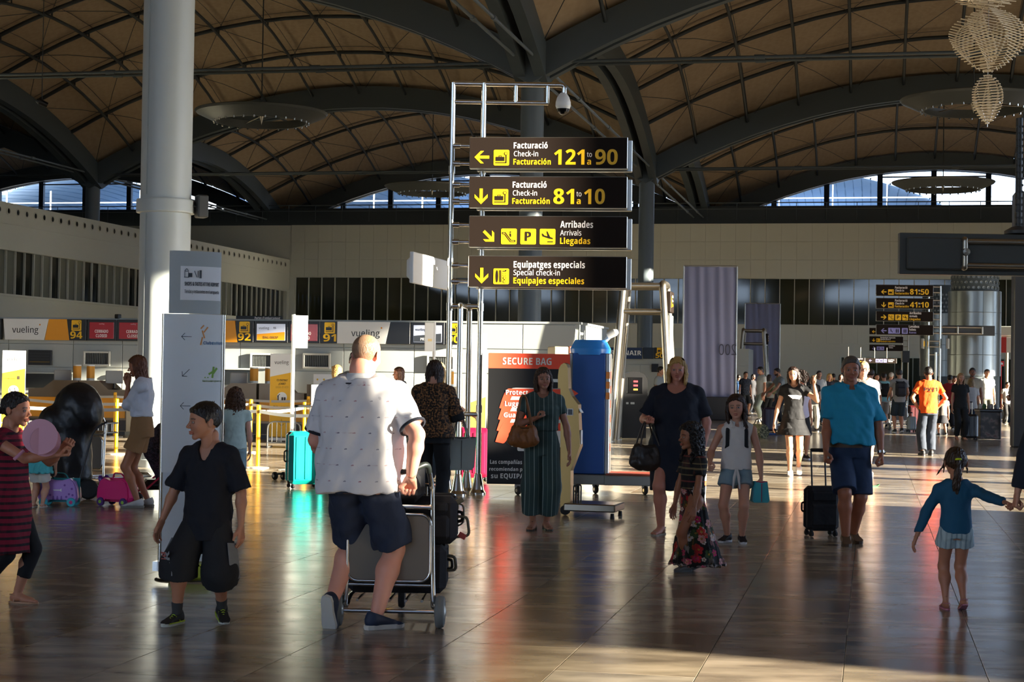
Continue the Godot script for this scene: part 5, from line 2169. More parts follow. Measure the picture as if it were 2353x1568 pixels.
		for sg in [-1.0, 1.0]: wire.rod(Vector3(0.35 * sg, 0.1, -0.05), Vector3(0.35 * sg, 0.75, -0.05), 0.014, 5)
		obj("hanger", wire, mats["brushed"], q)
	# the big sign seen from behind at the right edge
	D = 17.0
	var bc := at(2262, 586, D)
	o = thing("direction_sign", "big dark sign seen from behind at the upper right, with two steel rails", "sign", bc, PI)
	s = Shape.new()
	s.box(Vector3.ZERO, Vector3(1.72, 0.415, 0.09), 0.006)
	s.box(Vector3(0, 0, -0.08), Vector3(1.6, 0.32, 0.08), 0.012)
	obj("cabinet", s, flat("#45453f", 0.4), o)
	s = Shape.new()
	for sg in [-1.0, 1.0]: s.rod(Vector3(0.24, 0.118 * sg, -0.17), Vector3(-1.05, 0.118 * sg, -0.17), 0.026, 12)
	s.tube(bend([Vector3(0.24, 0.14, -0.12), Vector3(0.24, 0.14, -0.17), Vector3(0.24, -0.14, -0.17), Vector3(0.24, -0.14, -0.12)], 0.02), 0.03, 12)
	s.lathe([Vector2(0.0, 0.05), Vector2(0.036, 0.045), Vector2(0.04, -0.01)], 14, Vector3(0.24, 0.01, -0.19), Basis(Vector3.RIGHT, -PI / 2))
	obj("bracket", s, mats["brushed"], o)
	base = at(2452, 586, D)
	base.y = 0
	o = thing("sign_mast", "perforated dark steel pole at the right edge, above the big sign seen from behind", "mast", base)
	s = Shape.new()
	s.rod(Vector3(0, 0, -0.1), Vector3(0, 3.4, -0.1), 0.05, 12)
	obj("pole", s, mats["brushed"], o)
	s = Shape.new()
	var px0 := at(2344, 500, D).x - base.x
	s.rod(Vector3(px0, at(2344, 525, D).y, -0.05), Vector3(px0, at(2344, 270, D).y, -0.05), 0.035, 14)
	for k in 16:
		for a in 3: s.lathe([Vector2(0, 0.006), Vector2(0.012, 0.006), Vector2(0.014, -0.004)], 8, Vector3(px0 + 0.036 * sin(a * 0.9 - 0.9), at(2344, 515 - k * 15, D).y, -0.05 + 0.036 * cos(a * 0.9 - 0.9)), Basis(Vector3.RIGHT, PI / 2))
	s.lathe([Vector2(0.14, 0), Vector2(0.14, 0.03), Vector2(0.07, 0.07), Vector2(0.03, 0.08)], 16, Vector3(px0, at(2344, 537, D).y, -0.05))
	obj("hanger", s, flat("#3a3b38", 0.5), o)

# lettering bent round an upright arc of radius R whose middle is the node's origin; t0 is the angle of its left end
func bent_text(parent: Node, s: String, R: float, t0: float, y: float, h: float, m: Material, bold := true, w := 0.0):
	var probe := text(parent, s, 0, 0, h, m, 0, bold, w)
	var tm: Mesh = probe.mesh
	var kx := probe.scale.x
	var ky := probe.scale.y
	var left := tm.get_aabb().position.x
	var sh := Shape.new()
	for f in tm.get_surface_count():
		var a := tm.surface_get_arrays(f)
		var vs: PackedVector3Array = a[Mesh.ARRAY_VERTEX]
		var ids = a[Mesh.ARRAY_INDEX]
		var base := sh.P.size()
		for p in vs:
			var an := t0 + (p.x - left) * kx / R
			var rr := R + 0.001 + (p.z + 0.01) * 0.06
			sh.v(Vector3(sin(an) * rr, y + h * 0.504 + p.y * ky, cos(an) * rr), Vector3(sin(an), 0, cos(an)))
		if ids != null:
			for k in range(0, ids.size(), 3): sh.tri(base + ids[k], base + ids[k + 1], base + ids[k + 2])
		else:
			for k in range(0, vs.size(), 3): sh.tri(base + k, base + k + 1, base + k + 2)
	probe.queue_free()
	probe.name = "old"
	parent.remove_child(probe)
	obj("lettering", sh, m, parent)

func arc_plate(R: float, t0: float, t1: float, y0: float, y1: float, thick: float) -> Shape:
	var s := Shape.new()
	var n := 18
	for side in 2:
		var r := R if side == 0 else R - thick
		var rows := []
		for y in [y0, y1]:
			var row := []
			for i in n + 1:
				var a := lerpf(t0, t1, float(i) / n)
				row.append(Vector3(sin(a) * r, y, cos(a) * r))
			rows.append(row)
		s.sheet(rows, side == 0)
	for i in n:
		var a := lerpf(t0, t1, float(i) / n)
		var b := lerpf(t0, t1, float(i + 1) / n)
		for y in [y0, y1]:
			s.quad(Vector3(sin(a) * R, y, cos(a) * R), Vector3(sin(b) * R, y, cos(b) * R), Vector3(sin(b) * (R - thick), y, cos(b) * (R - thick)), Vector3(sin(a) * (R - thick), y, cos(a) * (R - thick)))
	for a in [t0, t1]: s.quad(Vector3(sin(a) * R, y0, cos(a) * R), Vector3(sin(a) * R, y1, cos(a) * R), Vector3(sin(a) * (R - thick), y1, cos(a) * (R - thick)), Vector3(sin(a) * (R - thick), y0, cos(a) * (R - thick)))
	return s

func build_totem():
	var foot := ground(428, 1333)
	var D := -foot.z
	var R := 0.46
	var o := thing("sign_totem", "tall curved pale grey directory totem with arrows, behind the boy in the navy polo", "sign", foot)
	var xl := at(377, 900, D).x - foot.x
	# the arc starts square to the camera at its left edge and curves away to the right
	var t0 := -0.12
	var c := Vector3(xl - sin(t0) * R, 0, -R + 0.05)
	var body := Node3D.new()
	body.name = "board"
	o.add_child(body)
	body.position = c
	var low: float = at(430, 1290, D).y
	var mid: float = at(430, 1086, D).y
	var top: float = at(430, 722, D).y
	var crown: float = at(430, 577, D).y
	obj("lower_plate", arc_plate(R - 0.012, t0 + 0.02, 0.85, low, mid, 0.06), flat("#d9e0e2", 0.3), body)
	obj("main_plate", arc_plate(R, t0, 0.90, mid, top, 0.07), flat("#e6ebeb", 0.28), body)
	obj("crown_plate", arc_plate(R - 0.02, t0 + 0.06, 0.86, top + 0.004, crown, 0.06), flat("#aeb5b4", 0.3), body)
	obj("notice", arc_plate(R - 0.017, t0 + 0.25, 0.85, at(430, 690, D).y, at(430, 612, D).y, 0.006), flat("#eef0f0", 0.4), body)
	var edge := Shape.new()
	for yy in [[low, top]]: edge.rod(Vector3(sin(t0) * (R - 0.035) - 0.008, yy[0], cos(t0) * (R - 0.035)), Vector3(sin(t0) * (R - 0.035) - 0.008, yy[1], cos(t0) * (R - 0.035)), 0.018, 8)
	edge.rod(Vector3(sin(0.90) * R, mid, cos(0.90) * R), Vector3(sin(0.90) * R, top, cos(0.90) * R), 0.014, 8)
	obj("edge_trim", edge, mats["chrome"], body)
	var ink := flat("#33404a", 0.6)
	var R2 := R - 0.015
	bent_text(body, "SHOPS & TASTES AT THE AIRPORT", R2, t0 + 0.32, at(430, 657, D).y, 0.028, ink, true, 0.27)
	bent_text(body, "Tiendas y restaurantes en el aeropuerto", R2, t0 + 0.32, at(430, 674, D).y, 0.025, ink, false, 0.27)
	bent_text(body, "Clubs", R, 0.52, at(480, 792, D).y, 0.022, flat("#3d6d9c"), true)
	bent_text(body, "toHotel", R, 0.68, at(480, 792, D).y, 0.022, flat("#7da3c4"), true)
	bent_text(body, "Farmacia", R, 0.52, at(480, 878, D).y, 0.014, flat("#7d9a5a"), false)
	bent_text(body, "aeropuerto", R, 0.65, at(480, 878, D).y, 0.014, flat("#7d9a5a"), false)
	bent_text(body, "RXW", R, 0.55, at(480, 932, D).y, 0.03, mats["black"], true)
	# arrows, small marks and pictures, bent with the plate
	var bits := Shape.new()
	var put := func(a: float, y: float, w: float, h: float, turn: float, s: Shape, r: float): 
		s.tf = Transform3D(Basis(Vector3.UP, a) * Basis(Vector3(0, 0, 1), turn), Vector3(sin(a) * r, y, cos(a) * r))
		s.box(Vector3(0, 0, 0.001), Vector3(w, h, 0.003))
	for q in [[774.0, 0.0], [857.0, PI * 0.25], [933.0, 0.0]]:
		var y := at(430, q[0], D).y
		var a0 := 0.245
		for seg in [[0.0, 0.0, 0.075, 0.0], [-0.024, 0.013, 0.036, 0.82], [-0.024, -0.013, 0.036, -0.82]]:
			var v := Vector2(seg[0], seg[1]).rotated(q[1])
			put.call(a0 + v.x / R, y + v.y, seg[2], 0.004, seg[3] + q[1], bits, R)
	obj("arrow", bits, ink, body)
	var club := Shape.new()
	for seg in [[0.52, 0.02, 0.06, 1.9], [0.50, 0.075, 0.035, 0.8], [0.56, 0.055, 0.05, 0.9], [0.49, -0.03, 0.06, 1.35]]: put.call(seg[0], at(480, 772, D).y + seg[1] - 0.01, seg[2], 0.009, seg[3], club, R)
	obj("emblem", club, flat("#e39a55"), body)
	var cross := Shape.new()
	for seg in [[0.70, 0.0, 0.085, 1.45], [0.68, 0.0, 0.06, 0.5], [0.74, 0.012, 0.05, 0.9]]: put.call(seg[0], at(480, 856, D).y + seg[1], seg[2], 0.014, seg[3], cross, R)
	for k in 2: put.call(0.56 + 0.05 * k, at(480, 868, D).y, 0.008, 0.008, 0.0, cross, R)
	obj("emblem", cross, flat("#7fae45"), body)
	var ico := Shape.new()
	var yi := at(430, 630, D).y
	for seg in [[0.20, 0.0, 0.004, 0.05, 0.0], [0.26, -0.004, 0.004, 0.04, 0.0], [0.23, -0.025, 0.036, 0.004, 0.0], [0.23, 0.02, 0.03, 0.004, 0.0], [0.215, 0.032, 0.02, 0.004, 0.9], [0.245, 0.032, 0.02, 0.004, -0.9], [0.29, -0.008, 0.03, 0.03, 0.0], [0.38, 0.0, 0.004, 0.05, 0.35], [0.42, 0.0, 0.004, 0.05, 0.0], [0.45, 0.0, 0.004, 0.06, 0.0], [0.47, 0.0, 0.008, 0.06, 0.0]]: put.call(seg[0], yi + seg[1], seg[2], seg[3], seg[4], ico, R2)
	obj("symbol", ico, ink, body)
	# foot
	var s := Shape.new()
	s.tf = Transform3D(Basis().scaled(Vector3(1, 1, 0.62)), Vector3.ZERO)
	s.lathe([Vector2(0, 0), Vector2(0.235, 0), Vector2(0.235, 0.008), Vector2(0.22, 0.016), Vector2(0, 0.018)], 36, Vector3(0.0, 0, 0))
	obj("foot_plate", s, flat("#4a463f", 0.25, 0.8), o)
	s = Shape.new()
	s.box(Vector3(0.03, 0.07, 0.02), Vector3(0.30, 0.105, 0.12), 0.01)
	obj("foot_block", s, flat("#b9c53a", 0.4), o)
	s = Shape.new()
	s.add(arc_plate(R + 0.02, t0 - 0.1, 0.85, low - 0.07, low, 0.09), Transform3D(Basis(), c))
	obj("band", s, mats["chrome"], o)
# ---------------------------------------------------------------- the check-in block
const BLOCK_V := 39.6

func build_checkin():
	var s := hall_shape()
	s.box(Vector3(-19.4, 1.37, -(BLOCK_V + 2.25)), Vector3(25.2, 2.75, 4.4))
	s.box(Vector3(-19.4, 2.77, -(BLOCK_V + 2.25)), Vector3(25.3, 0.05, 4.5))
	var wall := struct("wall_checkin", s, mats["panel_grey"])
	var seams := [0.0, 18.0, 167.0, 280.0, 417.0, 551.0, 670.0, 789.0, 951.0, 1076.0, 1200.0, 1322.0]
	for i in seams.size() - 1:
		var a := to_uv(along(seams[i], 820, BLOCK_V)).x + 0.008
		var b := to_uv(along(seams[i + 1], 820, BLOCK_V)).x - 0.008
		if i == 0: a -= 3.0
		for r in [[0.02, 1.53], [1.545, 2.12], [2.135, 2.72]]:
			var p := Shape.new()
			p.box(Vector3.ZERO, Vector3(b - a, r[1] - r[0], 0.03), 0.006)
			var o := obj("panel", p, mats["panel_grey"], wall)
			o.transform = Transform3D(hall, uv((a + b) * 0.5, BLOCK_V + 0.035, (r[0] + r[1]) * 0.5))
	for q in [[195.0, 252.0, 809.0, 839.0], [578.0, 626.0, 814.0, 845.0], [699.0, 758.0, 814.0, 845.0], [984.0, 1043.0, 818.0, 850.0]]:
		var a := to_uv(along(q[0], q[2], BLOCK_V))
		var b := to_uv(along(q[1], q[2], BLOCK_V))
		var y0 := along(q[0], q[3], BLOCK_V).y
		var y1 := along(q[0], q[2], BLOCK_V).y
		var o := thing("air_vent", "white framed %s air vent in the grey check-in wall" % {195.0: "far left", 578.0: "partly banner-hidden", 699.0: "middle", 984.0: "rightmost"}[q[0]], "vent", uv((a.x + b.x) * 0.5, BLOCK_V - 0.01, (y0 + y1) * 0.5), -TURN)
		var w := b.x - a.x
		var h := y1 - y0
		s = Shape.new()
		for sg in [-1.0, 1.0]:
			s.box(Vector3(w * 0.5 * sg, 0, 0.01), Vector3(0.05, h + 0.05, 0.05), 0.008)
			s.box(Vector3(0, h * 0.5 * sg, 0.01), Vector3(w, 0.05, 0.05), 0.008)
		obj("frame", s, mats["wall_white"], o)
		s = Shape.new()
		s.box(Vector3(0, 0, -0.015), Vector3(w, h, 0.01))
		obj("backing", s, flat("#3b3f3d"), o)
		for k in 14:
			s = Shape.new()
			s.box(Vector3(w * (-0.46 + 0.92 * k / 13.0), 0, 0.0), Vector3(0.014, h, 0.02))
			obj("slat", s, flat("#6d716e"), o)
	# the band of airline signs, numbers and screens above the desks
	var y1 := 2.75
	var y0 := 2.22
	var bands := [[-90, 3, "black", ""], [3, 112, "airline", "leftmost"], [104, 156, "yellow", "beside sign 94"], [153, 199, "94", ""], [200, 268, "closed", "next to 94"], [268, 345, "closed", "cut off by the white column"],
		[345, 470, "black", ""], [470, 542, "yellow", "beside sign 92"], [541, 583, "92", ""], [584, 662, "drop", "right of 92"], [662, 736, "closed", "behind the bright pole sign, left of 91"], [736, 780, "91", ""], [781, 897, "airline", "behind the man in the dotted polo"], [888, 943, "black", ""], [944, 1022, "screen", "left of 90"], [1022, 1062, "90", ""]]
	var blacks := ["black end panel at the far left of the sign band", "black stretch of the sign band hidden behind the directory totem", "black slanted panel in the sign band right of the airline name"]
	var nb := 0
	for q in bands:
		var a := to_uv(along(q[0], 760, BLOCK_V - 0.12)).x
		var b := to_uv(along(q[1], 760, BLOCK_V - 0.12)).x
		var kind: String = q[2]
		var label: String
		if kind == "black":
			label = blacks[nb]
			nb += 1
		elif kind == "airline": label = "white slanted airline name sign over the check-in desks, %s" % q[3]
		elif kind == "yellow": label = "yellow slanted panel at the left, between airline name and 94" if q[0] < 300 else "yellow slanted panel just right of the totem"
		elif kind == "closed": label = "red screen reading closed over the desks, %s" % q[3]
		elif kind == "drop": label = "screen with airline name and bag drop notice %s" % q[3]
		elif kind == "screen": label = "half white half dark screen in the sign band, %s" % q[3]
		else: label = {"94": "black desk sign numbered 94, left of the white column", "92": "black desk sign numbered 92, right of the totem", "91": "black desk sign numbered 91, next to the airline name above the polo", "90": "black desk sign numbered 90, half hidden by the steel mast"}[kind]
		var o := thing("desk_screen" if kind in ["closed", "drop", "screen"] else "desk_sign", label, "screen" if kind in ["closed", "drop", "screen"] else "sign", uv((a + b) * 0.5, BLOCK_V - 0.08, (y0 + y1) * 0.5), -TURN, "signs and screens over the check-in desks")
		var w := b - a
		var h := y1 - y0
		var sk := 0.06 if kind in ["airline", "yellow"] else 0.0
		s = Shape.new()
		if kind == "airline": s.slab(poly([-w * 0.5 + (0.12 if q[0] < 50 else 0.0) - 0.06, h * 0.5, w * 0.5, h * 0.5, w * 0.5 - 0.12, -h * 0.5, -w * 0.5 + (0.18 if q[0] < 50 else 0.0) - 0.06, -h * 0.5]), -0.05, 0.06)
		elif kind == "yellow": s.slab(poly([-w * 0.5 + 0.1, h * 0.5, w * 0.5 - 0.03, h * 0.5, w * 0.5 + 0.05, -h * 0.5, -w * 0.5, -h * 0.5]), -0.05, 0.052)
		else: s.box(Vector3.ZERO, Vector3(w - 0.01, h, 0.1), 0.006)
		obj("cabinet", s, mats["white"] if kind == "airline" else mats["orange_yellow"] if kind == "yellow" else mats["black"], o)
		if kind == "airline":
			text(o, "vueling", 0.02, -0.09, 0.155, mats["black"], 0.061, false, 0.72, 1, "lettering")
			mark(o, disc(Vector2(0.42, 0.12), 0.02), flat("#e8902a"), 0.061, "dot")
		elif kind.is_valid_int():
			pictogram(o, "bag", Vector2(0.0, 0.11), 0.27, mats["sign_yellow"], mats["black"], 0.051)
			text(o, kind, 0, -0.225, 0.18, mats["sign_yellow"], 0.051, true, 0.33, 1)
		elif kind in ["closed", "drop", "screen"]:
			s = Shape.new()
			s.box(Vector3(0, -0.01, 0.045), Vector3(w - 0.14, h - 0.12, 0.02), 0.004)
			var scr := mat("screen_" + kind, {"closed": Color(0.46, 0.09, 0.11), "drop": Color(0.72, 0.74, 0.80), "screen": Color(0.62, 0.65, 0.72)}[kind], 0.2)
			scr.emission_enabled = true
			scr.emission = scr.albedo_color
			scr.emission_energy_multiplier = 0.25
			var d := obj("screen", s, scr, o)
			if kind == "closed":
				text(d, "CERRADO", 0, -0.07, 0.075, mats["white"], 0.056, true, 0.36, 1)
				text(d, "CLOSED", 0, -0.18, 0.075, mats["white"], 0.056, true, 0.30, 1)
				text(d, "vueling", 0, 0.14, 0.03, flat("#c99"), 0.056, true, 0.0, 1)
			else:
				mark(d, poly([-w * 0.5 + 0.08, -h * 0.5 + 0.06, w * 0.5 - 0.08, -h * 0.5 + 0.06, w * 0.5 - 0.08, 0.0, -w * 0.5 + 0.08, -0.06]), mats["orange_yellow"] if kind == "drop" else flat("#2a2c2e", 0.3), 0.056)
				text(d, "vueling", -w * 0.36, 0.06, 0.06, flat("#333333"), 0.056, false, 0.0, 0)
				text(d, "15", 0.06, 0.07, 0.05, flat("#333333"), 0.056, true)
				text(d, "BAG DROP" if kind == "drop" else "PRIORITY", 0, -0.17, 0.06, flat("#6b5a30") if kind == "drop" else mats["white"], 0.06, false, 0.0, 1)
	# screens, openings and small fittings in the wall
	var bx := along(92, 822, BLOCK_V - 0.03)
	var o := thing("wall_screen", "black information screen on the check-in wall at the left", "screen", bx, -TURN)
	s = Shape.new()
	s.box(Vector3(0, 0, 0), Vector3(0.64, 0.38, 0.05), 0.006)
	obj("case", s, mats["black"], o)
	for k in 4: mark(o, shifted(strip(Vector2(-0.28, 0), Vector2(0.28, 0), 0.025), Vector2(0, 0.1 - 0.07 * k)), flat("#6a5210") if k == 3 else flat("#26282c"), 0.026)
	for q in [[112.0, 876.0, 1.0, "left"], [540.0, 868.0, 0.75, "middle"]]:
		bx = along(q[0], q[1], BLOCK_V - 0.02)
		o = thing("baggage_opening", "dark baggage opening in the check-in wall behind the %s desks" % q[3], "opening", bx, -TURN)
		s = Shape.new()
		s.box(Vector3(0, 0, 0), Vector3(q[2] * 1.25, 0.36, 0.05), 0.006)
		obj("hatch", s, flat("#151715", 0.3), o)
		s = Shape.new()
		s.box(Vector3(0, 0.21, 0.02), Vector3(q[2] * 1.3, 0.05, 0.08), 0.01)
		obj("lintel", s, mats["panel_grey"], o)
	bx = along(269, 862, BLOCK_V + 0.02)
	o = thing("stop_button", "round yellow stop button on the grey check-in wall", "button", bx, -TURN)
	s = Shape.new()
	s.lathe([Vector2(0, 0), Vector2(0.03, 0), Vector2(0.03, 0.05), Vector2(0.062, 0.055), Vector2(0.062, 0.08), Vector2(0.03, 0.1), Vector2(0, 0.1)], 16, Vector3.ZERO, Basis(Vector3.RIGHT, PI / 2))
	obj("button", s, mats["yellow"], o)
	# a hanging board behind the block
	var hb := at(596, 737, 47.5)
	o = thing("direction_sign", "dark gates sign peeking out above the sign band near 92", "sign", hb, -TURN)
	s = Shape.new()
	s.box(Vector3.ZERO, Vector3(1.35, 0.26, 0.1), 0.006)
	for sg in [-0.5, 0.5]: s.rod(Vector3(sg, -0.13, -0.02), Vector3(sg, -(hb.y - 2.75), -0.02), 0.02, 6)
	obj("cabinet", s, mats["black"], o)
	text(o, "Portes d'embarcament", -0.12, 0.03, 0.075, mats["sign_white"], 0.051, true, 0.75)
	mark(o, round_rect(0.16, 0.1, 0.02), mats["sign_yellow"], 0.051).position = Vector3(-0.25, -0.03, 0)
	# projector-like speaker boxes and cameras
	for q in [[271.0, 728.0, "small black spotlight standing on the sign band at the left"], [1243.0, 679.0, ""]]:
		if q[2] == "": continue
		o = thing("spotlight", q[2], "spotlight", at(q[0], 733, 42.6), -0.6)
		s = Shape.new()
		s.box(Vector3(0, 0.06, 0), Vector3(0.13, 0.11, 0.13), 0.015)
		s.box(Vector3(-0.08, 0.05, 0), Vector3(0.03, 0.1, 0.06), 0.01)
		s.rod(Vector3(0, -0.03, 0), Vector3(0, 0.05, 0), 0.02, 6)
		obj("housing", s, mats["black"], o)
	# the desks
	var desks := [[64.0, 180.0, 0], [180.0, 292.0, 1], [470.0, 590.0, 0], [594.0, 700.0, 2], [704.0, 820.0, 2], [822.0, 930.0, 1], [935.0, 1040.0, 0]]
	var brown := mat("desk_brown", Color(0.42, 0.36, 0.29), 0.32, 0.5)
	var names := ["leftmost check-in desk with brown hood and orange front", "check-in desk left of the white column, with sloped brown hood", "check-in desk between the totem and the curly haired girl", "check-in desk behind the yellow roll-up banner", "check-in desk behind the bright pole sign", "check-in desk hidden behind the man in the dotted polo", "check-in desk behind the woman in leopard print"]
	for i in desks.size():
		var v := BLOCK_V - 3.2
		var a := to_uv(along(desks[i][0], 900, v)).x
		var b := to_uv(along(desks[i][1], 900, v)).x
		var w := b - a - 0.02
		o = thing("checkin_desk", names[i], "desk", uv((a + b) * 0.5, v, 0), -TURN, "check-in desks")
		s = Shape.new()
		s.slab(poly([-w * 0.5, 0.08, w * 0.5, 0.08, w * 0.5, 1.03, w * 0.12, 1.04, -w * 0.08, 1.24, -w * 0.5, 1.24]) if desks[i][2] != 0 else poly([-w * 0.5, 0.08, w * 0.5, 0.08, w * 0.5, 1.24, 0.0, 1.24, -w * 0.2, 1.06, -w * 0.5, 1.04]), -0.75, 0.0)
		obj("body", s, brown, o)
		s = Shape.new()
		s.box(Vector3(0, 0.62, 0.012), Vector3(w - 0.06, 0.46, 0.03), 0.005)
		obj("front", s, mats["orange_yellow"], o)
		s = Shape.new()
		s.box(Vector3(0, 0.045, -0.35), Vector3(w - 0.1, 0.09, 0.6))
		obj("plinth", s, mats["black"], o)
		s = Shape.new()
		for k in 4: s.box(Vector3(w * (-0.375 + 0.25 * k), 0.22, 0.01), Vector3(0.24 * w, 0.24, 0.02), 0.004)
		obj("tread", s, flat("#3d372f", 0.5), o)
		if i in [0, 1, 2, 3, 6]:
			var top := uv((a + b) * 0.5, v + 0.3, 1.245) + hall * Vector3((w * 0.36 if desks[i][2] == 0 else -w * 0.38), 0, 0)
			var c := thing("counter_sign", "small yellow and white notice on the " + names[i].split(",")[0].replace("check-in desk", "desk").replace(" with brown hood and orange front", ""), "notice", top, -TURN, "notices on the check-in desks")
			s = Shape.new()
			s.lathe([Vector2(0, 0), Vector2(0.10, 0), Vector2(0.10, 0.36), Vector2(0, 0.36)], 20, Vector3.ZERO, Basis().scaled(Vector3(1, 1, 0.4)))
			obj("body", s, mats["white"], c)
			s = Shape.new()
			s.lathe([Vector2(0.101, 0.05), Vector2(0.102, 0.33)], 20, Vector3.ZERO, Basis().scaled(Vector3(1, 1, 0.4)))
			obj("print", s, flat("#e8a23a"), c)
		if i in [0, 1, 2]:
			var mp := uv((a + b) * 0.5, v + 0.35, 1.05) + hall * Vector3((w * 0.05 if desks[i][2] == 0 else w * 0.1), 0, 0)
			var c := thing("desk_monitor", "grey computer monitor on the " + names[i].split(",")[0].replace("check-in desk", "desk"), "monitor", mp, -TURN + 0.5)
			s = Shape.new()
			s.box(Vector3(0, 0.28, 0), Vector3(0.40, 0.30, 0.04), 0.015)
			obj("screen", s, flat("#9a9c9a", 0.3), c)
			s = Shape.new()
			s.rod(Vector3(0, 0, -0.03), Vector3(0, 0.25, -0.03), 0.025, 8)
			s.lathe([Vector2(0, 0), Vector2(0.12, 0), Vector2(0.11, 0.015), Vector2(0, 0.02)], 16)
			obj("stand", s, mats["black"], c)
	# farther block with blue airline band
	s = hall_shape()
	var v2 := 74.6
	var ua := to_uv(along(1390, 800, v2)).x
	var ub := to_uv(along(1720, 800, v2)).x
	s.box(Vector3((ua + ub) * 0.5, 1.38, -(v2 + 1.6)), Vector3(ub - ua, 2.76, 3.0))
	wall = struct("wall_farther_checkin", s, mats["panel_grey"])
	for k in 8:
		var p := Shape.new()
		var w := (ub - ua) / 8.0
		p.box(Vector3.ZERO, Vector3(w - 0.02, 1.9, 0.03), 0.006)
		var e := obj("panel", p, mats["panel_grey"], wall)
		e.transform = Transform3D(hall, uv(ua + w * (k + 0.5), v2 + 0.085, 1.05))
	for q in [[1398.0, 1476.0, "#13294f", "RYANAIR", "dark blue airline sign with white letters, behind the steel stand"], [1478.0, 1502.0, "#15202f", "", "dark blue panel between the airline name and number 50"], [1503.0, 1529.0, "#0b0b0c", "50", "black sign with yellow number 50 under the steel stand"]]:
		var a := along(q[0], 812, v2 - 0.1)
		var b := along(q[1], 812, v2 - 0.1)
		o = thing("desk_sign", q[4], "sign", (a + b) * 0.5, -TURN)
		s = Shape.new()
		s.box(Vector3.ZERO, Vector3((b - a).length() - 0.01, 0.5, 0.1), 0.006)
		obj("cabinet", s, flat(q[2], 0.4), o)
		if q[3] == "50":
			text(o, "50", 0, -0.21, 0.2, mats["sign_yellow"], 0.051, true, 0.36, 1)
			pictogram(o, "bag", Vector2(0, 0.12), 0.24, mats["sign_yellow"], mats["black"], 0.051)
		elif q[3]: text(o, q[3], 0.72, -0.09, 0.2, mats["white"], 0.051, true, 1.35, 2)
	for q in [[1423.0, 850.0, 0.42], [1505.0, 846.0, 0.3]]:
		o = thing("wall_screen", "small black screen on the far check-in wall, %s" % ["left of the black kiosk" if q[0] < 1450 else "right of the black kiosk"], "screen", along(q[0], q[1], v2 - 0.02), -TURN)
		s = Shape.new()
		s.box(Vector3.ZERO, Vector3(q[2], 0.36, 0.06), 0.01)
		obj("case", s, mats["black"], o)

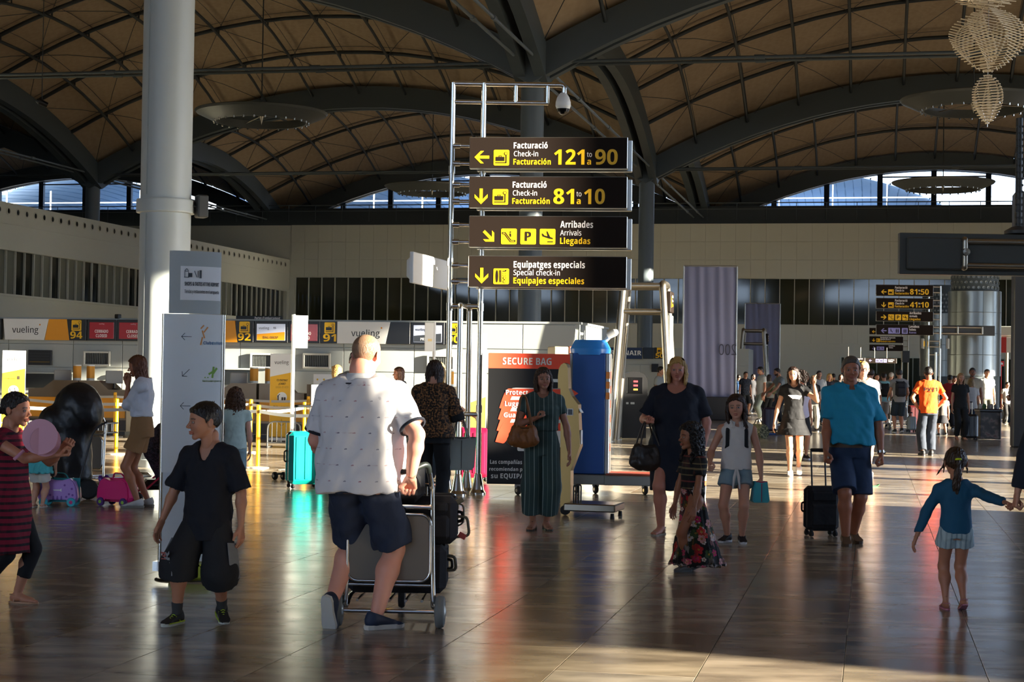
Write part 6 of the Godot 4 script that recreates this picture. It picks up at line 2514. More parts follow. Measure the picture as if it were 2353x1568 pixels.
# ---------------------------------------------------------------- queue posts, belts, banners
func build_queue():
	var posts := {} # name: px, top y, depth
	var list := [[27, 27.3, 1], [59, 33.5, 2], [98, 41.0, 3], [265, 38.0, 3], [269, 30.5, 2], [363, 27.6, 1], [577, 31.9, 2], [595, 27.0, 1], [700, 30.0, 2], [709, 36.5, 3], [732, 25.0, 1], [536, 37.5, 3], [862, 30.0, 2], [900, 27.0, 1]]
	var first: Node3D
	var rows := {1: [], 2: [], 3: []}
	var where := ["at the far left, before the roll-up banner", "second from the left", "under the leftmost banner", "farther of the pair before the white column", "nearer of the pair before the white column", "right behind the woman in the white shirt", "left of the pair by the curly haired girl", "right of the pair by the curly haired girl", "left of the teal suitcase handle", "behind the teal suitcase handle", "by the hand on the teal suitcase", "hidden by the curly haired girl", "behind the dotted polo", "between the polo and the leopard blouse"]
	for i in list.size():
		var q: Array = list[i]
		var p := at(q[0], 900, q[1])
		p.y = 0
		rows[q[2]].append(p)
		var lab: String = "yellow queue post on round base, " + where[i]
		if first:
			copy_of(first, lab, p)
			continue
		first = thing("queue_post", lab, "post", p, 0, "yellow queue posts")
		var s := Shape.new()
		s.lathe([Vector2(0.034, 0.02), Vector2(0.034, 0.82), Vector2(0.031, 0.83), Vector2(0.031, 0.84), Vector2(0.036, 0.85), Vector2(0.036, 0.99), Vector2(0.028, 1.0), Vector2(0, 1.0)], 20)
		obj("post", s, mats["yellow"], first)
		s = Shape.new()
		s.lathe([Vector2(0, 0), Vector2(0.185, 0), Vector2(0.185, 0.016), Vector2(0.15, 0.024), Vector2(0.05, 0.03), Vector2(0, 0.03)], 28)
		obj("base", s, flat("#d5d2c8", 0.3, 0.5), first)
		s = Shape.new()
		s.box(Vector3(0, 0.9, 0), Vector3(0.05, 0.075, 0.085), 0.008)
		obj("belt_head", s, flat("#b98a10", 0.5), first)
	var runs := []
	for r in [1, 2, 3]:
		var a: Array = rows[r]
		a.sort_custom(func(x, y): return x.x < y.x)
		for i in a.size() - 1: runs.append([a[i], a[i + 1], r])
		runs.append([a[0] + Vector3(-4.0, 0, 0.3), a[0], r])
	runs.append([rows[1][2], rows[2][3], 2])
	runs.sort_custom(func(x, y): return x[0].x < y[0].x)
	var cnt := {1: -1, 2: -1, 3: -1}
	for q in runs:
		cnt[q[2]] += 1
		var a: Vector3 = q[0]
		var b: Vector3 = q[1]
		var d := (b - a)
		var k := d.normalized()
		var rowsg := [[], []]
		for i in 13:
			var t := i / 12.0
			var p := a + k * 0.04 + (d - k * 0.08) * t
			var sag := 0.03 * sin(PI * t)
			rowsg[0].append(p + Vector3(0, 0.873 - sag, 0))
			rowsg[1].append(p + Vector3(0, 0.925 - sag, 0))
		var s := Shape.new()
		s.sheet(rowsg)
		var back := [[], []]
		for i in 13:
			for e in 2: back[e].append(rowsg[e][i] + k.cross(Vector3.UP) * 0.0025)
		s.sheet(back, true)
		var o := obj("queue_belt", s, flat("#c6c5c1", 0.5))
		tag(o, "grey queue belt of the %s row of posts, %s from the left" % [["", "nearest", "middle", "farthest"][q[2]], ["first", "second", "third", "fourth", "fifth", "sixth", "seventh"][cnt[q[2]]]], "belt", "queue belts between the yellow posts")
	# the roll-up banners
	for q in [[31.0, 53.0, 806.0, 38.0, "yellow and white roll-up banner with airline name, at the left edge of the queue"], [646.0, 52.0, 813.0, 37.0, "yellow and white roll-up banner asking whether the bag fits, behind the bright pole sign"]]:
		var p := at(q[0], 900, q[3])
		p.y = 0
		var w: float = q[1] * q[3] / FOCAL
		var h := at(q[0], q[2], q[3]).y
		var o := thing("rollup_banner", q[4], "banner", p, 0.04)
		var s := Shape.new()
		s.box(Vector3(0, h * 0.5 + 0.03, 0), Vector3(w, h - 0.06, 0.012), 0.003)
		obj("sheet", s, mats["white"], o)
		var z := 0.0065
		mark(o, poly([-w * 0.5 + 0.005, 0.1, w * 0.5 - 0.005, 0.1, w * 0.5 - 0.005, h * 0.79, -w * 0.5 + 0.005, h * 0.735]), flat("#f2b92a", 0.5), z, "print")
		s = Shape.new()
		s.box(Vector3(0, 0.05, 0), Vector3(w + 0.04, 0.1, 0.1), 0.02)
		s.box(Vector3(0, 0.012, 0), Vector3(0.08, 0.02, 0.4), 0.005)
		obj("foot", s, mats["aluminium"], o)
		text(o, "vueling", 0, h * 0.88, 0.075, flat("#444444"), z, false, w * 0.62, 1)
		var ink := flat("#3a3320", 0.6)
		if q[0] < 100:
			mark(o, disc(Vector2(0.0, h * 0.53), w * 0.22, 24), mats["white"], z + 0.002, "print")
			for sg in [-1.0, 1.0]:
				mark(o, shifted(poly([-0.04, 0.06, -0.025, 0.06, -0.01, -0.01, 0.035, -0.02, 0.035, -0.035, -0.02, -0.03]), Vector2(0.055 * sg, h * 0.53), 1.0), ink, z + 0.004, "symbol")
			text(o, "SEATS AND LUGGAGE", 0, h * 0.665, 0.02, ink, z + 0.002, false, w * 0.5, 0).position.x -= w * 0.42
			mark(o, round_rect(0.06, 0.08, 0.01), ink, z + 0.002, "symbol").position = Vector3(w * 0.2, h * 0.68, 0)
			mark(o, disc(Vector2(0.0, h * 0.30), w * 0.22, 24), mats["white"], z + 0.002, "print")
			text(o, "LOT", 0, h * 0.29, 0.06, ink, z + 0.004, true, 0.0, 1)
		else:
			text(o, "CI ENTRA?", 0.02, h * 0.685, 0.042, ink, z + 0.002, true, w * 0.48, 1)
			text(o, "¿CABE?", 0.02, h * 0.645, 0.042, ink, z + 0.002, true, w * 0.32, 1)
			text(o, "DOES IT FIT?", 0.02, h * 0.605, 0.042, flat("#a8822a"), z + 0.002, false, w * 0.55, 1)
			mark(o, disc(Vector2(0.02, h * 0.505), w * 0.22, 24), mats["white"], z + 0.002, "print")
			mark(o, shifted(poly([-0.07, -0.08, -0.05, -0.08, -0.05, 0.03, -0.02, 0.06, -0.03, 0.07, -0.06, 0.04, -0.08, 0.03]), Vector2(0.0, h * 0.505)), ink, z + 0.004, "symbol")
			for x in [0.03, 0.08]: mark(o, shifted(round_rect(0.04, 0.07, 0.008), Vector2(x, h * 0.485)), ink, z + 0.004, "symbol")
			text(o, "OK", -w * 0.34, h * 0.375, 0.055, ink, z + 0.002, true)
			text(o, "55 x 40 x 20 cm", 0.0, h * 0.39, 0.02, ink, z + 0.002, true, w * 0.4)
			text(o, "MAX. 10 KG", 0.0, h * 0.37, 0.02, ink, z + 0.002, true, w * 0.25)
			arrow(o, Vector2(0.02, h * 0.215), 0.15, PI / 2, ink, z + 0.002, true)
	# bright boards on poles
	for q in [[672.0, 690.0, 14.5, 725.0, 800.0, 26.5, "tall white pole sign standing before the check-in desks, beside the roll-up banner"], [996.0, 985.0, 12.0, 742.0, 808.0, 33.0, "white pole sign left of the steel mast"]]:
		var D: float = q[5]
		var p := at(q[0], 900, D)
		p.y = 0
		var o := thing("pole_sign", q[6], "sign", p, 0.28)
		var s := Shape.new()
		var top := at(q[0], q[3] - 2, D).y
		s.rod(Vector3(0, 0, 0), Vector3(0, top, 0), 0.03, 12)
		s.lathe([Vector2(0, 0), Vector2(0.2, 0), Vector2(0.2, 0.012), Vector2(0.03, 0.03)], 24)
		obj("pole", s, flat("#d9d6cf", 0.35, 0.3), o)
		s = Shape.new()
		var y0 := at(q[0], q[4], D).y
		var y1 := at(q[0], q[3], D).y
		var cx: float = (q[1] - q[0]) * D / FOCAL
		s.box(Vector3(cx, (y0 + y1) * 0.5, 0.015), Vector3(q[2] * 2.0 * D / FOCAL, y1 - y0, 0.02), 0.004)
		obj("board", s, mats["white"], o)
		mark(o, round_rect(0.08, 0.05, 0.005), flat("#f0d9a0"), 0.026).position = Vector3(cx, (y0 + y1) * 0.5 - 0.06, 0)
	for q in [[728.0, 909.0, 25.0, 0.17, 0.31, "white notice board on the queue post by the teal suitcase"], [651.0, 850.0, 39.0, 0.16, 0.38, "narrow white notice standing beside the yellow roll-up banner"]]:
		var D: float = q[2]
		var p := at(q[0], q[1], D)
		var o := thing("notice_board", q[5], "notice", Vector3(p.x, 0, p.z), 0.3)
		var s := Shape.new()
		s.box(Vector3(0, p.y, 0), Vector3(q[3], q[4], 0.012), 0.003)
		obj("board", s, mats["white"], o)
		s = Shape.new()
		s.rod(Vector3(0, 0, -0.015), Vector3(0, p.y, -0.015), 0.012, 8)
		s.lathe([Vector2(0, 0), Vector2(0.12, 0), Vector2(0.12, 0.01), Vector2(0.012, 0.02)], 20)
		obj("stand", s, mats["aluminium"], o)
	var cp := at(752, 886, 38.0)
	var ob := thing("info_board", "white board with small yellow symbols behind the blonde traveller", "board", Vector3(cp.x, 0, cp.z), 0.05)
	var sb := Shape.new()
	sb.box(Vector3(0, cp.y, 0), Vector3(0.62, 0.5, 0.015), 0.003)
	obj("board", sb, mats["white"], ob)
	for i in 4:
		for j in 3: mark(ob, disc(Vector2(-0.22 + 0.145 * i, cp.y + 0.13 - 0.15 * j), 0.022, 10), flat("#d9b03a"), 0.008)
	sb = Shape.new()
	for sg in [-0.25, 0.25]: sb.rod(Vector3(sg, 0, -0.02), Vector3(sg, cp.y, -0.02), 0.014, 8)
	obj("legs", sb, mats["aluminium"], ob).name = "leg"
	# tall bright roll-up behind the mast
	var p2 := at(1097, 900, 26.0)
	p2.y = 0
	var o2 := thing("rollup_banner", "tall white and yellow roll-up banner lit by the sun behind the steel mast", "banner", p2, 0.1)
	var s2 := Shape.new()
	s2.box(Vector3(0, 1.12, 0), Vector3(0.27, 2.1, 0.012), 0.003)
	obj("sheet", s2, mats["white"], o2)
	mark(o2, poly([-0.13, 0.08, 0.13, 0.08, 0.13, 1.2, -0.13, 1.1]), flat("#f2c12a"), 0.0065, "print")
	s2 = Shape.new()
	s2.box(Vector3(0, 0.04, 0), Vector3(0.3, 0.08, 0.1), 0.02)
	obj("foot", s2, mats["aluminium"], o2)
	# the low metal barrier
	p2 = at(652, 1000, 34.0)
	p2.y = 0
	o2 = thing("crowd_barrier", "low grey tubular crowd barrier before the orange desk front", "barrier", p2, -0.05)
	s2 = Shape.new()
	s2.tube(bend([Vector3(-0.33, 0, 0), Vector3(-0.33, 0.52, 0), Vector3(0.33, 0.52, 0), Vector3(0.33, 0, 0)], 0.15), 0.017, 8)
	s2.rod(Vector3(-0.33, 0.1, 0), Vector3(0.33, 0.1, 0), 0.015, 8)
	for sg in [-0.28, 0.28]: s2.rod(Vector3(sg, 0.02, -0.2), Vector3(sg, 0.02, 0.2), 0.017, 8)
	obj("frame", s2, flat("#85857f", 0.4, 0.6), o2)
	for k in 6:
		s2 = Shape.new()
		s2.rod(Vector3(-0.24 + 0.095 * k, 0.1, 0), Vector3(-0.24 + 0.095 * k, 0.51, 0), 0.011, 6)
		obj("bar", s2, flat("#85857f", 0.4, 0.6), o2)
	var o3 := copy_of(o2, "low tubular crowd barrier beside the far left queue post", Vector3(at(48, 1000, 32).x, 0, -32), 0.3)
	o3 = copy_of(o2, "low tubular crowd barrier partly behind the pink fan at left", Vector3(at(5, 1000, 31).x, 0, -31), 0.9)
# ---------------------------------------------------------------- machines, stands, luggage
func lay(px: float, py: float) -> Vector3: # a spot on the floor
	return ground(px, py)

func build_machines():
	# the advertising board on castors
	var D := 21.9
	var p := at(1212, 1140, D)
	p.y = 0
	var w := 1.05
	var o := thing("display_board", "black and red luggage wrapping advertisement board on castors", "board", p, 0.05)
	var y0 := at(1160, 1113, D).y
	var y1 := at(1160, 812, D).y
	var h := y1 - y0
	var s := Shape.new()
	s.box(Vector3(0, (y0 + y1) * 0.5, -0.06), Vector3(w, h, 0.12), 0.006)
	obj("board", s, mats["black"], o)
	var red := flat("#d9472a", 0.5)
	var pale := flat("#c9c9c4", 0.5)
	var pv := func(x: float, y: float) -> Vector2: return Vector2(at(x, y, D).x - p.x, at(x, y, D).y)
	mark(o, poly([-w * 0.5, y1 - 0.195, w * 0.5, y1 - 0.195, w * 0.5, y1, -w * 0.5, y1]), red, 0.002, "header")
	text(o, "SECURE BAG", pv.call(1155, 838).x, pv.call(1155, 838).y, 0.088, pale, 0.005, true, 0.63)
	var c: Vector2 = pv.call(1236, 960)
	mark(o, shifted(round_rect(0.88, 0.76, 0.15, 6), c), pale, 0.002, "suitcase")
	mark(o, shifted(round_rect(0.22, 0.16, 0.03), c + Vector2(0.20, 0.42)), pale, 0.002, "suitcase")
	mark(o, shifted(round_rect(0.12, 0.08, 0.02), c + Vector2(0.20, 0.42)), mats["black"], 0.004, "suitcase")
	for x in [-0.18, 0.2]: mark(o, shifted(round_rect(0.16, 0.07, 0.02), c + Vector2(x, -0.40)), pale, 0.002, "suitcase")
	for k in 4:
		var y: float = pv.call(1160, 902 + k * 26).y
		var a := PackedVector2Array()
		for i in 9: a.append(Vector2(c.x - 0.50 + 0.05 * k * -0.3 + 0.12 * (i / 8.0), y - 0.20 + 0.25 * sin(PI * 0.5 * i / 8.0)))
		a.append(Vector2(c.x + 0.36, y + 0.05))
		if k == 0: a.append_array(PackedVector2Array([Vector2(c.x + 0.36, y + 0.10), Vector2(c.x + 0.52, y), Vector2(c.x + 0.36, y - 0.10)]))
		a.append(Vector2(c.x + 0.36, y - 0.05))
		for i in 7: a.append(Vector2(c.x - 0.34 - 0.11 * (i / 6.0) , y - 0.05 - 0.17 * sin(PI * 0.5 * i / 6.0)))
		mark(o, a, red, 0.004 + 0.001 * k, "band")
		if k < 3: text(o, ["Protect", "Luggage", "Guard"][k], pv.call(1176 - k * 2, 0).x, y - 0.03, 0.06, mats["white"], 0.009, true)
	mark(o, disc(pv.call(1176, 1010), 0.085, 20), mats["black"], 0.004, "lock")
	mark(o, shifted(round_rect(0.07, 0.055, 0.008), pv.call(1176, 1013)), pale, 0.006, "lock")
	mark(o, shifted(round_rect(0.045, 0.05, 0.02), pv.call(1176, 1005)), pale, 0.0055, "lock")
	text(o, "Las compañías aéreas", pv.call(1126, 1066).x, pv.call(1126, 1066).y, 0.05, pale, 0.003, true, 0.62)
	text(o, "recomiendan precintar", pv.call(1124, 1082).x, pv.call(1126, 1082).y, 0.045, pale, 0.003, true, 0.66)
	text(o, "su EQUIPAJE", pv.call(1128, 1099).x, pv.call(1126, 1099).y, 0.06, pale, 0.003, true, 0.5)
	for x in [-0.12, 0.4]: castor(o, Vector3(x, 0, -0.05), y0)
	# the blue wrapping machine
	D = 22.3
	p = at(1350, 1120, D)
	p.y = 0
	o = thing("wrapping_machine", "tall blue luggage wrapping machine with octagonal hood, beside the red and black board", "machine", p, -0.12)
	y0 = at(1350, 1090, D).y
	y1 = at(1350, 812, D).y
	var top := at(1350, 781, D).y
	var blue := flat("#1d4f9c", 0.35)
	s = Shape.new()
	s.box(Vector3(0.0, (y0 + y1) * 0.5, -0.22), Vector3(0.44, y1 - y0, 0.44), 0.012)
	obj("column", s, blue, o)
	s = Shape.new()
	var ring := []
	for q in [[0.255, y1 - 0.02], [0.262, y1 + 0.06], [0.20, top], [0.0, top]]: ring.append(Vector2(q[0] / cos(PI / 8), q[1]))
	s.lathe([Vector2(0, y1 - 0.02)] + ring, 8, Vector3(0, 0, -0.22), Basis(Vector3.UP, PI / 8))
	obj("hood", s, flat("#2a7fd0", 0.3), o)
	s = Shape.new()
	s.box(Vector3(-0.245, (y0 + y1) * 0.5, -0.18), Vector3(0.06, y1 - y0, 0.34), 0.01)
	s.box(Vector3(0.245, (y0 + y1) * 0.5, -0.2), Vector3(0.06, y1 - y0, 0.4), 0.01)
	obj("side_panel", s, mats["aluminium"], o)
	for q in [[0.0, 0.55], [0.0, 0.42], [0.0, 0.28]]: mark(o, shifted(round_rect(0.05, 0.09, 0.005), Vector2(0.248, y0 + q[1] + 0.75)), flat("#e58a3a"), 0.002, "sticker")
	s = Shape.new()
	for k in 6: s.box(Vector3(0.276, y0 + 0.35 + 0.19 * k, -0.15), Vector3(0.012, 0.1, 0.12), 0.003)
	obj("stickers", s, flat("#c8503a", 0.5), o)
	s = Shape.new()
	s.box(Vector3(0.0, y0 - 0.07, -0.2), Vector3(0.5, 0.13, 0.5), 0.01)
	s.box(Vector3(0.55, y0 - 0.07, -0.2), Vector3(0.66, 0.13, 0.6), 0.01)
	obj("base", s, flat("#8c8d88", 0.35, 0.7), o)
	s = Shape.new()
	s.box(Vector3(0.56, y0 + 0.005, -0.2), Vector3(0.64, 0.025, 0.58), 0.008)
	obj("turntable", s, flat("#8a3524", 0.5), o)
	s = Shape.new()
	s.rod(Vector3(0.2, top, -0.2), Vector3(0.26, top + 0.06, -0.18), 0.03, 8)
	s.lathe([Vector2(0, -0.07), Vector2(0.045, -0.06), Vector2(0.05, 0.05), Vector2(0.03, 0.09), Vector2(0, 0.095)], 12, Vector3(0.28, top + 0.08, -0.14), Basis(Vector3(0, 0, 1), -1.1) * Basis(Vector3.UP, 0.4))
	obj("lamp", s, mats["white"], o)
	for x in [-0.15, 0.1, 0.75]: castor(o, Vector3(x, 0, -0.1), y0 - 0.13)
	# behind it: a red and cream box
	p = at(1290, 805, 23.2)
	o = thing("machine_box", "cream and red box showing above the red board, left of the blue hood", "box", Vector3(p.x, 0, p.z), 0.3)
	s = Shape.new()
	s.box(Vector3(0, p.y * 0.5, 0), Vector3(0.3, p.y + 0.09, 0.3), 0.01)
	obj("case", s, flat("#cdb88a", 0.5), o)
	s = Shape.new()
	s.box(Vector3(0.12, p.y - 0.02, 0.01), Vector3(0.12, 0.14, 0.31), 0.005)
	obj("label", s, flat("#b5402a", 0.5), o)
	# the gold luggage scale
	D = 19.0
	p = at(1330, 1180, D)
	p.y = 0
	o = thing("luggage_scale", "brass coloured luggage scale with a low weighing platform", "scale", p, -0.28)
	var outline := PackedVector2Array()
	for q in [[1290, 1172], [1290, 893], [1284, 893], [1284, 865], [1286, 848], [1291, 839], [1298, 834.5], [1304, 837], [1307, 845], [1309, 893], [1317, 911], [1332, 930], [1336, 1025], [1314, 1082], [1313, 1172]]:
		outline.append(Vector2(at(q[0], q[1], D).x - p.x, at(q[0], q[1], D).y))
	s = Shape.new()
	s.slab(outline, -0.07, 0.07)
	obj("housing", s, mat("brass_paint", Color(0.52, 0.41, 0.21), 0.32, 0.6), o)
	var lx: float = at(1307, 950, D).x - p.x
	mark(o, shifted(round_rect(0.13, 0.075, 0.004), Vector2(lx + 0.0, at(1307, 947, D).y)), mats["white"], 0.072, "label")
	for k in 2: mark(o, shifted(round_rect(0.048, 0.058, 0.004), Vector2(lx - 0.03 + 0.06 * k, at(1307, 947, D).y)), mats["black"], 0.074, "label")
	s = Shape.new()
	var ex: float = at(1336, 1000, D).x - p.x
	s.box(Vector3(ex, at(0, 985, D).y, 0), Vector3(0.012, 0.16, 0.07), 0.003)
	s.box(Vector3(ex - 0.01, at(0, 920, D).y - 0.02, 0), Vector3(0.012, 0.06, 0.09), 0.003, Basis(Vector3(0, 0, 1), 0.65))
	obj("notice", s, mats["white"], o)
	s = Shape.new()
	s.box(Vector3(0.2, at(1370, 1166, D).y + 0.02, 0.1), Vector3(0.58, 0.085, 0.5), 0.012)
	obj("platform", s, flat("#7d7466", 0.25, 0.8), o)
	s = Shape.new()
	for q in [[0.45, 0.3], [0.45, -0.1]]: s.lathe([Vector2(0, 0), Vector2(0.025, 0), Vector2(0.02, 0.05), Vector2(0, 0.05)], 10, Vector3(q[0], 0, q[1]))
	s.lathe([Vector2(0, -0.02), Vector2(0.055, -0.02), Vector2(0.055, 0.02), Vector2(0, 0.02)], 16, Vector3(-0.13, 0.055, 0.1), Basis(Vector3.RIGHT, PI / 2))
	obj("feet", s, mats["rubber"], o).name = "foot"
	s = Shape.new()
	for z in [-0.05, 0.05]: s.tube(bend([Vector3(-0.05, 0.1, z), Vector3(-0.05, 0.33, z), Vector3(0.01, 0.33, z), Vector3(0.01, 0.1, z)], 0.02), 0.009, 6)
	obj("guard", s, mats["black"], o)
	# the black self check-in kiosk
	D = 42.0
	p = at(1457, 1000, D)
	p.y = 0
	o = thing("checkin_kiosk", "black self check-in kiosk with red and orange labels under the steel stand", "kiosk", p, 0.1)
	s = Shape.new()
	s.slab(poly([-0.3, 0, 0.3, 0, 0.3, 0.95, 0.33, 1.0, 0.32, 1.45, 0.24, 1.58, 0.1, 1.64, -0.1, 1.64, -0.24, 1.58, -0.32, 1.45, -0.33, 1.0, -0.3, 0.95]), -0.35, 0.0)
	obj("body", s, mats["black"], o)
	s = Shape.new()
	s.box(Vector3(0, 1.3, 0.005), Vector3(0.4, 0.4, 0.02), 0.01)
	obj("screen", s, mats["black_gloss"], o)
	for k in 3: mark(o, shifted(round_rect(0.11, 0.045, 0.005), Vector2(0.02, 1.40 - 0.10 * k)), flat("#a8202a") if k < 2 else flat("#d07a20"), 0.017, "label")
	for q in [[-0.18, 0.86, 0.06], [-0.05, 0.86, 0.1]]: mark(o, shifted(round_rect(q[2], 0.05, 0.005), Vector2(q[0], q[1])), mats["aluminium"], 0.002, "slot")
	# litter bin with advertisement panels
	D = 44.6
	p = at(2270, 1010, D)
	p.y = 0
	o = thing("litter_bin", "square bin with dark pictured sides at the foot of the clad drum", "bin", p, 0.0)
	s = Shape.new()
	s.box(Vector3(0, 0.38, 0), Vector3(0.56, 0.72, 0.5), 0.02)
	obj("body", s, tri_tex(mat("bin_print", Color(1, 1, 1), 0.5), noise_tex(0.02, 3, 128, [[0.0, Color(0.10, 0.09, 0.08)], [0.55, Color(0.22, 0.19, 0.16)], [0.75, Color(0.42, 0.36, 0.32)], [1.0, Color(0.3, 0.14, 0.12)]]), Vector3(1.2, 1.2, 1.2)), o)
	s = Shape.new()
	s.box(Vector3(0, 0.77, 0), Vector3(0.60, 0.08, 0.54), 0.02)
	obj("rim", s, mats["black"], o)
	for k in 5:
		var it := thing("parcel", ["white crumpled paper bag", "green plastic bottle", "folded grey paper", "white cup", "clear plastic bag"][k] + " left on top of the pictured bin", "litter", p + Vector3(-0.2 + 0.1 * k, 0.81, 0.05 * (k % 3) - 0.05), k)
		s = Shape.new()
		s.lathe([Vector2(0, 0), Vector2(0.045, 0), Vector2(0.055, 0.06), Vector2(0.03 + 0.01 * (k % 2), 0.12), Vector2(0, 0.13)], 7)
		obj("body", s, flat(["#b9b7b0", "#2f5a35", "#77756f", "#c5c3bd", "#8a8f92"][k]), it)

func castor(o: Node3D, p: Vector3, h: float):
	var s := Shape.new()
	s.lathe([Vector2(0, -0.022), Vector2(0.05, -0.022), Vector2(0.058, -0.012), Vector2(0.058, 0.012), Vector2(0.05, 0.022), Vector2(0, 0.022)], 18, p + Vector3(0, 0.058, 0), Basis(Vector3.UP, 0.5) * Basis(Vector3(0, 0, 1), PI / 2))
	var c := obj("castor", s, mats["rubber"], o)
	s = Shape.new()
	s.box(p + Vector3(0, (h + 0.09) * 0.5, 0), Vector3(0.09, maxf(h - 0.09, 0.03), 0.03), 0.004)
	s.lathe([Vector2(0, -0.026), Vector2(0.022, -0.026), Vector2(0.022, 0.026), Vector2(0, 0.026)], 10, p + Vector3(0, 0.058, 0), Basis(Vector3.UP, 0.5) * Basis(Vector3(0, 0, 1), PI / 2))
	obj("fork", s, mats["aluminium"], c)

func build_stands():
	# big steel frames that hold flight boards
	var first: Node3D
	for q in [[1478.0, 1000.0, 655.0, 40.0, "big steel stand of slanting tubes with a dark flight board, behind the blue machine"], [1731.0, 900.0, 757.0, 78.0, "steel stand of slanting tubes between the two lilac banners"], [1811.0, 900.0, 792.0, 113.0, "farthest steel stand of slanting tubes, right of the lilac banners"]]:
		var p := at(q[0], q[1], q[3])
		p.y = 0
		if first:
			copy_of(first, q[4], p, -TURN)
			continue
		first = thing("flight_board_stand", q[4], "stand", p, -TURN, "steel flight board stands")
		var H := 3.7
		for sx in [-1.0, 1.0]:
			var s := Shape.new()
			s.tube(bend([Vector3(0.72 * sx, 0, 0.55), Vector3(0.46 * sx, H, 0.42), Vector3(0.46 * sx, H, -0.42), Vector3(0.72 * sx, 0, -0.55)], 0.12), 0.085, 14)
			s.lathe([Vector2(0, 0), Vector2(0.14, 0), Vector2(0.14, 0.02), Vector2(0, 0.02)], 16, Vector3(0.72 * sx, 0, 0.55))
			s.lathe([Vector2(0, 0), Vector2(0.14, 0), Vector2(0.14, 0.02), Vector2(0, 0.02)], 16, Vector3(0.72 * sx, 0, -0.55))
			obj("leg_frame", s, mats["brushed"], first)
		for z in [-1.0, 1.0]:
			var s := Shape.new()
			s.rod(Vector3(-0.46, H - 0.05, 0.40 * z), Vector3(0.46, H - 0.05, 0.40 * z), 0.07, 12)
			s.rod(Vector3(-0.5, H - 0.65, 0.44 * z), Vector3(0.5, H - 0.65, 0.44 * z), 0.06, 12)
			obj("crossbar", s, mats["brushed"], first)
		var b := Shape.new()
		b.box(Vector3(0.60, 3.28, 0), Vector3(0.1, 0.5, 0.62), 0.02)
		var hd := obj("header", b, mats["sign_dark"], first)
		var side := Node3D.new()
		side.name = "face"
		first.add_child(side)
		side.position = Vector3(0.655, 3.28, 0)
		side.rotation.y = PI / 2
		mark(side, round_rect(0.07, 0.26, 0.01), mats["sign_yellow"], 0.0, "mark").position.x = -0.2
		text(side, "Informació", -0.12, 0.1, 0.06, mats["sign_white"], 0, true, 0.2)
		text(side, "Information", -0.12, 0.01, 0.05, mats["sign_white"], 0, false, 0.2)
		text(side, "Información", -0.12, -0.10, 0.06, mats["sign_yellow"], 0, true, 0.22)
		for k in 5:
			var s := Shape.new()
			s.box(Vector3(0.60, 2.35, -0.24 + 0.12 * k), Vector3(0.09, 1.25, 0.105), 0.015)
			obj("board_strip", s, flat("#5a5d5b", 0.35), first)
	# the tall fabric banners on black boxes
	for q in [[1568.0, 1690.0, 612.0, 912.0, 965.0, 60.0, "tall lilac grey fabric banner on a black box, behind the woman in navy"], [1710.0, 1790.0, 698.0, 905.0, 935.0, 90.0, "farther lilac grey fabric banner, behind the steel stand"]]:
		var D: float = q[5]
		var p := at((q[0] + q[1]) * 0.5, 900, D)
		p.y = 0
		var w: float = (q[1] - q[0]) * D / FOCAL
		var top := at(1176 if false else (q[0] + q[1]) * 0.5, q[2], D).y
		var low := at((q[0] + q[1]) * 0.5, q[3], D).y
		var o := thing("fabric_banner", q[6], "banner", p, -0.03)
		var g := []
		for i in 9:
			var row := []
			for j in 41:
				var x := lerpf(-0.5, 0.5, j / 40.0)
				row.append(Vector3(x * w, lerpf(low, top, i / 8.0), 0.025 * sin(x * 34.0 + i * 0.3) * (0.3 + 0.7 * absf(sin(x * 9.0)))))
			g.append(row)
		var s := Shape.new()
		s.sheet(g)
		var back := g.map(func(r): return r.map(func(v): return v - Vector3(0, 0, 0.006)))
		s.sheet(back, true)
		var fm := obj("fabric", s, mat("banner_cloth", Color(0.56, 0.56, 0.66), 0.8), o)
		s = Shape.new()
		for sg in [-1.0, 1.0]: s.rod(Vector3(w * 0.5 * sg, 0.3, 0), Vector3(w * 0.5 * sg, top, 0), 0.03, 8)
		s.rod(Vector3(-w * 0.5, top, 0), Vector3(w * 0.5, top, 0), 0.03, 8)
		obj("frame", s, mats["aluminium"], o)
		s = Shape.new()
		s.box(Vector3(0, low * 0.5, 0), Vector3(w + 0.2, low, 0.5), 0.02)
		obj("box", s, flat("#26272a", 0.5), o)
		if D < 70:
			var t := text(o, "200", 0.32, 2.3, 0.38, flat("#50505e", 0.8), 0.04, false, 0.62)
			t.scale.x *= -1.0
			t.scale.z = 0.02

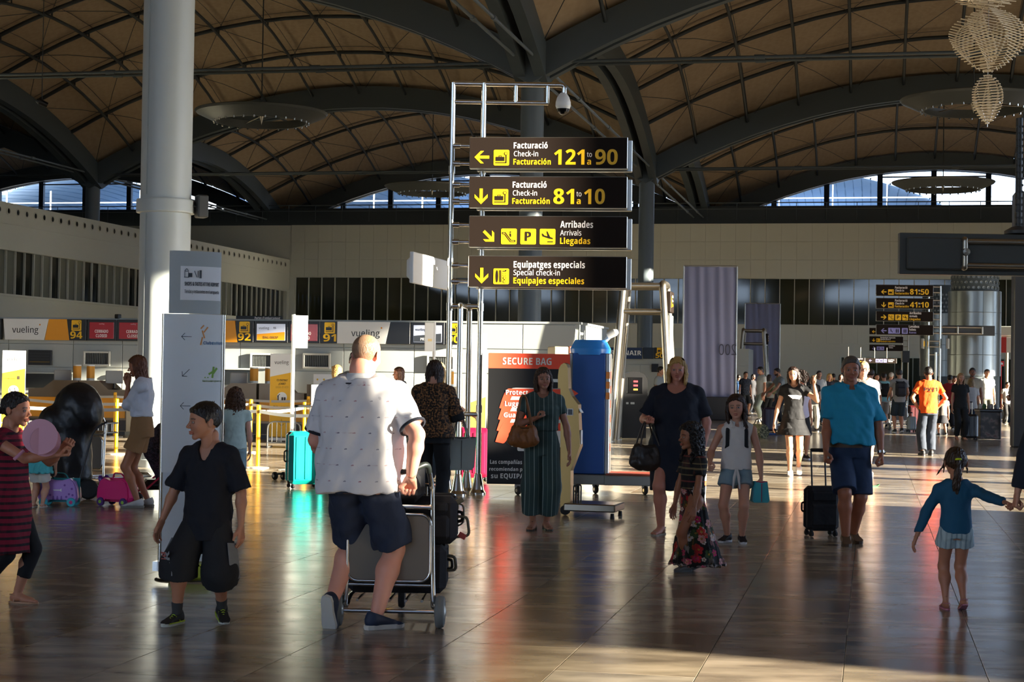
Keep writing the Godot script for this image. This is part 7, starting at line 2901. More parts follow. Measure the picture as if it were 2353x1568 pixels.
# a hard or soft case w by h by d, standing on its wheels at the origin
func suitcase(called: String, label: String, where: Vector3, turn: float, size: Vector3, hex: String, opts := {}) -> Node3D:
	var o := thing(called, label, "suitcase", where, turn, opts.get("group", ""))
	var w := size.x
	var h := size.y
	var d := size.z
	var lift: float = opts.get("lift", 0.055)
	var soft: bool = opts.get("soft", false)
	var body: Material = cloth(hex) if soft else flat(hex, opts.get("gloss", 0.28))
	var s := Shape.new()
	for sg in [-1.0, 1.0]:
		s.box(Vector3(0, lift + h * 0.5, sg * d * 0.25), Vector3(w, h, d * 0.47), minf(0.055, d * 0.2) if not soft else 0.04)
	if not soft:
		for k in 3: s.box(Vector3(w * (-0.27 + 0.27 * k), lift + h * 0.5, 0), Vector3(w * 0.14, h * 0.82, d + 0.012), 0.012)
	obj("shell", s, body, o)
	s = Shape.new()
	s.box(Vector3(0, lift + h * 0.5, 0), Vector3(w - 0.016, h - 0.016, d * 0.09), 0.01)
	obj("zip", s, mats["black"], o)
	s = Shape.new()
	for sx in [-1.0, 1.0]:
		s.tube(bend([Vector3(sx * (w * 0.5 - 0.005), lift + h * 0.42, -0.035), Vector3(sx * (w * 0.5 + 0.03), lift + h * 0.43, -0.03), Vector3(sx * (w * 0.5 + 0.03), lift + h * 0.62, -0.03), Vector3(sx * (w * 0.5 - 0.005), lift + h * 0.63, -0.035)], 0.02), 0.01, 8)
	obj("side_handle", s, mats["black"], o)
	if opts.get("pocket", false):
		s = Shape.new()
		s.box(Vector3(0, lift + h * 0.36, d * 0.49), Vector3(w * 0.84, h * 0.5, 0.05), 0.02)
		s.box(Vector3(0, lift + h * 0.78, d * 0.49), Vector3(w * 0.8, h * 0.22, 0.04), 0.015)
		obj("pocket", s, body, o)
	if opts.get("wheels", true):
		for sx in [-1.0, 1.0]:
			for sz in [-1.0, 1.0]:
				s = Shape.new()
				s.lathe([Vector2(0, -0.012), Vector2(0.026, -0.012), Vector2(0.028, 0.0), Vector2(0.026, 0.012), Vector2(0, 0.012)], 14, Vector3(sx * w * 0.38, 0.028, sz * d * 0.36), Basis(Vector3.UP, 0.4) * Basis(Vector3(0, 0, 1), PI / 2))
				s.rod(Vector3(sx * w * 0.38, 0.03, sz * d * 0.36), Vector3(sx * w * 0.38, lift + 0.01, sz * d * 0.36), 0.018, 6)
				obj("wheel", s, mats["rubber"], o)
	var up: float = opts.get("pull", 0.0)
	if up > 0.0:
		s = Shape.new()
		var lean: float = opts.get("pull_lean", 0.0)
		for sx in [-1.0, 1.0]: s.rod(Vector3(sx * w * 0.22, lift + h * 0.95, -d * 0.36), Vector3(sx * w * 0.22, lift + h + up, -d * 0.36 + lean), 0.009, 6)
		obj("pull_rods", s, mats["chrome"] if not soft else mats["black"], o).name = "pull_rod"
		s = Shape.new()
		s.box(Vector3(0, lift + h + up + 0.012, -d * 0.36 + lean), Vector3(w * 0.5, 0.034, 0.034), 0.012)
		obj("grip", s, mats["black"], o)
	return o

func trolley(label: String, where: Vector3, turn: float) -> Node3D:
	var o := thing("luggage_trolley", label, "trolley", where, turn, "airport luggage trolleys")
	for sx in [-1.0, 1.0]:
		var s := Shape.new()
		s.tube(bend([Vector3(0.24 * sx, 0.16, -0.85), Vector3(0.26 * sx, 0.17, -0.1), Vector3(0.275 * sx, 0.10, 0.02), Vector3(0.265 * sx, 0.30, 0.02), Vector3(0.25 * sx, 0.86, -0.02), Vector3(0.235 * sx, 0.98, 0.05)], 0.07), 0.0165, 10)
		obj("frame", s, mats["chrome"], o)
		s = Shape.new()
		s.lathe([Vector2(0.03, -0.028), Vector2(0.07, -0.03), Vector2(0.092, -0.024), Vector2(0.1, -0.008), Vector2(0.1, 0.008), Vector2(0.092, 0.024), Vector2(0.07, 0.03), Vector2(0.03, 0.028)], 28, Vector3(0.315 * sx, 0.1, 0.03), Basis(Vector3(0, 0, 1), PI / 2))
		var wl := obj("wheel", s, flat("#6d716f", 0.6), o)
		s = Shape.new()
		s.lathe([Vector2(0, -0.036), Vector2(0.025, -0.036), Vector2(0.06, -0.02), Vector2(0.06, 0.02), Vector2(0.025, 0.036), Vector2(0, 0.036)], 18, Vector3(0.315 * sx, 0.1, 0.03), Basis(Vector3(0, 0, 1), PI / 2))
		obj("hub", s, mats["aluminium"], wl)
	var s := Shape.new()
	s.tube(bend([Vector3(-0.235, 0.96, 0.04), Vector3(-0.23, 1.02, 0.10), Vector3(-0.12, 0.965, 0.16), Vector3(0.12, 0.965, 0.16), Vector3(0.23, 1.02, 0.10), Vector3(0.235, 0.96, 0.04)], 0.05), 0.019, 10)
	obj("handle", s, flat("#1c211f", 0.35), o)
	s = Shape.new()
	s.slab(round_rect(0.50, 0.40, 0.06, 6), -0.006, 0.006)
	var pn := obj("panel", s, flat("#6f665a", 0.5), o)
	pn.position = Vector3(-0.005, 0.49, 0.03)
	s = Shape.new()
	var rim := []
	var rr := round_rect(0.51, 0.41, 0.065, 6)
	for q in rr: rim.append(Vector3(q.x, q.y, 0.004))
	rim.append(rim[0])
	s.tube(rim, 0.010, 8, false)
	obj("rim", s, mats["chrome"], pn)
	s = Shape.new()
	for y in [0.74, 0.86]: s.tube(bend([Vector3(-0.25, y, 0.01), Vector3(-0.25, y, -0.26), Vector3(0.25, y, -0.26), Vector3(0.25, y, 0.01)], 0.05), 0.011, 8)
	for k in 6: s.rod(Vector3(-0.2 + 0.08 * k, 0.74, -0.26), Vector3(-0.2 + 0.08 * k, 0.86, -0.26), 0.006, 6)
	for z in [-0.05, -0.15]:
		for sx in [-0.25, 0.25]: s.rod(Vector3(sx, 0.74, z), Vector3(sx, 0.86, z), 0.007, 6)
	s.rod(Vector3(-0.25, 0.74, 0.01), Vector3(0.25, 0.74, 0.01), 0.017, 8)
	obj("basket", s, mats["chrome"], o)
	s = Shape.new()
	for k in 5: s.rod(Vector3(-0.2 + 0.1 * k, 0.16, 0.0), Vector3(-0.19 + 0.095 * k, 0.155, -0.85), 0.010, 6)
	s.rod(Vector3(-0.26, 0.26, 0.02), Vector3(0.26, 0.26, 0.02), 0.010, 6)
	s.tube([Vector3(-0.24, 0.16, -0.85), Vector3(-0.1, 0.18, -0.95), Vector3(0.1, 0.18, -0.95), Vector3(0.24, 0.16, -0.85)], 0.016, 8)
	s.rod(Vector3(-0.3, 0.1, 0.03), Vector3(0.3, 0.1, 0.03), 0.014, 6)
	obj("deck", s, mats["chrome"], o)
	s = Shape.new()
	s.lathe([Vector2(0, -0.02), Vector2(0.06, -0.02), Vector2(0.07, 0.0), Vector2(0.06, 0.02), Vector2(0, 0.02)], 18, Vector3(0, 0.07, -0.82), Basis(Vector3(0, 0, 1), PI / 2))
	obj("front_wheel", s, mats["rubber"], o)
	return o

func ride_on(label: String, where: Vector3, turn: float, hex: String, wheel: String, hub: String, horn: String, strap: String) -> Node3D:
	var o := thing("ride_on_suitcase", label, "suitcase", where, turn, "children's ride-on suitcases")
	var out := PackedVector2Array()
	for q in [[-0.20, 0.05], [-0.225, 0.10], [-0.215, 0.20], [-0.185, 0.28], [-0.13, 0.315], [-0.05, 0.292], [0.05, 0.292], [0.13, 0.315], [0.185, 0.28], [0.215, 0.20], [0.225, 0.10], [0.20, 0.05], [0.12, 0.05], [0.10, 0.075], [-0.10, 0.075], [-0.12, 0.05]]: out.append(Vector2(q[0], q[1]))
	var s := Shape.new()
	s.slab(out, -0.085, 0.085)
	var inner := PackedVector2Array()
	for p in out: inner.append((p - Vector2(0, 0.18)) * 0.93 + Vector2(0, 0.18))
	s.slab(inner, -0.105, 0.105)
	obj("shell", s, flat(hex, 0.3), o)
	s = Shape.new()
	s.box(Vector3(0, 0.18, 0), Vector3(0.455, 0.272, 0.014), 0.004)
	obj("zip", s, flat(strap, 0.5), o)
	for sx in [-1.0, 1.0]:
		for sz in [-1.0, 1.0]:
			s = Shape.new()
			s.lathe([Vector2(0, -0.016), Vector2(0.045, -0.016), Vector2(0.05, -0.008), Vector2(0.05, 0.008), Vector2(0.045, 0.016), Vector2(0, 0.016)], 22, Vector3(0.155 * sx, 0.05, 0.105 * sz), Basis(Vector3.RIGHT, PI / 2))
			var wl := obj("wheel", s, flat(wheel, 0.4), o)
			s = Shape.new()
			s.lathe([Vector2(0, -0.02), Vector2(0.02, -0.018), Vector2(0.02, 0.018), Vector2(0, 0.02)], 14, Vector3(0.155 * sx, 0.05, 0.105 * sz), Basis(Vector3.RIGHT, PI / 2))
			obj("hub", s, flat(hub, 0.4), wl)
	for sz in [-1.0, 1.0]:
		s = Shape.new()
		s.lathe([Vector2(0.03, -0.02), Vector2(0.032, 0.02), Vector2(0.022, 0.05), Vector2(0, 0.065)], 12, Vector3(-0.185, 0.285, 0.055 * sz), Basis(Vector3(0, 0, 1), 0.5))
		obj("horn", s, flat(horn, 0.35), o)
	s = Shape.new()
	s.tube(bend([Vector3(-0.07, 0.30, 0), Vector3(-0.05, 0.375, 0), Vector3(0.06, 0.365, 0), Vector3(0.10, 0.30, 0)], 0.03), 0.014, 8, true, 0.5)
	obj("strap", s, flat(strap, 0.6), o)
	return o

func build_luggage():
	# the loaded trolley in front
	var p := at(894, 1447, 10.5)
	p.y = 0
	trolley("steel luggage trolley pushed by the man in the dotted polo", p, -0.03)
	var b := suitcase("suitcase", "large black soft suitcase lying lowest on the front trolley", p + Vector3(0.03, 0.185, -0.38), 0.0, Vector3(0.62, 0.30, 0.50), "#1b1c22", {"soft": true, "wheels": false, "lift": 0.0})
	b = suitcase("suitcase", "black suitcase with straps stacked upright in the middle of the front trolley", p + Vector3(0.12, 0.49, -0.40), 0.0, Vector3(0.56, 0.30, 0.42), "#202126", {"soft": true, "wheels": false, "lift": 0.0, "pocket": true})
	var s := Shape.new()
	s.tube(bend([Vector3(0.27, 0.17, 0.12), Vector3(0.345, 0.17, 0.12), Vector3(0.36, 0.05, 0.12), Vector3(0.27, 0.04, 0.12)], 0.03), 0.009, 8)
	s.tube(bend([Vector3(0.27, 0.25, 0.05), Vector3(0.32, 0.24, 0.05), Vector3(0.32, 0.12, 0.05), Vector3(0.27, 0.1, 0.05)], 0.03), 0.012, 8, true, 0.5)
	s.box(Vector3(0.295, 0.27, 0.12), Vector3(0.05, 0.035, 0.015), 0.005, Basis(Vector3(0, 0, 1), 0.5))
	s.tube(bend([Vector3(0.21, -0.08, 0.12), Vector3(0.27, -0.08, 0.12), Vector3(0.28, -0.17, 0.12), Vector3(0.21, -0.17, 0.12)], 0.03), 0.010, 8)
	obj("strap", s, flat("#4c4a3c", 0.5), b)
	s = Shape.new()
	s.box(Vector3(0.315, 0.05, 0.135), Vector3(0.05, 0.035, 0.005), 0.002, Basis(Vector3(0, 0, 1), -0.5))
	obj("luggage_tag", s, flat("#9c3b3a", 0.5), b)
	b = thing("holdall", "black rucksack resting in the basket of the front trolley", "bag", p + Vector3(0.0, 0.755, -0.14))
	s = Shape.new()
	s.box(Vector3(0, 0.14, 0), Vector3(0.40, 0.28, 0.19), 0.06)
	s.box(Vector3(0.05, 0.11, 0.09), Vector3(0.26, 0.16, 0.06), 0.025)
	obj("body", s, cloth("#24252a"), b)
	s = Shape.new()
	s.tube(bend([Vector3(0.1, 0.27, 0.02), Vector3(0.1, 0.34, 0.02), Vector3(-0.02, 0.34, 0.02), Vector3(-0.02, 0.27, 0.02)], 0.03), 0.01, 6)
	obj("handle", s, mats["black"], b)
	# standing luggage
	suitcase("suitcase", "teal hard shell suitcase with raised handle, in the middle of the queue", at(697, 1130, 22.6) * Vector3(1, 0, 1), 0.38, Vector3(0.46, 0.70, 0.29), "#12a39a", {"pull": 0.32, "gloss": 0.22})
	suitcase("suitcase", "olive dark suitcase half hidden between the teal suitcase and the dotted polo", at(748, 1105, 23.6) * Vector3(1, 0, 1), 0.3, Vector3(0.44, 0.66, 0.28), "#3c4011", {"pull": 0.3})
	suitcase("carry_on", "black soft carry-on pulled by the man in the blue polo", ground(1886, 1232), 0.12, Vector3(0.32, 0.44, 0.22), "#17181b", {"soft": true, "pocket": true, "pull": 0.34, "pull_lean": -0.05})
	suitcase("suitcase", "red patterned suitcase standing behind the steel mast", at(1085, 1100, 24.5) * Vector3(1, 0, 1), 0.2, Vector3(0.46, 0.72, 0.30), "#7d1030", {"pull": 0.0})
	suitcase("suitcase", "black upright suitcase beside the pictured bin, pulled by the woman in black leggings", at(2227, 1012, 44.0) * Vector3(1, 0, 1), 0.0, Vector3(0.42, 0.62, 0.26), "#17181a", {"pull": 0.3})
	suitcase("suitcase", "small pale grey suitcase beside the far trolley", at(2094, 998, 50.0) * Vector3(1, 0, 1), 0.2, Vector3(0.26, 0.40, 0.2), "#8d989a", {"pull": 0.1})
	suitcase("suitcase", "dark suitcase with a purple print behind the woman in the black T-shirt", at(1768, 990, 47.0) * Vector3(1, 0, 1), 0.1, Vector3(0.40, 0.66, 0.28), "#231a30", {"pull": 0.0})
	suitcase("suitcase", "dark red suitcase on the floor beside the far trolley, behind the orange shirt", at(2100, 992, 54.0) * Vector3(1, 0, 1), 0.2, Vector3(0.45, 0.66, 0.28), "#401417", {})
	var d := thing("duffel_bag", "camouflage duffel bag with upright handles on the floor", "bag", ground(1742, 1008), 0.5)
	s = Shape.new()
	s.lathe([Vector2(0, -0.26), Vector2(0.15, -0.26), Vector2(0.17, -0.22), Vector2(0.17, 0.22), Vector2(0.15, 0.26), Vector2(0, 0.26)], 18, Vector3(0, 0.17, 0), Basis(Vector3.RIGHT, PI / 2) * Basis().scaled(Vector3(1.0, 1.0, 1.15)))
	obj("body", s, tri_tex(mat("camouflage", Color(1, 1, 1), 0.8), noise_tex(0.035, 12, 128, [[0.0, Color(0.16, 0.17, 0.11)], [0.45, Color(0.25, 0.26, 0.17)], [0.5, Color(0.46, 0.45, 0.33)], [1.0, Color(0.52, 0.5, 0.38)]], 2), Vector3(3, 3, 3)), d)
	s = Shape.new()
	for x in [-0.07, 0.07]: s.tube(bend([Vector3(x, 0.30, -0.14), Vector3(x * 0.3, 0.50, -0.03), Vector3(x * 0.3, 0.50, 0.03), Vector3(x, 0.30, 0.14)], 0.05), 0.012, 6)
	obj("handles", s, mats["black"], d).name = "handle"
	var mt := thing("folded_mat", "blue folded mat lying on the floor beyond the duffel bag", "mat", ground(1780, 1000), 0.1)
	s = Shape.new()
	s.box(Vector3(0, 0.025, 0), Vector3(0.36, 0.05, 0.25), 0.015)
	obj("body", s, flat("#16407f", 0.7), mt)
	s = Shape.new()
	s.box(Vector3(0, 0.055, 0), Vector3(0.05, 0.012, 0.255), 0.003)
	obj("strap", s, mats["black"], mt)
	var wr := thing("sweet_wrapper", "small green wrapper on the sunlit floor behind the man in the blue polo", "litter", ground(2008, 1119), 0.3)
	s = Shape.new()
	s.box(Vector3(0, 0.008, 0), Vector3(0.11, 0.012, 0.05), 0.003, Basis(Vector3(0, 0, 1), 0.06))
	s.box(Vector3(0.06, 0.02, 0), Vector3(0.05, 0.006, 0.045), 0.002, Basis(Vector3(0, 0, 1), 0.5))
	obj("body", s, flat("#2f9a48", 0.4), wr)
	var sb := thing("shopping_bag", "white and orange shopping bag behind the woman in navy", "bag", at(1600, 1128, 22.0) * Vector3(1, 0, 1), 0.2)
	s = Shape.new()
	s.slab(poly([-0.11, 0, 0.11, 0, 0.12, 0.30, -0.12, 0.30]), -0.05, 0.05)
	obj("body", s, mats["white"], sb)
	s = Shape.new()
	s.box(Vector3(0, 0.18, 0), Vector3(0.236, 0.07, 0.104), 0.002)
	obj("print", s, flat("#d9552a", 0.5), sb)
	s = Shape.new()
	for z in [-0.04, 0.04]: s.tube(bend([Vector3(-0.06, 0.29, z), Vector3(-0.04, 0.40, z), Vector3(0.04, 0.40, z), Vector3(0.06, 0.29, z)], 0.03), 0.006, 6)
	obj("handles", s, mats["black"], sb).name = "handle"
	# ride-on cases
	var lilac := ride_on("lilac ride-on suitcase with turquoise wheels, beside the toddler in turquoise", ground(137, 1163), 0.0, "#b58ad6", "#2bb3c4", "#d6247c", "#d6247c", "#1f9aa0")
	var fz := 0.1065
	var spots := [[0.08, 0.24], [0.16, 0.20], [0.13, 0.14], [-0.12, 0.16], [-0.08, 0.13], [0.10, 0.11], [-0.15, 0.21], [0.17, 0.13]]
	for i in spots.size():
		mark(lilac, disc(Vector2(spots[i][0], spots[i][1]), 0.013, 9), flat("#7d4fa8"), fz, "paw_print")
	for x in [-0.045, 0.0, 0.045]: mark(lilac, poly([x - 0.012, 0.075, x + 0.012, 0.075, x + 0.006, 0.12, x - 0.006, 0.12]), flat("#7d4fa8"), fz, "stripe")
	mark(lilac, poly([-0.05, 0.19, -0.04, 0.178, 0.03, 0.178, 0.045, 0.165, 0.045, 0.205, 0.03, 0.190, -0.04, 0.190]), mats["white"], fz, "fish")
	ride_on("pink ride-on suitcase with purple wheels, before the woman in the white shirt", ground(270, 1163), -0.42, "#e01f74", "#4a1f6e", "#8fc03a", "#5a2a86", "#d21f62")
	# small floor trolley
	var dl := thing("furniture_dolly", "small black dolly on castors, left of the teal suitcase", "dolly", ground(641, 1103), 0.2)
	s = Shape.new()
	s.box(Vector3(0, 0.085, 0), Vector3(0.17, 0.025, 0.12), 0.006)
	obj("board", s, mats["black"], dl)
	for x in [-0.06, 0.06]: castor(dl, Vector3(x, 0, 0.03), 0.07)
	# trolley at the left and the covered pushchair on it
	trolley("steel luggage trolley with pale panel, left of the pink ride-on suitcase", ground(186, 1128) + Vector3(0.1, 0, 0), -0.55)
	trolley("far luggage trolley pushed by the man with the backpack", at(2065, 985, 52.0) * Vector3(1, 0, 1), 0.1)
	pushchairs()

func pushchairs():
	var p := ground(135, 1150) + Vector3(0, 0, -0.35)
	var o := thing("pushchair", "pushchair wrapped in black cloth behind the toddler in turquoise", "pushchair", p, 0.0)
	var f := Field.new(Vector3(-0.6, 0.05, -0.4), Vector3(0.6, 1.5, 0.4), 0.02)
	f.egg(Vector3(0.12, 1.12, 0), Vector3(0.27, 0.26, 0.26), 0.06)
	f.egg(Vector3(0.22, 1.02, 0.02), Vector3(0.20, 0.24, 0.25), 0.06)
	f.egg(Vector3(-0.12, 0.92, 0.02), Vector3(0.22, 0.20, 0.24), 0.06)
	f.limb(Vector3(0.02, 0.85, 0), Vector3(0.10, 0.28, 0), 0.25, 0.20, 0.08)
	f.limb(Vector3(-0.15, 0.8, 0), Vector3(-0.05, 0.3, 0), 0.16, 0.14, 0.06)
	f.wrinkle(0.014, Vector3(5, 3, 5), 12)
	var s := Shape.new()
	f.mesh(s)
	var cv := cloth("#141416", 0.45)
	obj("cover", s, cv, o)
	for q in [[-0.22, 0.11], [0.30, 0.12], [-0.12, 0.1]]:
		s = Shape.new()
		s.lathe([Vector2(0, -0.03), Vector2(q[1] * 0.8, -0.03), Vector2(q[1], -0.015), Vector2(q[1], 0.015), Vector2(q[1] * 0.8, 0.03), Vector2(0, 0.03)], 22, Vector3(q[0], q[1], 0.16 if q[0] > -0.2 else -0.1), Basis(Vector3.RIGHT, PI / 2))
		obj("wheel", s, mats["rubber"], o)
	s = Shape.new()
	s.rod(Vector3(-0.22, 0.11, 0), Vector3(0.28, 0.6, 0), 0.015, 8)
	s.tube(bend([Vector3(0.22, 0.25, 0.24), Vector3(0.36, 0.84, 0.2), Vector3(0.50, 0.92, 0.15)], 0.1), 0.014, 8)
	s.rod(Vector3(-0.34, 0.25, 0.05), Vector3(-0.15, 0.28, 0.05), 0.02, 8)
	obj("frame", s, flat("#3b3b3d", 0.4, 0.5), o)
	# the folding pushchair with a flowered hood
	p = ground(352, 1160) + Vector3(0, 0, -0.2)
	o = thing("pushchair", "folding pushchair with dark flowered hood and red tubes, behind the totem", "pushchair", p, 0.3)
	f = Field.new(Vector3(-0.4, 0.2, -0.4), Vector3(0.45, 1.15, 0.4), 0.018)
	f.egg(Vector3(0.12, 0.72, 0), Vector3(0.22, 0.30, 0.22), 0.05, Basis(Vector3(0, 0, 1), -0.5))
	f.limb(Vector3(0.0, 0.62, 0), Vector3(0.10, 0.32, 0), 0.17, 0.12, 0.06)
	f.wrinkle(0.02, Vector3(8, 6, 8), 5)
	s = Shape.new()
	f.mesh(s)
	var fm := tri_tex(mat("dark_flowers", Color(1, 1, 1), 0.8), noise_tex(0.05, 41, 256, [[0.0, Color(0.02, 0.02, 0.04)], [0.52, Color(0.03, 0.03, 0.06)], [0.56, Color(0.28, 0.09, 0.14)], [0.66, Color(0.38, 0.34, 0.36)], [0.75, Color(0.05, 0.09, 0.18)], [1.0, Color(0.3, 0.3, 0.34)]], 2), Vector3(2, 2, 2))
	obj("hood", s, fm, o)
	s = Shape.new()
	for z in [-0.2, 0.2]:
		s.tube([Vector3(0.16, 0.06, z), Vector3(0.20, 0.45, z), Vector3(0.30, 0.92, z)], 0.013, 8)
		s.tube([Vector3(0.22, 0.5, z), Vector3(-0.25, 0.08, z)], 0.012, 8)
	obj("frame", s, flat("#c02a44", 0.35, 0.3), o)
	for q in [[0.16, -0.2], [0.16, 0.2], [-0.25, -0.2], [-0.25, 0.2]]:
		s = Shape.new()
		s.lathe([Vector2(0, -0.02), Vector2(0.06, -0.02), Vector2(0.075, -0.008), Vector2(0.075, 0.008), Vector2(0.06, 0.02), Vector2(0, 0.02)], 20, Vector3(q[0], 0.075, q[1]), Basis(Vector3.RIGHT, PI / 2))
		obj("wheel", s, mats["rubber"], o)
	s = Shape.new()
	s.box(Vector3(-0.02, 0.22, 0), Vector3(0.3, 0.12, 0.3), 0.05)
	obj("basket", s, mats["black"], o)

func build_overhead():
	# the hanging sculpture of glass rods
	var D := 34.0
	var c := at(2270, 150, D)
	var o := thing("rod_chandelier", "spiral chandelier of pale glass rods hanging at the upper right", "chandelier", c)
	var bar := Shape.new()
	bar.tube([Vector3(-0.5, 0, 0), Vector3(0.5, 0, 0)], 0.013, 6)
	var bm := bar.done()
	var m := mat("glass_rod", Color(0.93, 0.87, 0.75), 0.15)
	m.metallic_specular = 0.8
	var lv := 0
	for part in [[-6.0, -0.2, 0.75], [19.0, 168.0, 0.80], [172.0, 287.0, 0.33]]:
		var n := int((part[1] - part[0]) / 6.2)
		if n < 2: n = 4
		var a0: float = -40.0 if part[0] < 0 else part[0]
		if part[0] < 0: n = 9
		for i in n:
			var t := (i + 0.5) / n
			var y := at(2270, lerpf(a0, 20.0 if part[0] < 0 else part[1], t), D).y - c.y
			var r: float = part[2] * pow(sin(PI * pow(t, 0.85)), 0.7)
			lv += 1
			for k in 5:
				var cross: bool = k > 2
				var off: float = [-0.75, 0.0, 0.75, -0.5, 0.5][k]
				var half := r * sqrt(maxf(1.0 - off * off, 0.05))
				if half < 0.04: continue
				var b := Basis(Vector3.UP, 0.12 + lv * 0.035 + (1.05 if cross else 0.0))
				var rod := obj("rod", bm, m, o)
				rod.transform = Transform3D(b * Basis.from_scale(Vector3(half * 1.9, 1, 1)), Vector3(0, y + (0.012 if cross else 0.0), 0) + b * Vector3(0, 0, off * r))
	var s := Shape.new()
	s.rod(Vector3(0, at(2270, 292, D).y - c.y, 0), Vector3(0, 12.0, 0), 0.012, 6)
	obj("stem", s, mats["chrome"], o)
	# the lit letter box and the loudspeaker on the pale column
	var col := uv(U0, V0)
	var b := at(345, 754, 26.6)
	o = thing("letter_sign", "small orange letter T light box on the side of the pale column", "sign", Vector3(b.x, b.y, col.z + 0.34), 0.1)
	s = Shape.new()
	s.box(Vector3.ZERO, Vector3(0.115, 0.185, 0.1), 0.008)
	var lit := mat("orange_light", Color(0.95, 0.32, 0.08), 0.4)
	lit.emission_enabled = true
	lit.emission = Color(1.0, 0.30, 0.06)
	lit.emission_energy_multiplier = 0.9
	obj("light_box", s, lit, o)
	var lw := mat("white_light", Color(1, 0.95, 0.85), 0.4)
	lw.emission_enabled = true
	lw.emission = Color(1.0, 0.92, 0.75)
	text(o, "T", 0.0, -0.055, 0.11, lw, 0.052, true, 0.07, 1)
	b = at(463, 475, 27.0)
	o = thing("loudspeaker", "dark box loudspeaker bracketed to the pale column below its collar", "loudspeaker", b, 0.5)
	s = Shape.new()
	s.box(Vector3.ZERO, Vector3(0.17, 0.36, 0.22), 0.02)
	obj("case", s, flat("#3a3c3b", 0.5), o)
	s = Shape.new()
	s.rod(Vector3(-0.05, 0, 0), Vector3(-0.47, 0.02, 0.0), 0.02, 8)
	obj("bracket", s, mats["steel_dark"], o)
	# spotlights hanging on a wire, shop front at the right edge
	b = at(96, 236, 58.0)
	o = thing("hanging_spotlight", "small black spotlight hanging on a long wire at the upper left", "spotlight", b, 0.4)
	s = Shape.new()
	s.lathe([Vector2(0, -0.2), Vector2(0.09, -0.2), Vector2(0.11, 0.1), Vector2(0.06, 0.2), Vector2(0, 0.2)], 12, Vector3.ZERO, Basis(Vector3(0, 0, 1), 1.2))
	obj("housing", s, mats["black"], o)
	s = Shape.new()
	s.rod(Vector3(0, 0, 0), Vector3(0, 7.0, 0), 0.015, 5)
	obj("wire", s, mats["steel_dark"], o)
	b = at(2313, 793, 68.0)
	o = thing("striped_awning", "red and white striped shop sign at the right edge, behind the drum", "awning", b, -0.4)
	for k in 6:
		s = Shape.new()
		s.box(Vector3(-0.5 + 0.2 * k, 0, 0), Vector3(0.2, 0.62, 0.12), 0.004)
		obj("stripe", s, flat("#b3322f", 0.5) if k % 2 == 0 else flat("#d9cfc0", 0.5), o)
	s = Shape.new()
	s.box(Vector3(0.3, 0.55, -0.6), Vector3(2.2, 0.4, 1.2), 0.02)
	s.rod(Vector3(0.0, 0.3, -0.2), Vector3(0.0, -b.y, -0.2), 0.06, 8)
	obj("canopy", s, mats["wall_pale"], o)
	b = at(2301, 836, 66.0)
	o = thing("square_sign", "small red square sign with white symbol right of the drum", "sign", b, -0.1)
	s = Shape.new()
	s.box(Vector3.ZERO, Vector3(0.2, 0.2, 0.06), 0.005)
	s.rod(Vector3(0, -0.1, -0.01), Vector3(0, -b.y, -0.01), 0.02, 6)
	obj("plate", s, flat("#d01c22", 0.4), o)
	mark(o, poly([-0.06, -0.04, 0.06, -0.04, 0.05, 0.02, 0.0, 0.05, -0.05, 0.02]), mats["white"], 0.031)

func build_furniture():
	build_mast()
	build_far_signs()
	build_totem()
	build_checkin()
	build_queue()
	build_machines()
	build_stands()
	build_luggage()
	build_overhead()
# ---------------------------------------------------------------- the people in the hall
func loc(where: Vector3, turn: float, p: Vector3) -> Vector3:
	return Transform3D(Basis(Vector3.UP, turn), where).affine_inverse() * p

func pattern(called: String, n: int, scale_: Vector3, how) -> StandardMaterial3D:
	var m := cloth("#ffffff").duplicate() as StandardMaterial3D
	m.resource_name = called
	m.normal_enabled = false
	tri_tex(m, drawn(n, n, how), scale_)
	return m

func blot(im: Image, x: float, y: float, r: float, c: Color, flatten := 1.0):
	var n := im.get_width()
	for i in range(-int(r) - 1, int(r) + 2):
		for j in range(-int(r) - 1, int(r) + 2):
			if Vector2(i, j * flatten).length() <= r: im.set_pixel(posmod(int(x) + i, n), posmod(int(y) + j, n), c)

func backpack(J: Dictionary, hex: String, label: String, size := 1.0):
	var o: Node3D = J["node"]
	var t: Transform3D = J["trunk"]
	var TL: float = J["TL"]
	var k: float = J["k"]
	var dp: float = level(J["lv"], TL * 0.6)[2]
	var b := thing("backpack", label, "backpack", o.transform * t * Vector3(0, TL * 0.55, 0), o.rotation.y)
	var s := Shape.new()
	s.box(Vector3(0, 0, -dp - 0.10 * k), Vector3(0.30 * size * k, 0.42 * size * k, 0.16 * k), 0.06 * k)
	s.box(Vector3(0, -0.06 * k, -dp - 0.19 * k), Vector3(0.22 * size * k, 0.22 * size * k, 0.05 * k), 0.022 * k)
	obj("body", s, cloth(hex), b)
	for sg in [-1.0, 1.0]:
		s = Shape.new()
		var w: float = J["sw"] * 0.62 * sg
		s.tube([Vector3(w, -TL * 0.3, -dp - 0.01), Vector3(w * 1.25, -TL * 0.22, 0), Vector3(w, 0.0, dp + 0.022), Vector3(w, TL * 0.3, dp * 0.95 + 0.02), Vector3(w * 0.9, TL * 0.48, 0.0), Vector3(w * 0.9, TL * 0.35, -dp - 0.03)], 0.022 * k, 6, true, 0.4)
		obj("strap", s, cloth(hex), b)

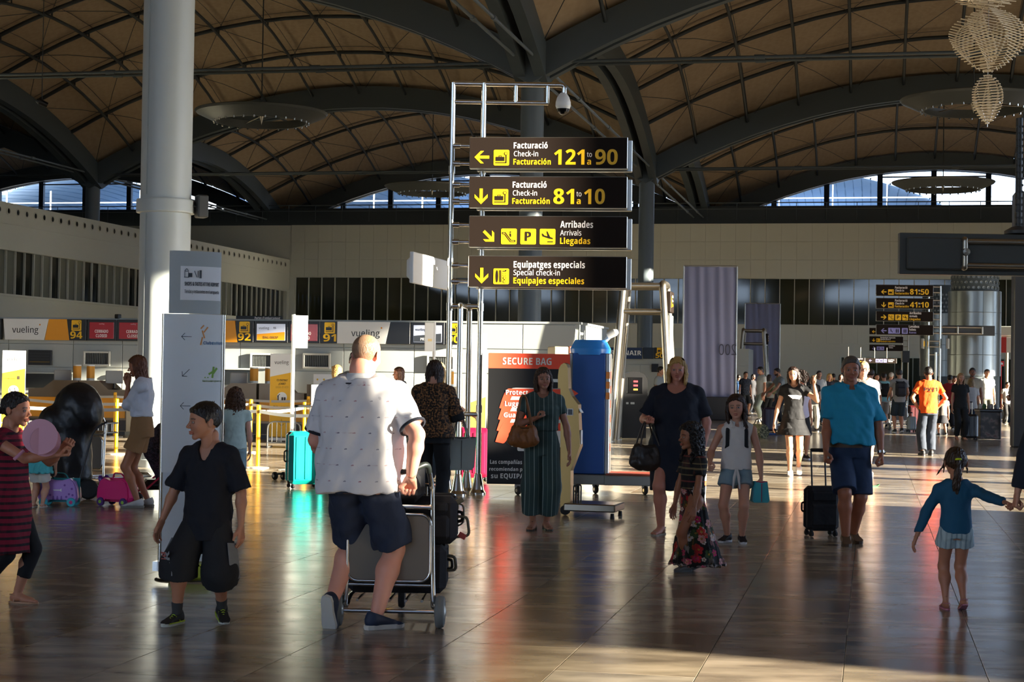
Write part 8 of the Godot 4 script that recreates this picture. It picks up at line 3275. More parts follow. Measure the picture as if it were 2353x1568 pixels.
func build_people():
	var navy := "#0d1220"
	# printed cloths
	var dots := pattern("dotted_polo", 128, Vector3(5.2, 5.2, 5.2), func(im: Image):
		im.fill(Color(0.87, 0.86, 0.87))
		for q in [[32, 32, 0], [96, 32, 1], [64, 96, 0], [0, 96, 1]]:
			var c := Color(0.33, 0.33, 0.42) if q[2] == 0 else Color(0.62, 0.36, 0.42)
			blot(im, q[0], q[1], 4, c, 1.4)
			blot(im, q[0] + 5, q[1] + 1, 2, c))
	var leopard := tri_tex(cloth("#fefefe").duplicate(), noise_tex(0.055, 77, 256, [[0.0, Color(0.06, 0.04, 0.03)], [0.42, Color(0.10, 0.06, 0.04)], [0.5, Color(0.50, 0.34, 0.18)], [0.62, Color(0.60, 0.42, 0.24)], [1.0, Color(0.5, 0.33, 0.18)]], 1, FastNoiseLite.TYPE_CELLULAR), Vector3(3.2, 3.2, 3.2))
	var lines := pattern("green_stripes", 64, Vector3(11, 11, 11), func(im: Image):
		im.fill(Color(0.20, 0.29, 0.28))
		im.fill_rect(Rect2i(0, 0, 6, 64), Color(0.52, 0.58, 0.55))
		im.fill_rect(Rect2i(32, 0, 3, 64), Color(0.42, 0.49, 0.46)))
	lines.uv1_triplanar = false
	var flowers := pattern("floral_skirt", 256, Vector3(2.6, 2.6, 2.6), func(im: Image):
		im.fill(Color(0.025, 0.02, 0.03))
		var r := RandomNumberGenerator.new()
		r.seed = 6
		var cs := [Color(0.85, 0.80, 0.78), Color(0.78, 0.10, 0.12), Color(0.82, 0.12, 0.40), Color(0.88, 0.62, 0.60), Color(0.20, 0.30, 0.12)]
		for k in 26:
			var c: Color = cs[k % 5]
			var x := r.randf() * 256
			var y := r.randf() * 256
			var R := 8 + r.randf() * 9
			for p in 5: blot(im, x + cos(p * 1.256 + k) * R, y + sin(p * 1.256 + k) * R, R * 0.62, c)
			blot(im, x, y, R * 0.35, Color(0.75, 0.55, 0.15)))
	var rows := pattern("magenta_stripes", 32, Vector3(22, 22, 22), func(im: Image):
		im.fill(Color(0.50, 0.03, 0.16))
		im.fill_rect(Rect2i(0, 0, 32, 12), Color(0.10, 0.01, 0.05)))
	var bands := pattern("knit_bands", 64, Vector3(5, 5, 5), func(im: Image):
		im.fill(Color(0.06, 0.055, 0.06))
		for q in [[6, 3], [22, 4], [40, 3], [52, 5]]: im.fill_rect(Rect2i(0, q[0], 64, q[1]), Color(0.45, 0.40, 0.28) if q[1] != 4 else Color(0.5, 0.22, 0.2)))
	var leaves := tri_tex(cloth("#fdfdfd").duplicate(), noise_tex(0.05, 17, 128, [[0.0, Color(0.03, 0.05, 0.10)], [0.5, Color(0.06, 0.09, 0.16)], [0.56, Color(0.34, 0.40, 0.46)], [0.62, Color(0.05, 0.07, 0.13)], [1.0, Color(0.25, 0.3, 0.36)]], 2), Vector3(2.5, 2.5, 2.5))
	var seer := pattern("fine_stripes", 32, Vector3(30, 30, 30), func(im: Image):
		im.fill(Color(0.66, 0.73, 0.74))
		im.fill_rect(Rect2i(0, 0, 12, 32), Color(0.50, 0.58, 0.60)))
	var p: Vector3
	var t: float
	var J: Dictionary
	var s: Shape
	# the man in the dotted polo
	p = ground(822, 1446)
	t = PI - 0.12
	var hold := at(944, 1098, 10.28)
	J = person("man seen from behind in white dotted polo and navy shorts, pushing the trolley", p, t, 1.80, {"fine": true, "girth": 1.26, "belly": 0.045, "skin": "#dd9c84", "hair": ["buzz", "#8f7058"], "scalp": 0.7,
		"ra": loc(p, t, hold), "rh": Vector3(-0.7, -0.4, -0.5), "rg": 1, "rth": Vector3(1, 0, 0.2), "la": [Vector3(0.30, -1, 0.2), Vector3(-0.1, -0.6, 1)], "rhd": Vector3(0.2, -0.6, 0.7),
		"rf": [-0.12, 0.02, 0.0, -0.85, 0.0], "lf": [0.17, -0.15, 0.012, -0.15, 1.22], "head": Vector3(0.1, -0.35, 0), "shoe": ["shoe", "#1c2a44", "#c6c3bb"],
		"wear": [{"kind": "shorts", "name": "shorts", "color": "#232c40", "leg": 0.93, "wide": 0.045, "crease": 0.018}, {"kind": "top", "name": "polo_shirt", "mat": dots, "hem": -0.16, "ease": 0.028, "loose": 0.03, "sleeve": 0.78, "sleeve_ease": 0.018, "crease": 0.026, "crease_size": Vector3(6, 3.4, 6)}]})
	collar(J, "#d9d9da", navy)
	trim_sleeves(J, 0.78, navy)
	# the boy
	p = ground(474, 1434)
	t = -0.42
	J = person("boy in a loose navy polo and dark shorts walking past the totem, looking left", p, t, 1.37, {"fine": true, "kind": "child", "skin": "#b98163", "hair": ["boy", "#15100e"], "head": Vector3(0.03, -0.72, 0.0), "lean": Vector3(0, 0.1, 0), "head_part": 0.172,
		"rf": [-0.14, 0.12, 0.0, 0.0, 0.0], "lf": [0.08, -0.16, 0.0, 0.75, 0.25], "ra": [Vector3(-0.42, -1, 0.1), Vector3(-0.30, -1, 0.25)], "la": [Vector3(0.30, -1, -0.12), Vector3(0.05, -1, 0.05)], "sock": "#3c3d3d", "shoe": ["shoe", "#232426", "#cfd0c2"], "lace": "#b4cf2a",
		"wear": [{"kind": "shorts", "name": "shorts", "color": "#1c1d20", "leg": 1.22, "wide": 0.075}, {"kind": "top", "name": "polo_shirt", "color": "#0c101b", "hem": -0.36, "ease": 0.022, "loose": 0.035, "sleeve": 0.95, "sleeve_ease": 0.028, "neck": 0.07, "crease": 0.016}]})
	for i in 2:
		var q: Transform3D = J["ft%d" % i]
		s = Shape.new()
		s.tf = q
		for sg in [-1.0, 1.0]:
			s.tube([Vector3(0.047 * sg, 0.03, -0.06), Vector3(0.052 * sg, 0.028, 0.06), Vector3(0.04 * sg, 0.026, 0.15)], 0.006, 6)
			s.tube([Vector3(0.045 * sg, 0.035, 0.0), Vector3(0.034 * sg, 0.075, 0.05)], 0.005, 5)
		obj("trim", s, flat("#b4cf2a", 0.5), J["node"])
	for q in [[J["hp0"], J["kn0"], J["an0"], 0.105], [J["hp1"], J["kn1"], J["an1"], -0.105]]:
		s = Shape.new()
		var e: Vector3 = (q[0] as Vector3).lerp(q[1], 0.45) + Vector3(q[3] * 0.92, 0, 0)
		s.tube([e, (q[0] as Vector3).lerp(q[1], 0.8) + Vector3(q[3] * 1.0, 0, 0), (q[1] as Vector3).lerp(q[2], 0.18) + Vector3(q[3] * 1.06, 0, 0)], 0.055, 12, true, 0.16)
		obj("side_stripe", s, cloth("#77797b"), J["node"])
	side_print(J)
	# the girl at the left edge with the pink fan
	p = ground(16, 1388)
	t = 1.25
	J = person("girl in magenta striped dress and black leggings at the left edge", p, t, 1.40, {"fine": true, "kind": "girl", "skin": "#c08466", "hair": ["tied", "#1d1512"], "head": Vector3(0.05, 0.1, 0), "head_part": 0.16,
		"la": Vector3(0.10, 1.03, 0.34), "ra": Vector3(-0.06, 1.0, 0.40), "lg": 1, "rg": 1, "shoe": ["sandal", "#b98d6a"], "lf": [0.06, 0.05, 0, 0.1, 0], "rf": [-0.07, -0.2, 0, 0, 0.4],
		"wear": [{"kind": "trousers", "name": "leggings", "color": "#0f0f12", "leg": 1.62, "wide": 0.004}, {"kind": "dress", "name": "dress", "mat": rows, "hem": -0.78, "flare": 0.10, "sleeve": 0.25, "waist": 0.01}]})
	var fan := thing("paper_fan", "pink round fan held by the girl in magenta at the left edge", "fan", at(92, 1004, 11.0))
	s = Shape.new()
	s.slab(disc(Vector2.ZERO, 0.115, 28), -0.005, 0.005)
	s.tf = Transform3D(Basis(Vector3.UP, 0.5), Vector3(0.03, -0.03, -0.02))
	s.slab(disc(Vector2.ZERO, 0.10, 28), -0.004, 0.004)
	obj("leaf", s, flat("#d9a3b4", 0.6), fan)
	s = Shape.new()
	s.rod(Vector3(-0.1, -0.09, 0.01), Vector3(-0.16, -0.15, 0.02), 0.012, 6)
	obj("handle", s, flat("#c98aa0", 0.5), fan)
	# the toddler
	p = ground(88, 1166)
	J = person("toddler in a turquoise dress with her hair in a bun, seen from behind", p, PI - 0.1, 0.96, {"fine": true, "kind": "girl", "cell": 0.010, "skin": "#d09a7d", "hair": ["bun", "#a67a4c"], "tie": "#e8d8b0", "head_part": 0.20, "hip": 0.44, "girth": 1.2,
		"ra": [Vector3(-0.5, -1, 0), Vector3(0.1, -1, 0.5)], "la": [Vector3(0.3, -1, 0), Vector3(0, -1, 0.5)], "shoe": ["sandal", "#e6e2da"],
		"wear": [{"kind": "shorts", "name": "bloomers", "color": "#d9d4c8", "leg": 0.6, "wide": 0.03, "ease": 0.02}, {"kind": "dress", "name": "dress", "color": "#52b9bd", "hem": -0.14, "flare": 0.11, "sleeve": 0.0, "ease": 0.012, "neck": 0.04, "crease": 0.03, "crease_size": Vector3(12, 1.5, 12)}]})
	# the woman in the white shirt
	p = ground(322, 1166)
	t = -1.5
	J = person("woman in a white shirt and tan shorts facing left, hands at her mouth", p, t, 1.71, {"fine": true, "kind": "woman", "skin": "#a4694a", "hair": ["long", "#5f3216"], "head": Vector3(0.18, 0, 0),
		"la": Vector3(0.05, 1.40, 0.15), "ra": Vector3(-0.04, 1.38, 0.17), "lh": Vector3(0.15, -1, -0.1), "rh": Vector3(-0.15, -1, -0.1), "lg": 1, "rg": 1, "lhd": Vector3(-0.2, 1, 0.1), "rhd": Vector3(0.2, 1, 0.1), "shoe": ["shoe", "#b9b8b4", "#77736a"], "lf": [0.09, 0.03, 0, 0.1, 0], "rf": [-0.08, -0.06, 0, -0.1, 0],
		"wear": [{"kind": "shorts", "name": "shorts", "color": "#8f6a43", "leg": 0.55, "wide": 0.045, "waist_at": 0.42, "ease": 0.012}, {"kind": "top", "name": "shirt", "color": "#c9ccd4", "hem": 0.26, "loose": 0.012, "sleeve": 1.25, "sleeve_ease": 0.018, "crease": 0.02}]})
	# the girl with curls
	p = ground(537, 1150)
	person("girl with long brown curls in a pale mint top, seen from behind beside the totem", p, PI + 0.25, 1.34, {"fine": true, "kind": "girl", "skin": "#d59b83", "hair": ["curly", "#4a2b17"], "shoe": ["shoe", "#cfc9c4", "#e6e2dc"], "la": [Vector3(0.22, -1, 0.1), Vector3(0, -1, 0.3)],
		"wear": [{"kind": "shorts", "name": "denim_shorts", "color": "#88a3ab", "leg": 0.9, "wide": 0.03}, {"kind": "top", "name": "top", "color": "#b3c9c4", "hem": -0.1, "flare": 0.03, "sleeve": 0.35}]})
	# leopard print
	p = ground(992, 1182)
	t = PI - 0.1
	J = person("woman in a leopard print blouse and black trousers, seen from behind with a grey tote", p, t, 1.70, {"fine": true, "kind": "woman", "girth": 1.2, "skin": "#c58c70", "hair": ["bob", "#2e1d13"], "head": Vector3(0.08, -0.1, 0), "ra": [Vector3(-0.35, -1, 0.1), Vector3(-0.1, -0.2, 1)], "shoe": ["shoe", "#18181a", "#2a2a2a"],
		"wear": [{"kind": "trousers", "name": "trousers", "color": "#0e0f12", "leg": 1.9, "wide": 0.02}, {"kind": "top", "name": "blouse", "mat": leopard, "hem": -0.05, "ease": 0.022, "loose": 0.03, "sleeve": 0.9, "sleeve_ease": 0.03}]})
	trim_sleeves(J, 0.86, "#0d0d0f", 0.09)
	bag("tote_bag", "pale grey tote bag hanging from the arm of the woman in leopard print", J["node"].transform * ((J["wr1"] as Vector3).lerp(J["el1"], 0.3) - Vector3(0, 0.38, 0)), 0.25, [0.17, 0.15, 0.37, 0.11], "#8d9189", 0.22)
	p = at(1000, 1100, 23.4) * Vector3(1, 0, 1)
	person("fair haired woman in a yellow strap top, half hidden behind the leopard print blouse", p, 2.5, 1.70, {"kind": "woman", "skin": "#e0ab8e", "hair": ["long", "#c9a468"], "ra": [Vector3(-0.6, -1, 0.2), Vector3(-0.4, -0.5, 1)], "wear": [{"kind": "top", "name": "top", "color": "#d8a92c", "sleeve": 0.0, "neck": 0.1}, {"kind": "trousers", "name": "trousers", "color": "#31404f", "leg": 1.9}]})
	p = at(812, 1100, 23.9) * Vector3(1, 0, 1)
	person("man with sunglasses on his head, half hidden behind the dotted polo", p, 0.1, 1.83, {"skin": "#c98d70", "hair": ["short", "#2b2019"], "glasses": "crown", "ra": loc(p, 0.1, at(727, 948, 22.8)), "rg": 1, "beard": 0.2, "wear": [{"kind": "shorts", "name": "shorts", "color": "#3c4046"}, {"kind": "top", "name": "t_shirt", "color": "#7c7a78"}]})
	p = at(773, 1100, 30) * Vector3(1, 0, 1)
	person("blonde traveller facing the check-in wall, left of the dotted polo", p, -2.2, 1.66, {"kind": "woman", "skin": "#d8a587", "hair": ["bob", "#a9824c"], "wear": [{"kind": "trousers", "name": "trousers", "color": "#44505c", "leg": 1.9}, {"kind": "top", "name": "top", "color": "#a3957f", "sleeve": 0.3}]})
	p = at(917, 1100, 30) * Vector3(1, 0, 1)
	person("brown haired woman with sunglasses on her head, between the polo and the leopard blouse", p, -1.2, 1.64, {"kind": "woman", "skin": "#b97f62", "hair": ["long", "#4d2d19"], "glasses": "crown", "wear": [{"kind": "top", "name": "top", "mat": leaves}, {"kind": "trousers", "name": "trousers", "color": "#30343c", "leg": 1.9}]})
	# striped jumpsuit
	p = ground(1243, 1217)
	t = 0.04
	J = person("woman in a green striped jumpsuit before the black and red board", p, t, 1.63, {"fine": true, "kind": "woman", "girth": 1.08, "skin": "#a9745a", "hair": ["bob", "#3a2416"], "shoe": ["sandal", "#17120f"], "head": Vector3(-0.02, 0.12, 0.04),
		"ra": Vector3(-0.07, 1.13, 0.21), "rh": Vector3(-0.8, -0.8, -0.2), "rg": 1, "la": [Vector3(0.34, -1, 0), Vector3(0.12, -1, 0.12)], "lf": [0.055, 0.0, 0, 0.2, 0], "rf": [-0.085, 0.05, 0, -0.3, 0],
		"wear": [{"kind": "trousers", "name": "culottes", "mat": lines, "leg": 1.72, "wide": 0.065, "waist_at": 0.45, "ease": 0.012}, {"kind": "top", "name": "bodice", "mat": lines, "hem": 0.3, "sleeve": 0.5, "sleeve_ease": 0.02, "neck": 0.04, "loose": 0.015}]})
	bag("shoulder_bag", "tan leather shoulder bag carried by the woman in the striped jumpsuit", at(1203, 1002, 16.9), 0.2, [0.15, 0.13, 0.24, 0.1], "#8a5426", 0.30)
	# woman in navy
	p = ground(1552, 1228)
	t = -0.18
	J = person("fair haired woman in a navy dress, sunglasses on her head, behind the curly girl", p, t, 1.75, {"fine": true, "kind": "woman", "girth": 1.38, "belly": 0.03, "skin": "#bb7a62", "hair": ["bob", "#b08a4e"], "glasses": "crown", "shoe": ["sandal", "#9c8f7c"], "head": Vector3(0, 0.05, 0),
		"ra": Vector3(-0.26, 1.12, 0.22), "rh": Vector3(-0.6, -1, -0.3), "rg": 1, "la": [Vector3(0.38, -1, 0.05), Vector3(-0.12, -1, 0.30)], "rf": [-0.14, 0.1, 0, -0.35, 0], "lf": [0.10, -0.1, 0, 0.1, 0],
		"wear": [{"kind": "dress", "name": "dress", "color": "#0c1220", "hem": -0.84, "sleeve": 0.82, "sleeve_ease": 0.03, "loose": 0.02, "neck": 0.09, "neck_wide": 0.10}]})
	bag("handbag", "slouchy dark brown handbag on the arm of the woman in navy", J["node"].transform * ((J["wr1"] as Vector3).lerp(J["el1"], 0.15) - Vector3(0, 0.35, 0)), 0.3, [0.18, 0.12, 0.28, 0.13], "#2b221c", 0.22)
	# curly girl in the flowered skirt
	p = ground(1590, 1312)
	t = -1.2
	J = person("small girl with black curls in a long flowered skirt, looking left", p, t, 1.19, {"fine": true, "kind": "girl", "cell": 0.010, "skin": "#9c6549", "hair": ["curly", "#0f0b0b"], "head": Vector3(0, 0, 0), "head_part": 0.18, "shoe": ["shoe", "#7c7c7c", "#555555"], "ra": [Vector3(-0.2, -1, 0.25), Vector3(-0.05, -1, 0.2)], "la": [Vector3(0.25, -1, 0.25), Vector3(0.1, -1, 0.25)], "lf": [0.05, 0.08, 0, 0.2, 0], "rf": [-0.05, -0.1, 0, 0, 0.3],
		"wear": [{"kind": "skirt", "name": "skirt", "mat": flowers, "hem": -0.53, "flare": 0.21, "waist_at": 0.28, "sweep": -0.05, "crease": 0.035, "crease_size": Vector3(9, 1.2, 9)}, {"kind": "top", "name": "top", "mat": bands, "hem": 0.22, "sleeve": 0.6, "sleeve_ease": 0.02}]})
	# girl in white
	p = ground(1690, 1247)
	t = -0.12
	J = person("girl with long brown hair in a sleeveless white shirt and denim shorts, facing us", p, t, 1.40, {"fine": true, "kind": "girl", "skin": "#c48d72", "hair": ["long", "#2f1b11"], "shoe": ["shoe", "#1b1c20", "#c9c9c9"], "lace": "#333333", "head": Vector3(0, -0.12, 0.05),
		"ra": Vector3(-0.25, 0.75, 0.14), "rh": Vector3(-0.4, -0.5, -1), "rg": 1, "la": [Vector3(0.30, -1, 0.05), Vector3(0.10, -1, 0.1)], "lg": 1, "lf": [0.06, 0.05, 0, 0.1, 0], "rf": [-0.08, 0.0, 0, -0.5, 0],
		"wear": [{"kind": "shorts", "name": "denim_shorts", "color": "#7b929a", "leg": 0.42, "wide": 0.035}, {"kind": "top", "name": "shirt", "color": "#cfc9c2", "hem": 0.02, "sleeve": 0.0, "loose": 0.02, "crease": 0.016, "neck": 0.03}]})
	s = Shape.new()
	for x in [-0.02, 0.02]: s.tube([J["trunk"] * Vector3(0, 0.02, 0.125), J["trunk"] * Vector3(x, -0.06, 0.15), J["trunk"] * Vector3(x * 1.6, -0.17, 0.14)], [0.014, 0.016, 0.008], 6)
	obj("knot", s, cloth("#cfc9c2"), J["node"])
	collar(J, "#cfc9c2", "")
	backpack(J, "#15161a", "black backpack worn by the girl in the white shirt", 0.8)
	bag("pouch", "small turquoise and crimson pouch held by the girl in the white shirt", J["node"].transform * ((J["hand0"] as Vector3) - Vector3(0, 0.075, 0)), 0.2, [0.06, 0.085, 0.20, 0.1], "#3aa3ab", 0.0)
	# black T-shirt
	p = ground(1822, 1094)
	J = person("young woman in a black T-shirt with wind in her hair, raising her hand", p, -0.08, 1.73, {"fine": true, "cell": 0.014, "kind": "woman", "skin": "#d09a78", "hair": ["wind", "#24140d"], "shoe": ["shoe", "#e3e0da", "#eeece6"], "head": Vector3(-0.05, -0.2, 0.1),
		"la": Vector3(0.30, 1.45, 0.18), "lh": Vector3(0.5, -1, 0.1), "lhd": Vector3(-0.1, 1, 0.1), "ra": [Vector3(-0.32, -1, 0.1), Vector3(-0.22, -1, 0.1)], "lf": [0.10, -0.16, 0.03, 0, 0.25], "rf": [-0.06, 0.14, 0, 0, 0],
		"wear": [{"kind": "shorts", "name": "shorts", "color": "#121214", "leg": 0.42, "wide": 0.06}, {"kind": "top", "name": "t_shirt", "color": "#161618", "sleeve": 0.4, "hem": 0.02, "neck": 0.04}, {"kind": "skirt", "name": "tied_shirt", "color": "#101012", "hem": -0.24, "flare": 0.10, "waist_at": 0.3, "ease": 0.02}]})
	s = Shape.new()
	for q in 4: s.tube([J["trunk"] * Vector3(-0.10 + 0.02 * q, J["TL"] * (0.71 - 0.03 * q), 0.150), J["trunk"] * Vector3(0.0, J["TL"] * (0.715 - 0.03 * q), 0.160), J["trunk"] * Vector3(0.11 - 0.01 * q, J["TL"] * (0.70 - 0.03 * q), 0.150)], 0.008, 5)
	obj("print", s, flat("#c9c6cc", 0.7), J["node"])
	# blue polo
	p = ground(1950, 1250)
	t = -0.03
	J = person("man in a turquoise polo and navy shorts walking towards us with carry-on", p, t, 1.78, {"fine": true, "girth": 1.12, "belly": 0.02, "skin": "#a9694c", "hair": ["short", "#4d4740"], "head": Vector3(0.05, -0.08, 0), "shoe": ["shoe", "#6b5136", "#54402c"], "beard": 0.12,
		"ra": loc(p, t, at(1897, 1046, 15.95)), "rh": Vector3(-0.5, -0.6, -0.8), "rg": 1, "la": [Vector3(0.26, -1, 0.05), Vector3(0.06, -1, 0.22)], "lg": 1, "lf": [0.07, -0.12, 0, 0.15, 0], "rf": [-0.05, 0.14, 0, -0.05, 0],
		"wear": [{"kind": "shorts", "name": "shorts", "color": "#1f3350", "leg": 0.95, "wide": 0.04, "waist_at": 0.18}, {"kind": "top", "name": "polo_shirt", "color": "#1e8fb0", "hem": 0.06, "ease": 0.024, "loose": 0.035, "sleeve": 0.86, "sleeve_ease": 0.024, "crease": 0.022, "neck": 0.03}]})
	collar(J, "#1e8fb0", "")
	s = Shape.new()
	var lv: Array = level(J["lv"], 0.02)
	s.tf = J["trunk"] * Transform3D(Basis().scaled(Vector3(1, 1, (lv[2] + 0.02) / (lv[1] + 0.02))), Vector3(0, 0, lv[3]))
	s.lathe([Vector2(lv[1] + 0.018, 0.0), Vector2(lv[1] + 0.022, 0.0), Vector2(lv[1] + 0.022, 0.04), Vector2(lv[1] + 0.018, 0.04)], 28)
	obj("belt", s, flat("#4a3626", 0.6), J["node"])
	s = Shape.new()
	var wr: Vector3 = (J["el0"] as Vector3).lerp(J["wr0"], 0.94)
	s.tf = Transform3D(Basis(Quaternion(Vector3.UP, ((J["wr0"] as Vector3) - (J["el0"] as Vector3)).normalized())), wr)
	s.lathe([Vector2(0.031, -0.012), Vector2(0.035, -0.012), Vector2(0.035, 0.012), Vector2(0.031, 0.012)], 18)
	s.lathe([Vector2(0.02, 0), Vector2(0.02, 0.012), Vector2(0, 0.012)], 14, Vector3(0.033, 0, 0), Basis(Vector3(0, 0, 1), -PI / 2))
	obj("wristwatch", s, mats["chrome"], J["node"])
	# behind him
	p = at(1982, 1000, 27.6) * Vector3(1, 0, 1)
	person("fair curly haired man with glasses in the sun, half hidden by the turquoise polo", p, -0.1, 1.84, {"fine": true, "cell": 0.018, "skin": "#e0a98c", "hair": ["short", "#b09468"], "glasses": "eyes", "shoe": ["shoe", "#e8e6e0", "#eeeeee"], "wear": [{"kind": "shorts", "name": "shorts", "color": "#8c8478"}, {"kind": "top", "name": "t_shirt", "color": "#7b736c"}]})
	# the girl and the grown-up holding hands at the right
	p = ground(2194, 1402)
	t = PI - 0.06
	var grasp := at(2322, 1160, 11.25)
	J = person("small girl with a ponytail and teal long sleeved top, seen from behind", p, t, 1.11, {"fine": true, "kind": "girl", "cell": 0.010, "skin": "#b27a5e", "hair": ["pony", "#33200f"], "tie": "#c9e000", "head_part": 0.185, "shoe": ["sandal", "#c07a90"],
		"ra": loc(p, t, grasp), "rh": Vector3(-0.3, -1, 0), "rg": 1, "la": [Vector3(0.55, -1, 0.05), Vector3(0.35, -1, 0.1)], "lf": [0.055, 0.03, 0, 0.05, 0], "rf": [-0.055, -0.04, 0.0, 0, 0.35],
		"wear": [{"kind": "shorts", "name": "shorts", "mat": seer, "leg": 0.34, "wide": 0.045, "ease": 0.014}, {"kind": "top", "name": "long_sleeved_top", "color": "#14506e", "hem": -0.06, "sleeve": 1.94, "sleeve_ease": 0.010, "flare": 0.012}]})
	p = at(2436, 1400, 11.2) * Vector3(1, 0, 1)
	J = person("grown-up in dark denim at the right edge, holding the girl's hand", p, PI, 1.72, {"fine": true, "kind": "woman", "skin": "#c08a70", "hair": ["bob", "#2a1a12"], "la": loc(p, PI, at(2336, 1140, 11.2)), "lh": Vector3(0.6, -0.3, -0.6), "lg": 1, "lhd": Vector3(0.15, -1, 0.0),
		"wear": [{"kind": "trousers", "name": "trousers", "color": "#17202c", "leg": 1.9}, {"kind": "top", "name": "denim_shirt", "color": "#131c28", "sleeve": 1.86, "sleeve_ease": 0.02}]})
	# orange shirt
	p = ground(2132, 1048)
	J = person("man in a bright orange T-shirt seen from behind with hands on hips", p, PI, 1.82, {"fine": true, "cell": 0.014, "skin": "#a87556", "hair": ["short", "#15110f"], "la": Vector3(0.20, 0.98, 0.06), "ra": Vector3(-0.20, 0.98, 0.06), "lh": Vector3(1, 0.1, -0.5), "rh": Vector3(-1, 0.1, -0.5), "lg": 1, "rg": 1, "shoe": ["shoe", "#1b1b1d", "#3a3032"],
		"lf": [0.11, 0, 0, 0.1, 0], "rf": [-0.10, 0.14, 0, -0.1, 0], "wear": [{"kind": "trousers", "name": "work_trousers", "color": "#2c333f", "leg": 1.93, "wide": 0.035}, {"kind": "top", "name": "t_shirt", "color": "#ff5a06", "hem": -0.12, "ease": 0.024, "sleeve": 0.62, "sleeve_ease": 0.02}]})
	var back := Node3D.new()
	back.name = "print"
	J["node"].add_child(back)
	back.rotation.y = PI
	var ch: float = (J["trunk"] as Transform3D).origin.y + J["TL"] * 0.72
	back.position = Vector3(0, ch, -level(J["lv"], J["TL"] * 0.72)[2] - 0.05)
	text(back, "PV21", 0, -0.03, 0.075, mats["black"], 0.0, true, 0.27, 1, "letters")
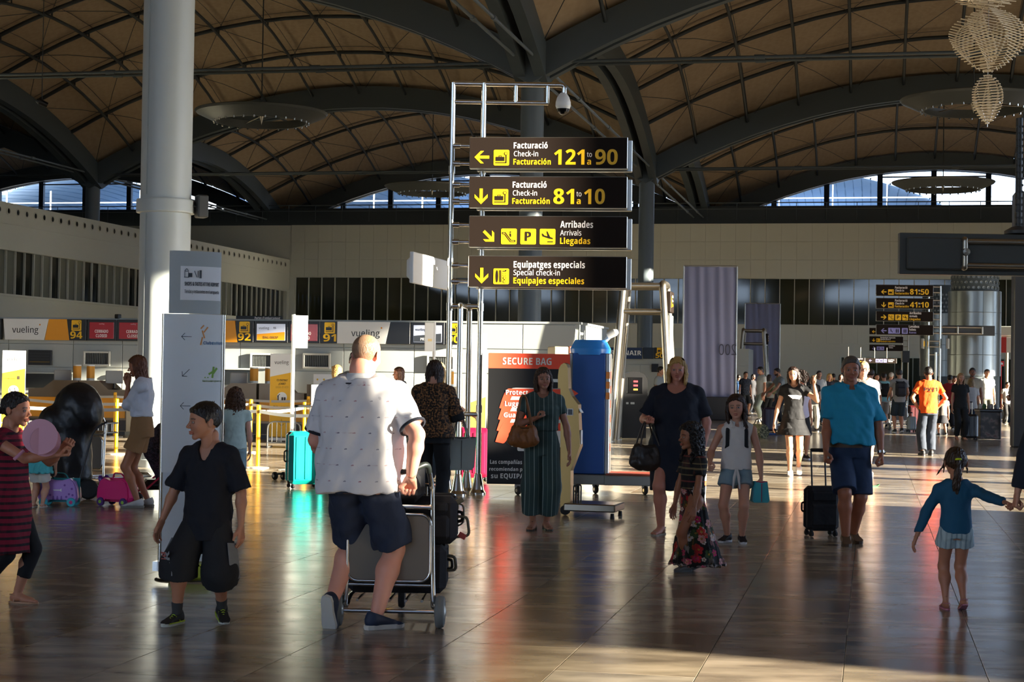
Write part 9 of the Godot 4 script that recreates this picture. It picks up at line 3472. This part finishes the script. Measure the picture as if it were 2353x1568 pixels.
	# the far crowd: px, depth, height, turn, kind, hair, hair colour, top, bottom kind, bottom colour, label, extras
	var crowd := [
		[2065, 49.0, 1.84, PI, "man", "short", "#15110f", "#8d8b8a", "shorts", "#24323c", "man in grey T-shirt with a dark backpack pushing the far trolley", {"pack": "#1d1e26"}],
		[2030, 53.0, 1.74, PI, "man", "short", "#1b1512", "#79aab0", "shorts", "#9a9088", "person in pale blue T-shirt with a black backpack, left of the grey backpacker", {"pack": "#101114"}],
		[2013, 60.0, 1.72, 0.1, "man", "short", "#120f0e", "#1c2635", "trousers", "#20242c", "man in dark blue facing us in the far crowd, left of the pale blue backpacker", {}],
		[2046, 60.0, 1.78, 2.6, "man", "short", "#a8a29a", "#8c8478", "trousers", "#4a4a48", "white haired man behind the grey backpacker", {}],
		[1999, 42.0, 1.80, PI - 0.3, "man", "short", "#33241a", "#8a7f78", "shorts", "#6d665c", "man in taupe shirt with a dark strap bag, right of the turquoise polo", {"pack": "#26262a"}],
		[2206, 44.0, 1.73, 0.0, "woman", "long", "#8d6a44", "#0e0e10", "trousers", "#101114", "woman in black top and leggings walking towards us with fair long hair", {"bare": true}],
		[2233, 48.0, 1.90, -0.2, "man", "short", "#0f0c0b", "#8f8a7c", "trousers", "#38404a", "tall bearded man behind the fair haired woman in black", {"beard": 0.8, "dark": true}],
		[2231, 46.0, 1.60, PI, "woman", "long", "#6d5530", "#a4a6a8", "trousers", "#26364a", "woman in white top with fair hair seen from behind, beside the pictured bin", {}],
		[2266, 57.0, 1.92, 0.0, "man", "short", "#40342a", "#a6a9a8", "trousers", "#55554c", "person in a pale hooded sweater standing before the drum, above the bin", {}],
		[2336, 44.0, 1.68, -0.9, "man", "short", "#14100f", "#9b9892", "shorts", "#1d3a54", "man in a white T-shirt and denim shorts looking at his phone, far right", {"phone": true, "bare": true}],
		[2313, 60.0, 1.50, 0.2, "man", "short", "#14100f", "#aaa49c", "trousers", "#222222", "dim person in a pale shirt behind the man with the phone", {}],
		[2182, 52.0, 1.70, PI, "man", "short", "#1a1310", "#8c1016", "trousers", "#18181c", "person in a dark red shirt right of the orange T-shirt", {}],
		[2166, 47.0, 1.22, PI, "girl", "long", "#2a1a12", "#77716b", "skirt", "#25252a", "child in grey half hidden by the man in orange", {}],
		[1711, 66.0, 1.74, 0.25, "man", "short", "#1b1411", "leaves", "shorts", "#15171c", "young man in a dark leaf print T-shirt right of the lilac banner", {}],
		[1748, 60.0, 1.90, -1.25, "man", "short", "#1b1411", "#c2c6c4", "trousers", "#9aa79c", "man in white T-shirt, mint trousers and black cap facing left", {"cap": true, "white": true}],
		[1796, 55.0, 1.86, -1.3, "man", "short", "#14100e", "#7c8588", "trousers", "#22262c", "bearded man in a grey shirt leaning left behind the young woman in black", {"beard": 0.9, "reach": true}],
		[1767, 62.0, 1.64, PI + 0.5, "woman", "long", "#2b1a14", "#8a8a80", "trousers", "#2a2c2c", "dark haired woman with an olive backpack beside the man in the black cap", {"pack": "#5f6244"}],
		[1880, 55.0, 1.78, 0.1, "man", "short", "#2a1f19", "#b7bab8", "trousers", "#2d3a48", "man in a white T-shirt in the far crowd, left of the turquoise polo", {}],
		[1867, 49.0, 1.62, 0.0, "woman", "bob", "#7b6248", "#1a191a", "trousers", "#b9b4a8", "woman in black top and pale trousers with a brown bag, beyond the raised hand", {}],
		[1904, 58.0, 1.70, 0.0, "woman", "bob", "#b3935a", "leaves", "trousers", "#26282c", "blonde woman in a patterned top just left of the turquoise polo's head", {}],
		[1853, 62.0, 1.66, 0.0, "woman", "bob", "#15100e", "#20242a", "trousers", "#20242a", "dark haired woman far behind the raised hand of the young woman", {"dark": true}],
		[1914, 66.0, 1.72, PI, "man", "short", "#120e0d", "#30302e", "trousers", "#20242a", "dark figure far behind the blonde woman in the patterned top", {}],
		[1839, 32.5, 1.62, 0.1, "woman", "long", "#6b4a2c", "#a9a8bf", "shorts", "#15151a", "person in a lavender top and black shorts behind the young woman in black", {}],
		[1514, 46.0, 1.80, 1.1, "man", "short", "#15110f", "#8f918e", "shorts", "#6d7a84", "man in a grey T-shirt at the black kiosk, facing right", {"crown": true}],
		[1534, 47.5, 1.74, -1.2, "man", "short", "#1a1411", "#bdbab6", "trousers", "#2c3440", "person in a white top face to face with the man in grey at the kiosk", {}],
		[1728, 72.0, 1.66, 0.6, "woman", "bob", "#1b1411", "#2a2a2e", "trousers", "#22242a", "dim woman behind the young man in the leaf print T-shirt", {"dark": true}],
		[1696, 72.0, 1.62, PI, "man", "short", "#1b1411", "#20344a", "trousers", "#22242a", "person with a blue backpack at the edge of the lilac banner", {"pack": "#20446e"}],
		[1930, 70.0, 1.70, 0.0, "woman", "long", "#2b1c14", "#5a5048", "trousers", "#2a2c30", "dim long haired woman hidden behind the turquoise polo", {}],
		[2190, 60.0, 1.68, 0.4, "man", "short", "#1b1411", "#3a3a38", "trousers", "#2a2c30", "dim man between the far mast and the woman in black leggings", {"dark": true}],
		[1976, 66.0, 1.74, PI, "man", "short", "#2b1d14", "#4b3a30", "trousers", "#25272b", "man in a dark brown top seen from behind, beyond the fair curly haired man", {}]]
	for q in crowd:
		p = at(q[0], 1000, q[1]) * Vector3(1, 0, 1)
		var x: Dictionary = q[11]
		var top := {"kind": "top", "name": "top", "color": q[7], "sleeve": 0.5, "ease": 0.02}
		if q[7] == "leaves": top["mat"] = leaves
		var low := {"kind": q[8], "name": q[8], "color": q[9], "leg": 0.95 if q[8] == "shorts" else 1.92, "wide": 0.03}
		if q[8] == "skirt": low["hem"] = -0.25
		var sp_ := {"kind": q[4], "cell": 0.024, "skin": "#6e4632" if x.has("dark") else "#b98365", "hair": [q[5], q[6]], "beard": x.get("beard", 0.0), "wear": [low, top], "lf": [0.10, 0.06, 0, 0.1, 0], "rf": [-0.08, -0.08, 0, -0.05, 0.2]}
		if x.has("bare"): sp_["shoe"] = ["sandal", "#2a211c", "flip"]
		if x.has("white"): sp_["shoe"] = ["shoe", "#d5d3ce", "#dddddd"]
		if x.has("phone"): sp_.merge({"la": Vector3(0.08, 1.12, 0.26), "ra": Vector3(-0.06, 1.10, 0.28), "lg": 1, "rg": 1, "head": Vector3(0.5, 0, 0)})
		if x.has("reach"): sp_.merge({"la": [Vector3(0.2, -0.8, 0.6), Vector3(0, -0.8, 0.9)], "ra": [Vector3(-0.2, -0.8, 0.6), Vector3(0, -0.8, 0.9)], "lean": Vector3(0.2, 0, 0)})
		if x.has("crown"): sp_["glasses"] = "crown"
		if q[3] > 2.0 and x.has("pack") and q[0] == 2065: sp_.merge({"la": [Vector3(0.25, -1, 0.1), Vector3(0, -0.6, 1)], "ra": [Vector3(-0.25, -1, 0.1), Vector3(0, -0.6, 1)]})
		J = person(q[10], p, q[3], q[2], sp_)
		if x.has("pack"): backpack(J, x["pack"], "backpack on the " + q[10].split(" with ")[0].split(" pushing ")[0].split(" beside ")[0].split(" at the ")[0] + ", worn on the back")
		if x.has("cap"):
			s = Shape.new()
			s.tf = J["head"]
			s.lathe([Vector2(0.40, 0.74), Vector2(0.41, 0.80), Vector2(0.33, 0.98), Vector2(0.15, 1.06), Vector2(0, 1.07)], 18, Vector3(0, 0, -0.03))
			s.box(Vector3(0, 0.77, 0.5), Vector3(0.4, 0.03, 0.34), 0.012, Basis(Vector3.RIGHT, 0.15))
			obj("cap", s, cloth("#151517"), J["node"])
		if x.has("phone"):
			var ph := thing("phone", "dark phone in the hands of the man in the white T-shirt at the far right", "phone", (J["node"] as Node3D).transform * Vector3(0.01, 1.14, 0.33), q[3])
			s = Shape.new()
			s.box(Vector3.ZERO, Vector3(0.075, 0.012, 0.15), 0.004, Basis(Vector3.RIGHT, -0.6))
			obj("case", s, mats["black"], ph)

# an open bag: half width at top, at bottom, height, depth; drop is the loop of its handles
func bag(called: String, label: String, c: Vector3, turn: float, q: Array, hex: String, loop: float):
	var o := thing(called, label, "bag", c, turn)
	var s := Shape.new()
	var a: float = q[0]
	var b: float = q[1]
	var h: float = q[2] * 0.5
	var d: float = q[3] * 0.5
	var outline := PackedVector2Array([Vector2(-b * 0.8, -h), Vector2(b * 0.8, -h), Vector2(b, -h * 0.8), Vector2(a, h), Vector2(-a, h), Vector2(-b, -h * 0.8)])
	if called in ["handbag", "shoulder_bag"]:
		var f := Field.new(Vector3(-a - 0.1, -h - 0.1, -d - 0.1), Vector3(a + 0.1, h + 0.1, d + 0.1), 0.012)
		f.egg(Vector3(0, -h * 0.4, 0), Vector3(a * 1.05, h * 0.62, d), 0.04)
		f.limb(Vector3(-a * 0.6, h * 0.55, 0), Vector3(a * 0.6, h * 0.5, 0), d * 0.6, d * 0.6, 0.08)
		f.limb(Vector3(-a * 0.7, -h * 0.3, 0), Vector3(-a * 0.55, h * 0.6, 0), d * 0.7, d * 0.5, 0.06)
		f.limb(Vector3(a * 0.7, -h * 0.3, 0), Vector3(a * 0.55, h * 0.6, 0), d * 0.7, d * 0.5, 0.06)
		f.wrinkle(0.012, Vector3(16, 9, 16), 4)
		f.mesh(s)
		h *= 0.9
	else: s.slab(outline, -d * 0.8, d * 0.8)
	var inner := PackedVector2Array()
	for p in outline: inner.append(p * 0.94)
	if not called in ["handbag", "shoulder_bag"]: s.slab(inner, -d, d)
	obj("body", s, flat(hex, 0.5), o)
	s = Shape.new()
	if called in ["handbag", "shoulder_bag"]: s.tube([Vector3(-a * 0.6, h * 0.75, d * 0.5), Vector3(0, h * 0.7, d * 0.62), Vector3(a * 0.6, h * 0.72, d * 0.5)], 0.006, 6)
	else: s.tube([Vector3(-a * 0.9, h * 0.98, d * 0.8), Vector3(0, h * 0.93, d), Vector3(a * 0.9, h * 0.98, d * 0.8)], 0.006, 6)
	if called in ["tote_bag", "pouch"]: s.tube([Vector3(0.0, -h * 0.9, d), Vector3(0.0, h * 0.8, d + 0.002)], 0.004, 5)
	obj("seam", s, flat("#3a3c3a" if called == "tote_bag" else "#b02048" if called == "pouch" else "#20180f", 0.6), o)
	if loop > 0.0:
		for z in [-1.0, 1.0]:
			s = Shape.new()
			s.tube(bend([Vector3(-a * 0.55, h * 0.85, d * z), Vector3(-a * 0.2, h + loop, d * z * 0.3), Vector3(a * 0.1, h + loop, d * z * 0.3), Vector3(a * 0.55, h * 0.85, d * z)], 0.05), 0.008, 6)
			obj("handle", s, flat(hex, 0.5), o)

func collar(J: Dictionary, hex: String, edge: String):
	var k: float = J["k"]
	var c: Vector3 = J["trunk"] * Vector3(0, J["TL"] * 1.0, -0.012 * k)
	var g: float = lerpf(1.0, J["s"].get("girth", 1.0), 0.6)
	var s := Shape.new()
	var rings := [[], []]
	for i in 25:
		var a := lerpf(0.28, TAU - 0.28, i / 24.0)
		var dx := sin(a)
		var dz := cos(a)
		var front := maxf(dz, 0.0)
		rings[1].append(c + Vector3(dx * 0.072, 0.062 - front * 0.035, dz * 0.074 + front * 0.015) * k * Vector3(g, 1, g))
		rings[0].append(c + Vector3(dx * 0.118, 0.004 - front * 0.055, dz * 0.104 + front * 0.035) * k * Vector3(g, 1, g))
	s.sheet(rings, true)
	var inn := [[], []]
	for e in 2:
		for q in rings[e]: inn[e].append(c + (q - c) * Vector3(0.95, 1.0, 0.95))
	s.sheet(inn)
	s.tube(rings[1], 0.004 * k, 6)
	obj("collar", s, cloth(hex), J["node"])
	if edge:
		s = Shape.new()
		s.tube(rings[0], 0.005 * k, 6)
		obj("collar_edge", s, cloth(edge), J["node"])

func trim_sleeves(J: Dictionary, at_: float, hex: String, wide := 0.012):
	for i in 2:
		var a: Vector3 = J["sh%d" % i]
		var b: Vector3 = J["el%d" % i]
		var s := Shape.new()
		var r: float = 0.047 * J["gl"] + 0.031
		s.tf = Transform3D(Basis(Quaternion(Vector3.UP, (a - b).normalized())), a.lerp(b, at_))
		s.lathe([Vector2(r - 0.012, -wide), Vector2(r, -wide), Vector2(r, 0.004), Vector2(r - 0.012, 0.004)], 22)
		obj("cuff", s, cloth(hex), J["node"])

func side_print(J: Dictionary): # the pale lettering up the leg of the boy's shorts
	var o := Node3D.new()
	o.name = "print"
	J["node"].add_child(o)
	var kn: Vector3 = J["kn1"]
	o.position = (J["hp1"] as Vector3).lerp(kn, 0.85) + Vector3(-0.02, 0, 0.125)
	o.rotation = Vector3(0.1, -0.3, PI / 2)
	text(o, "JIR", -0.09, -0.035, 0.05, flat("#8c8f93", 0.7), 0.0, true, 0.15, 0, "letters")
	text(o, "wild", -0.07, 0.0, 0.04, flat("#a8584f", 0.7), 0.002, true, 0.12, 0, "letters")
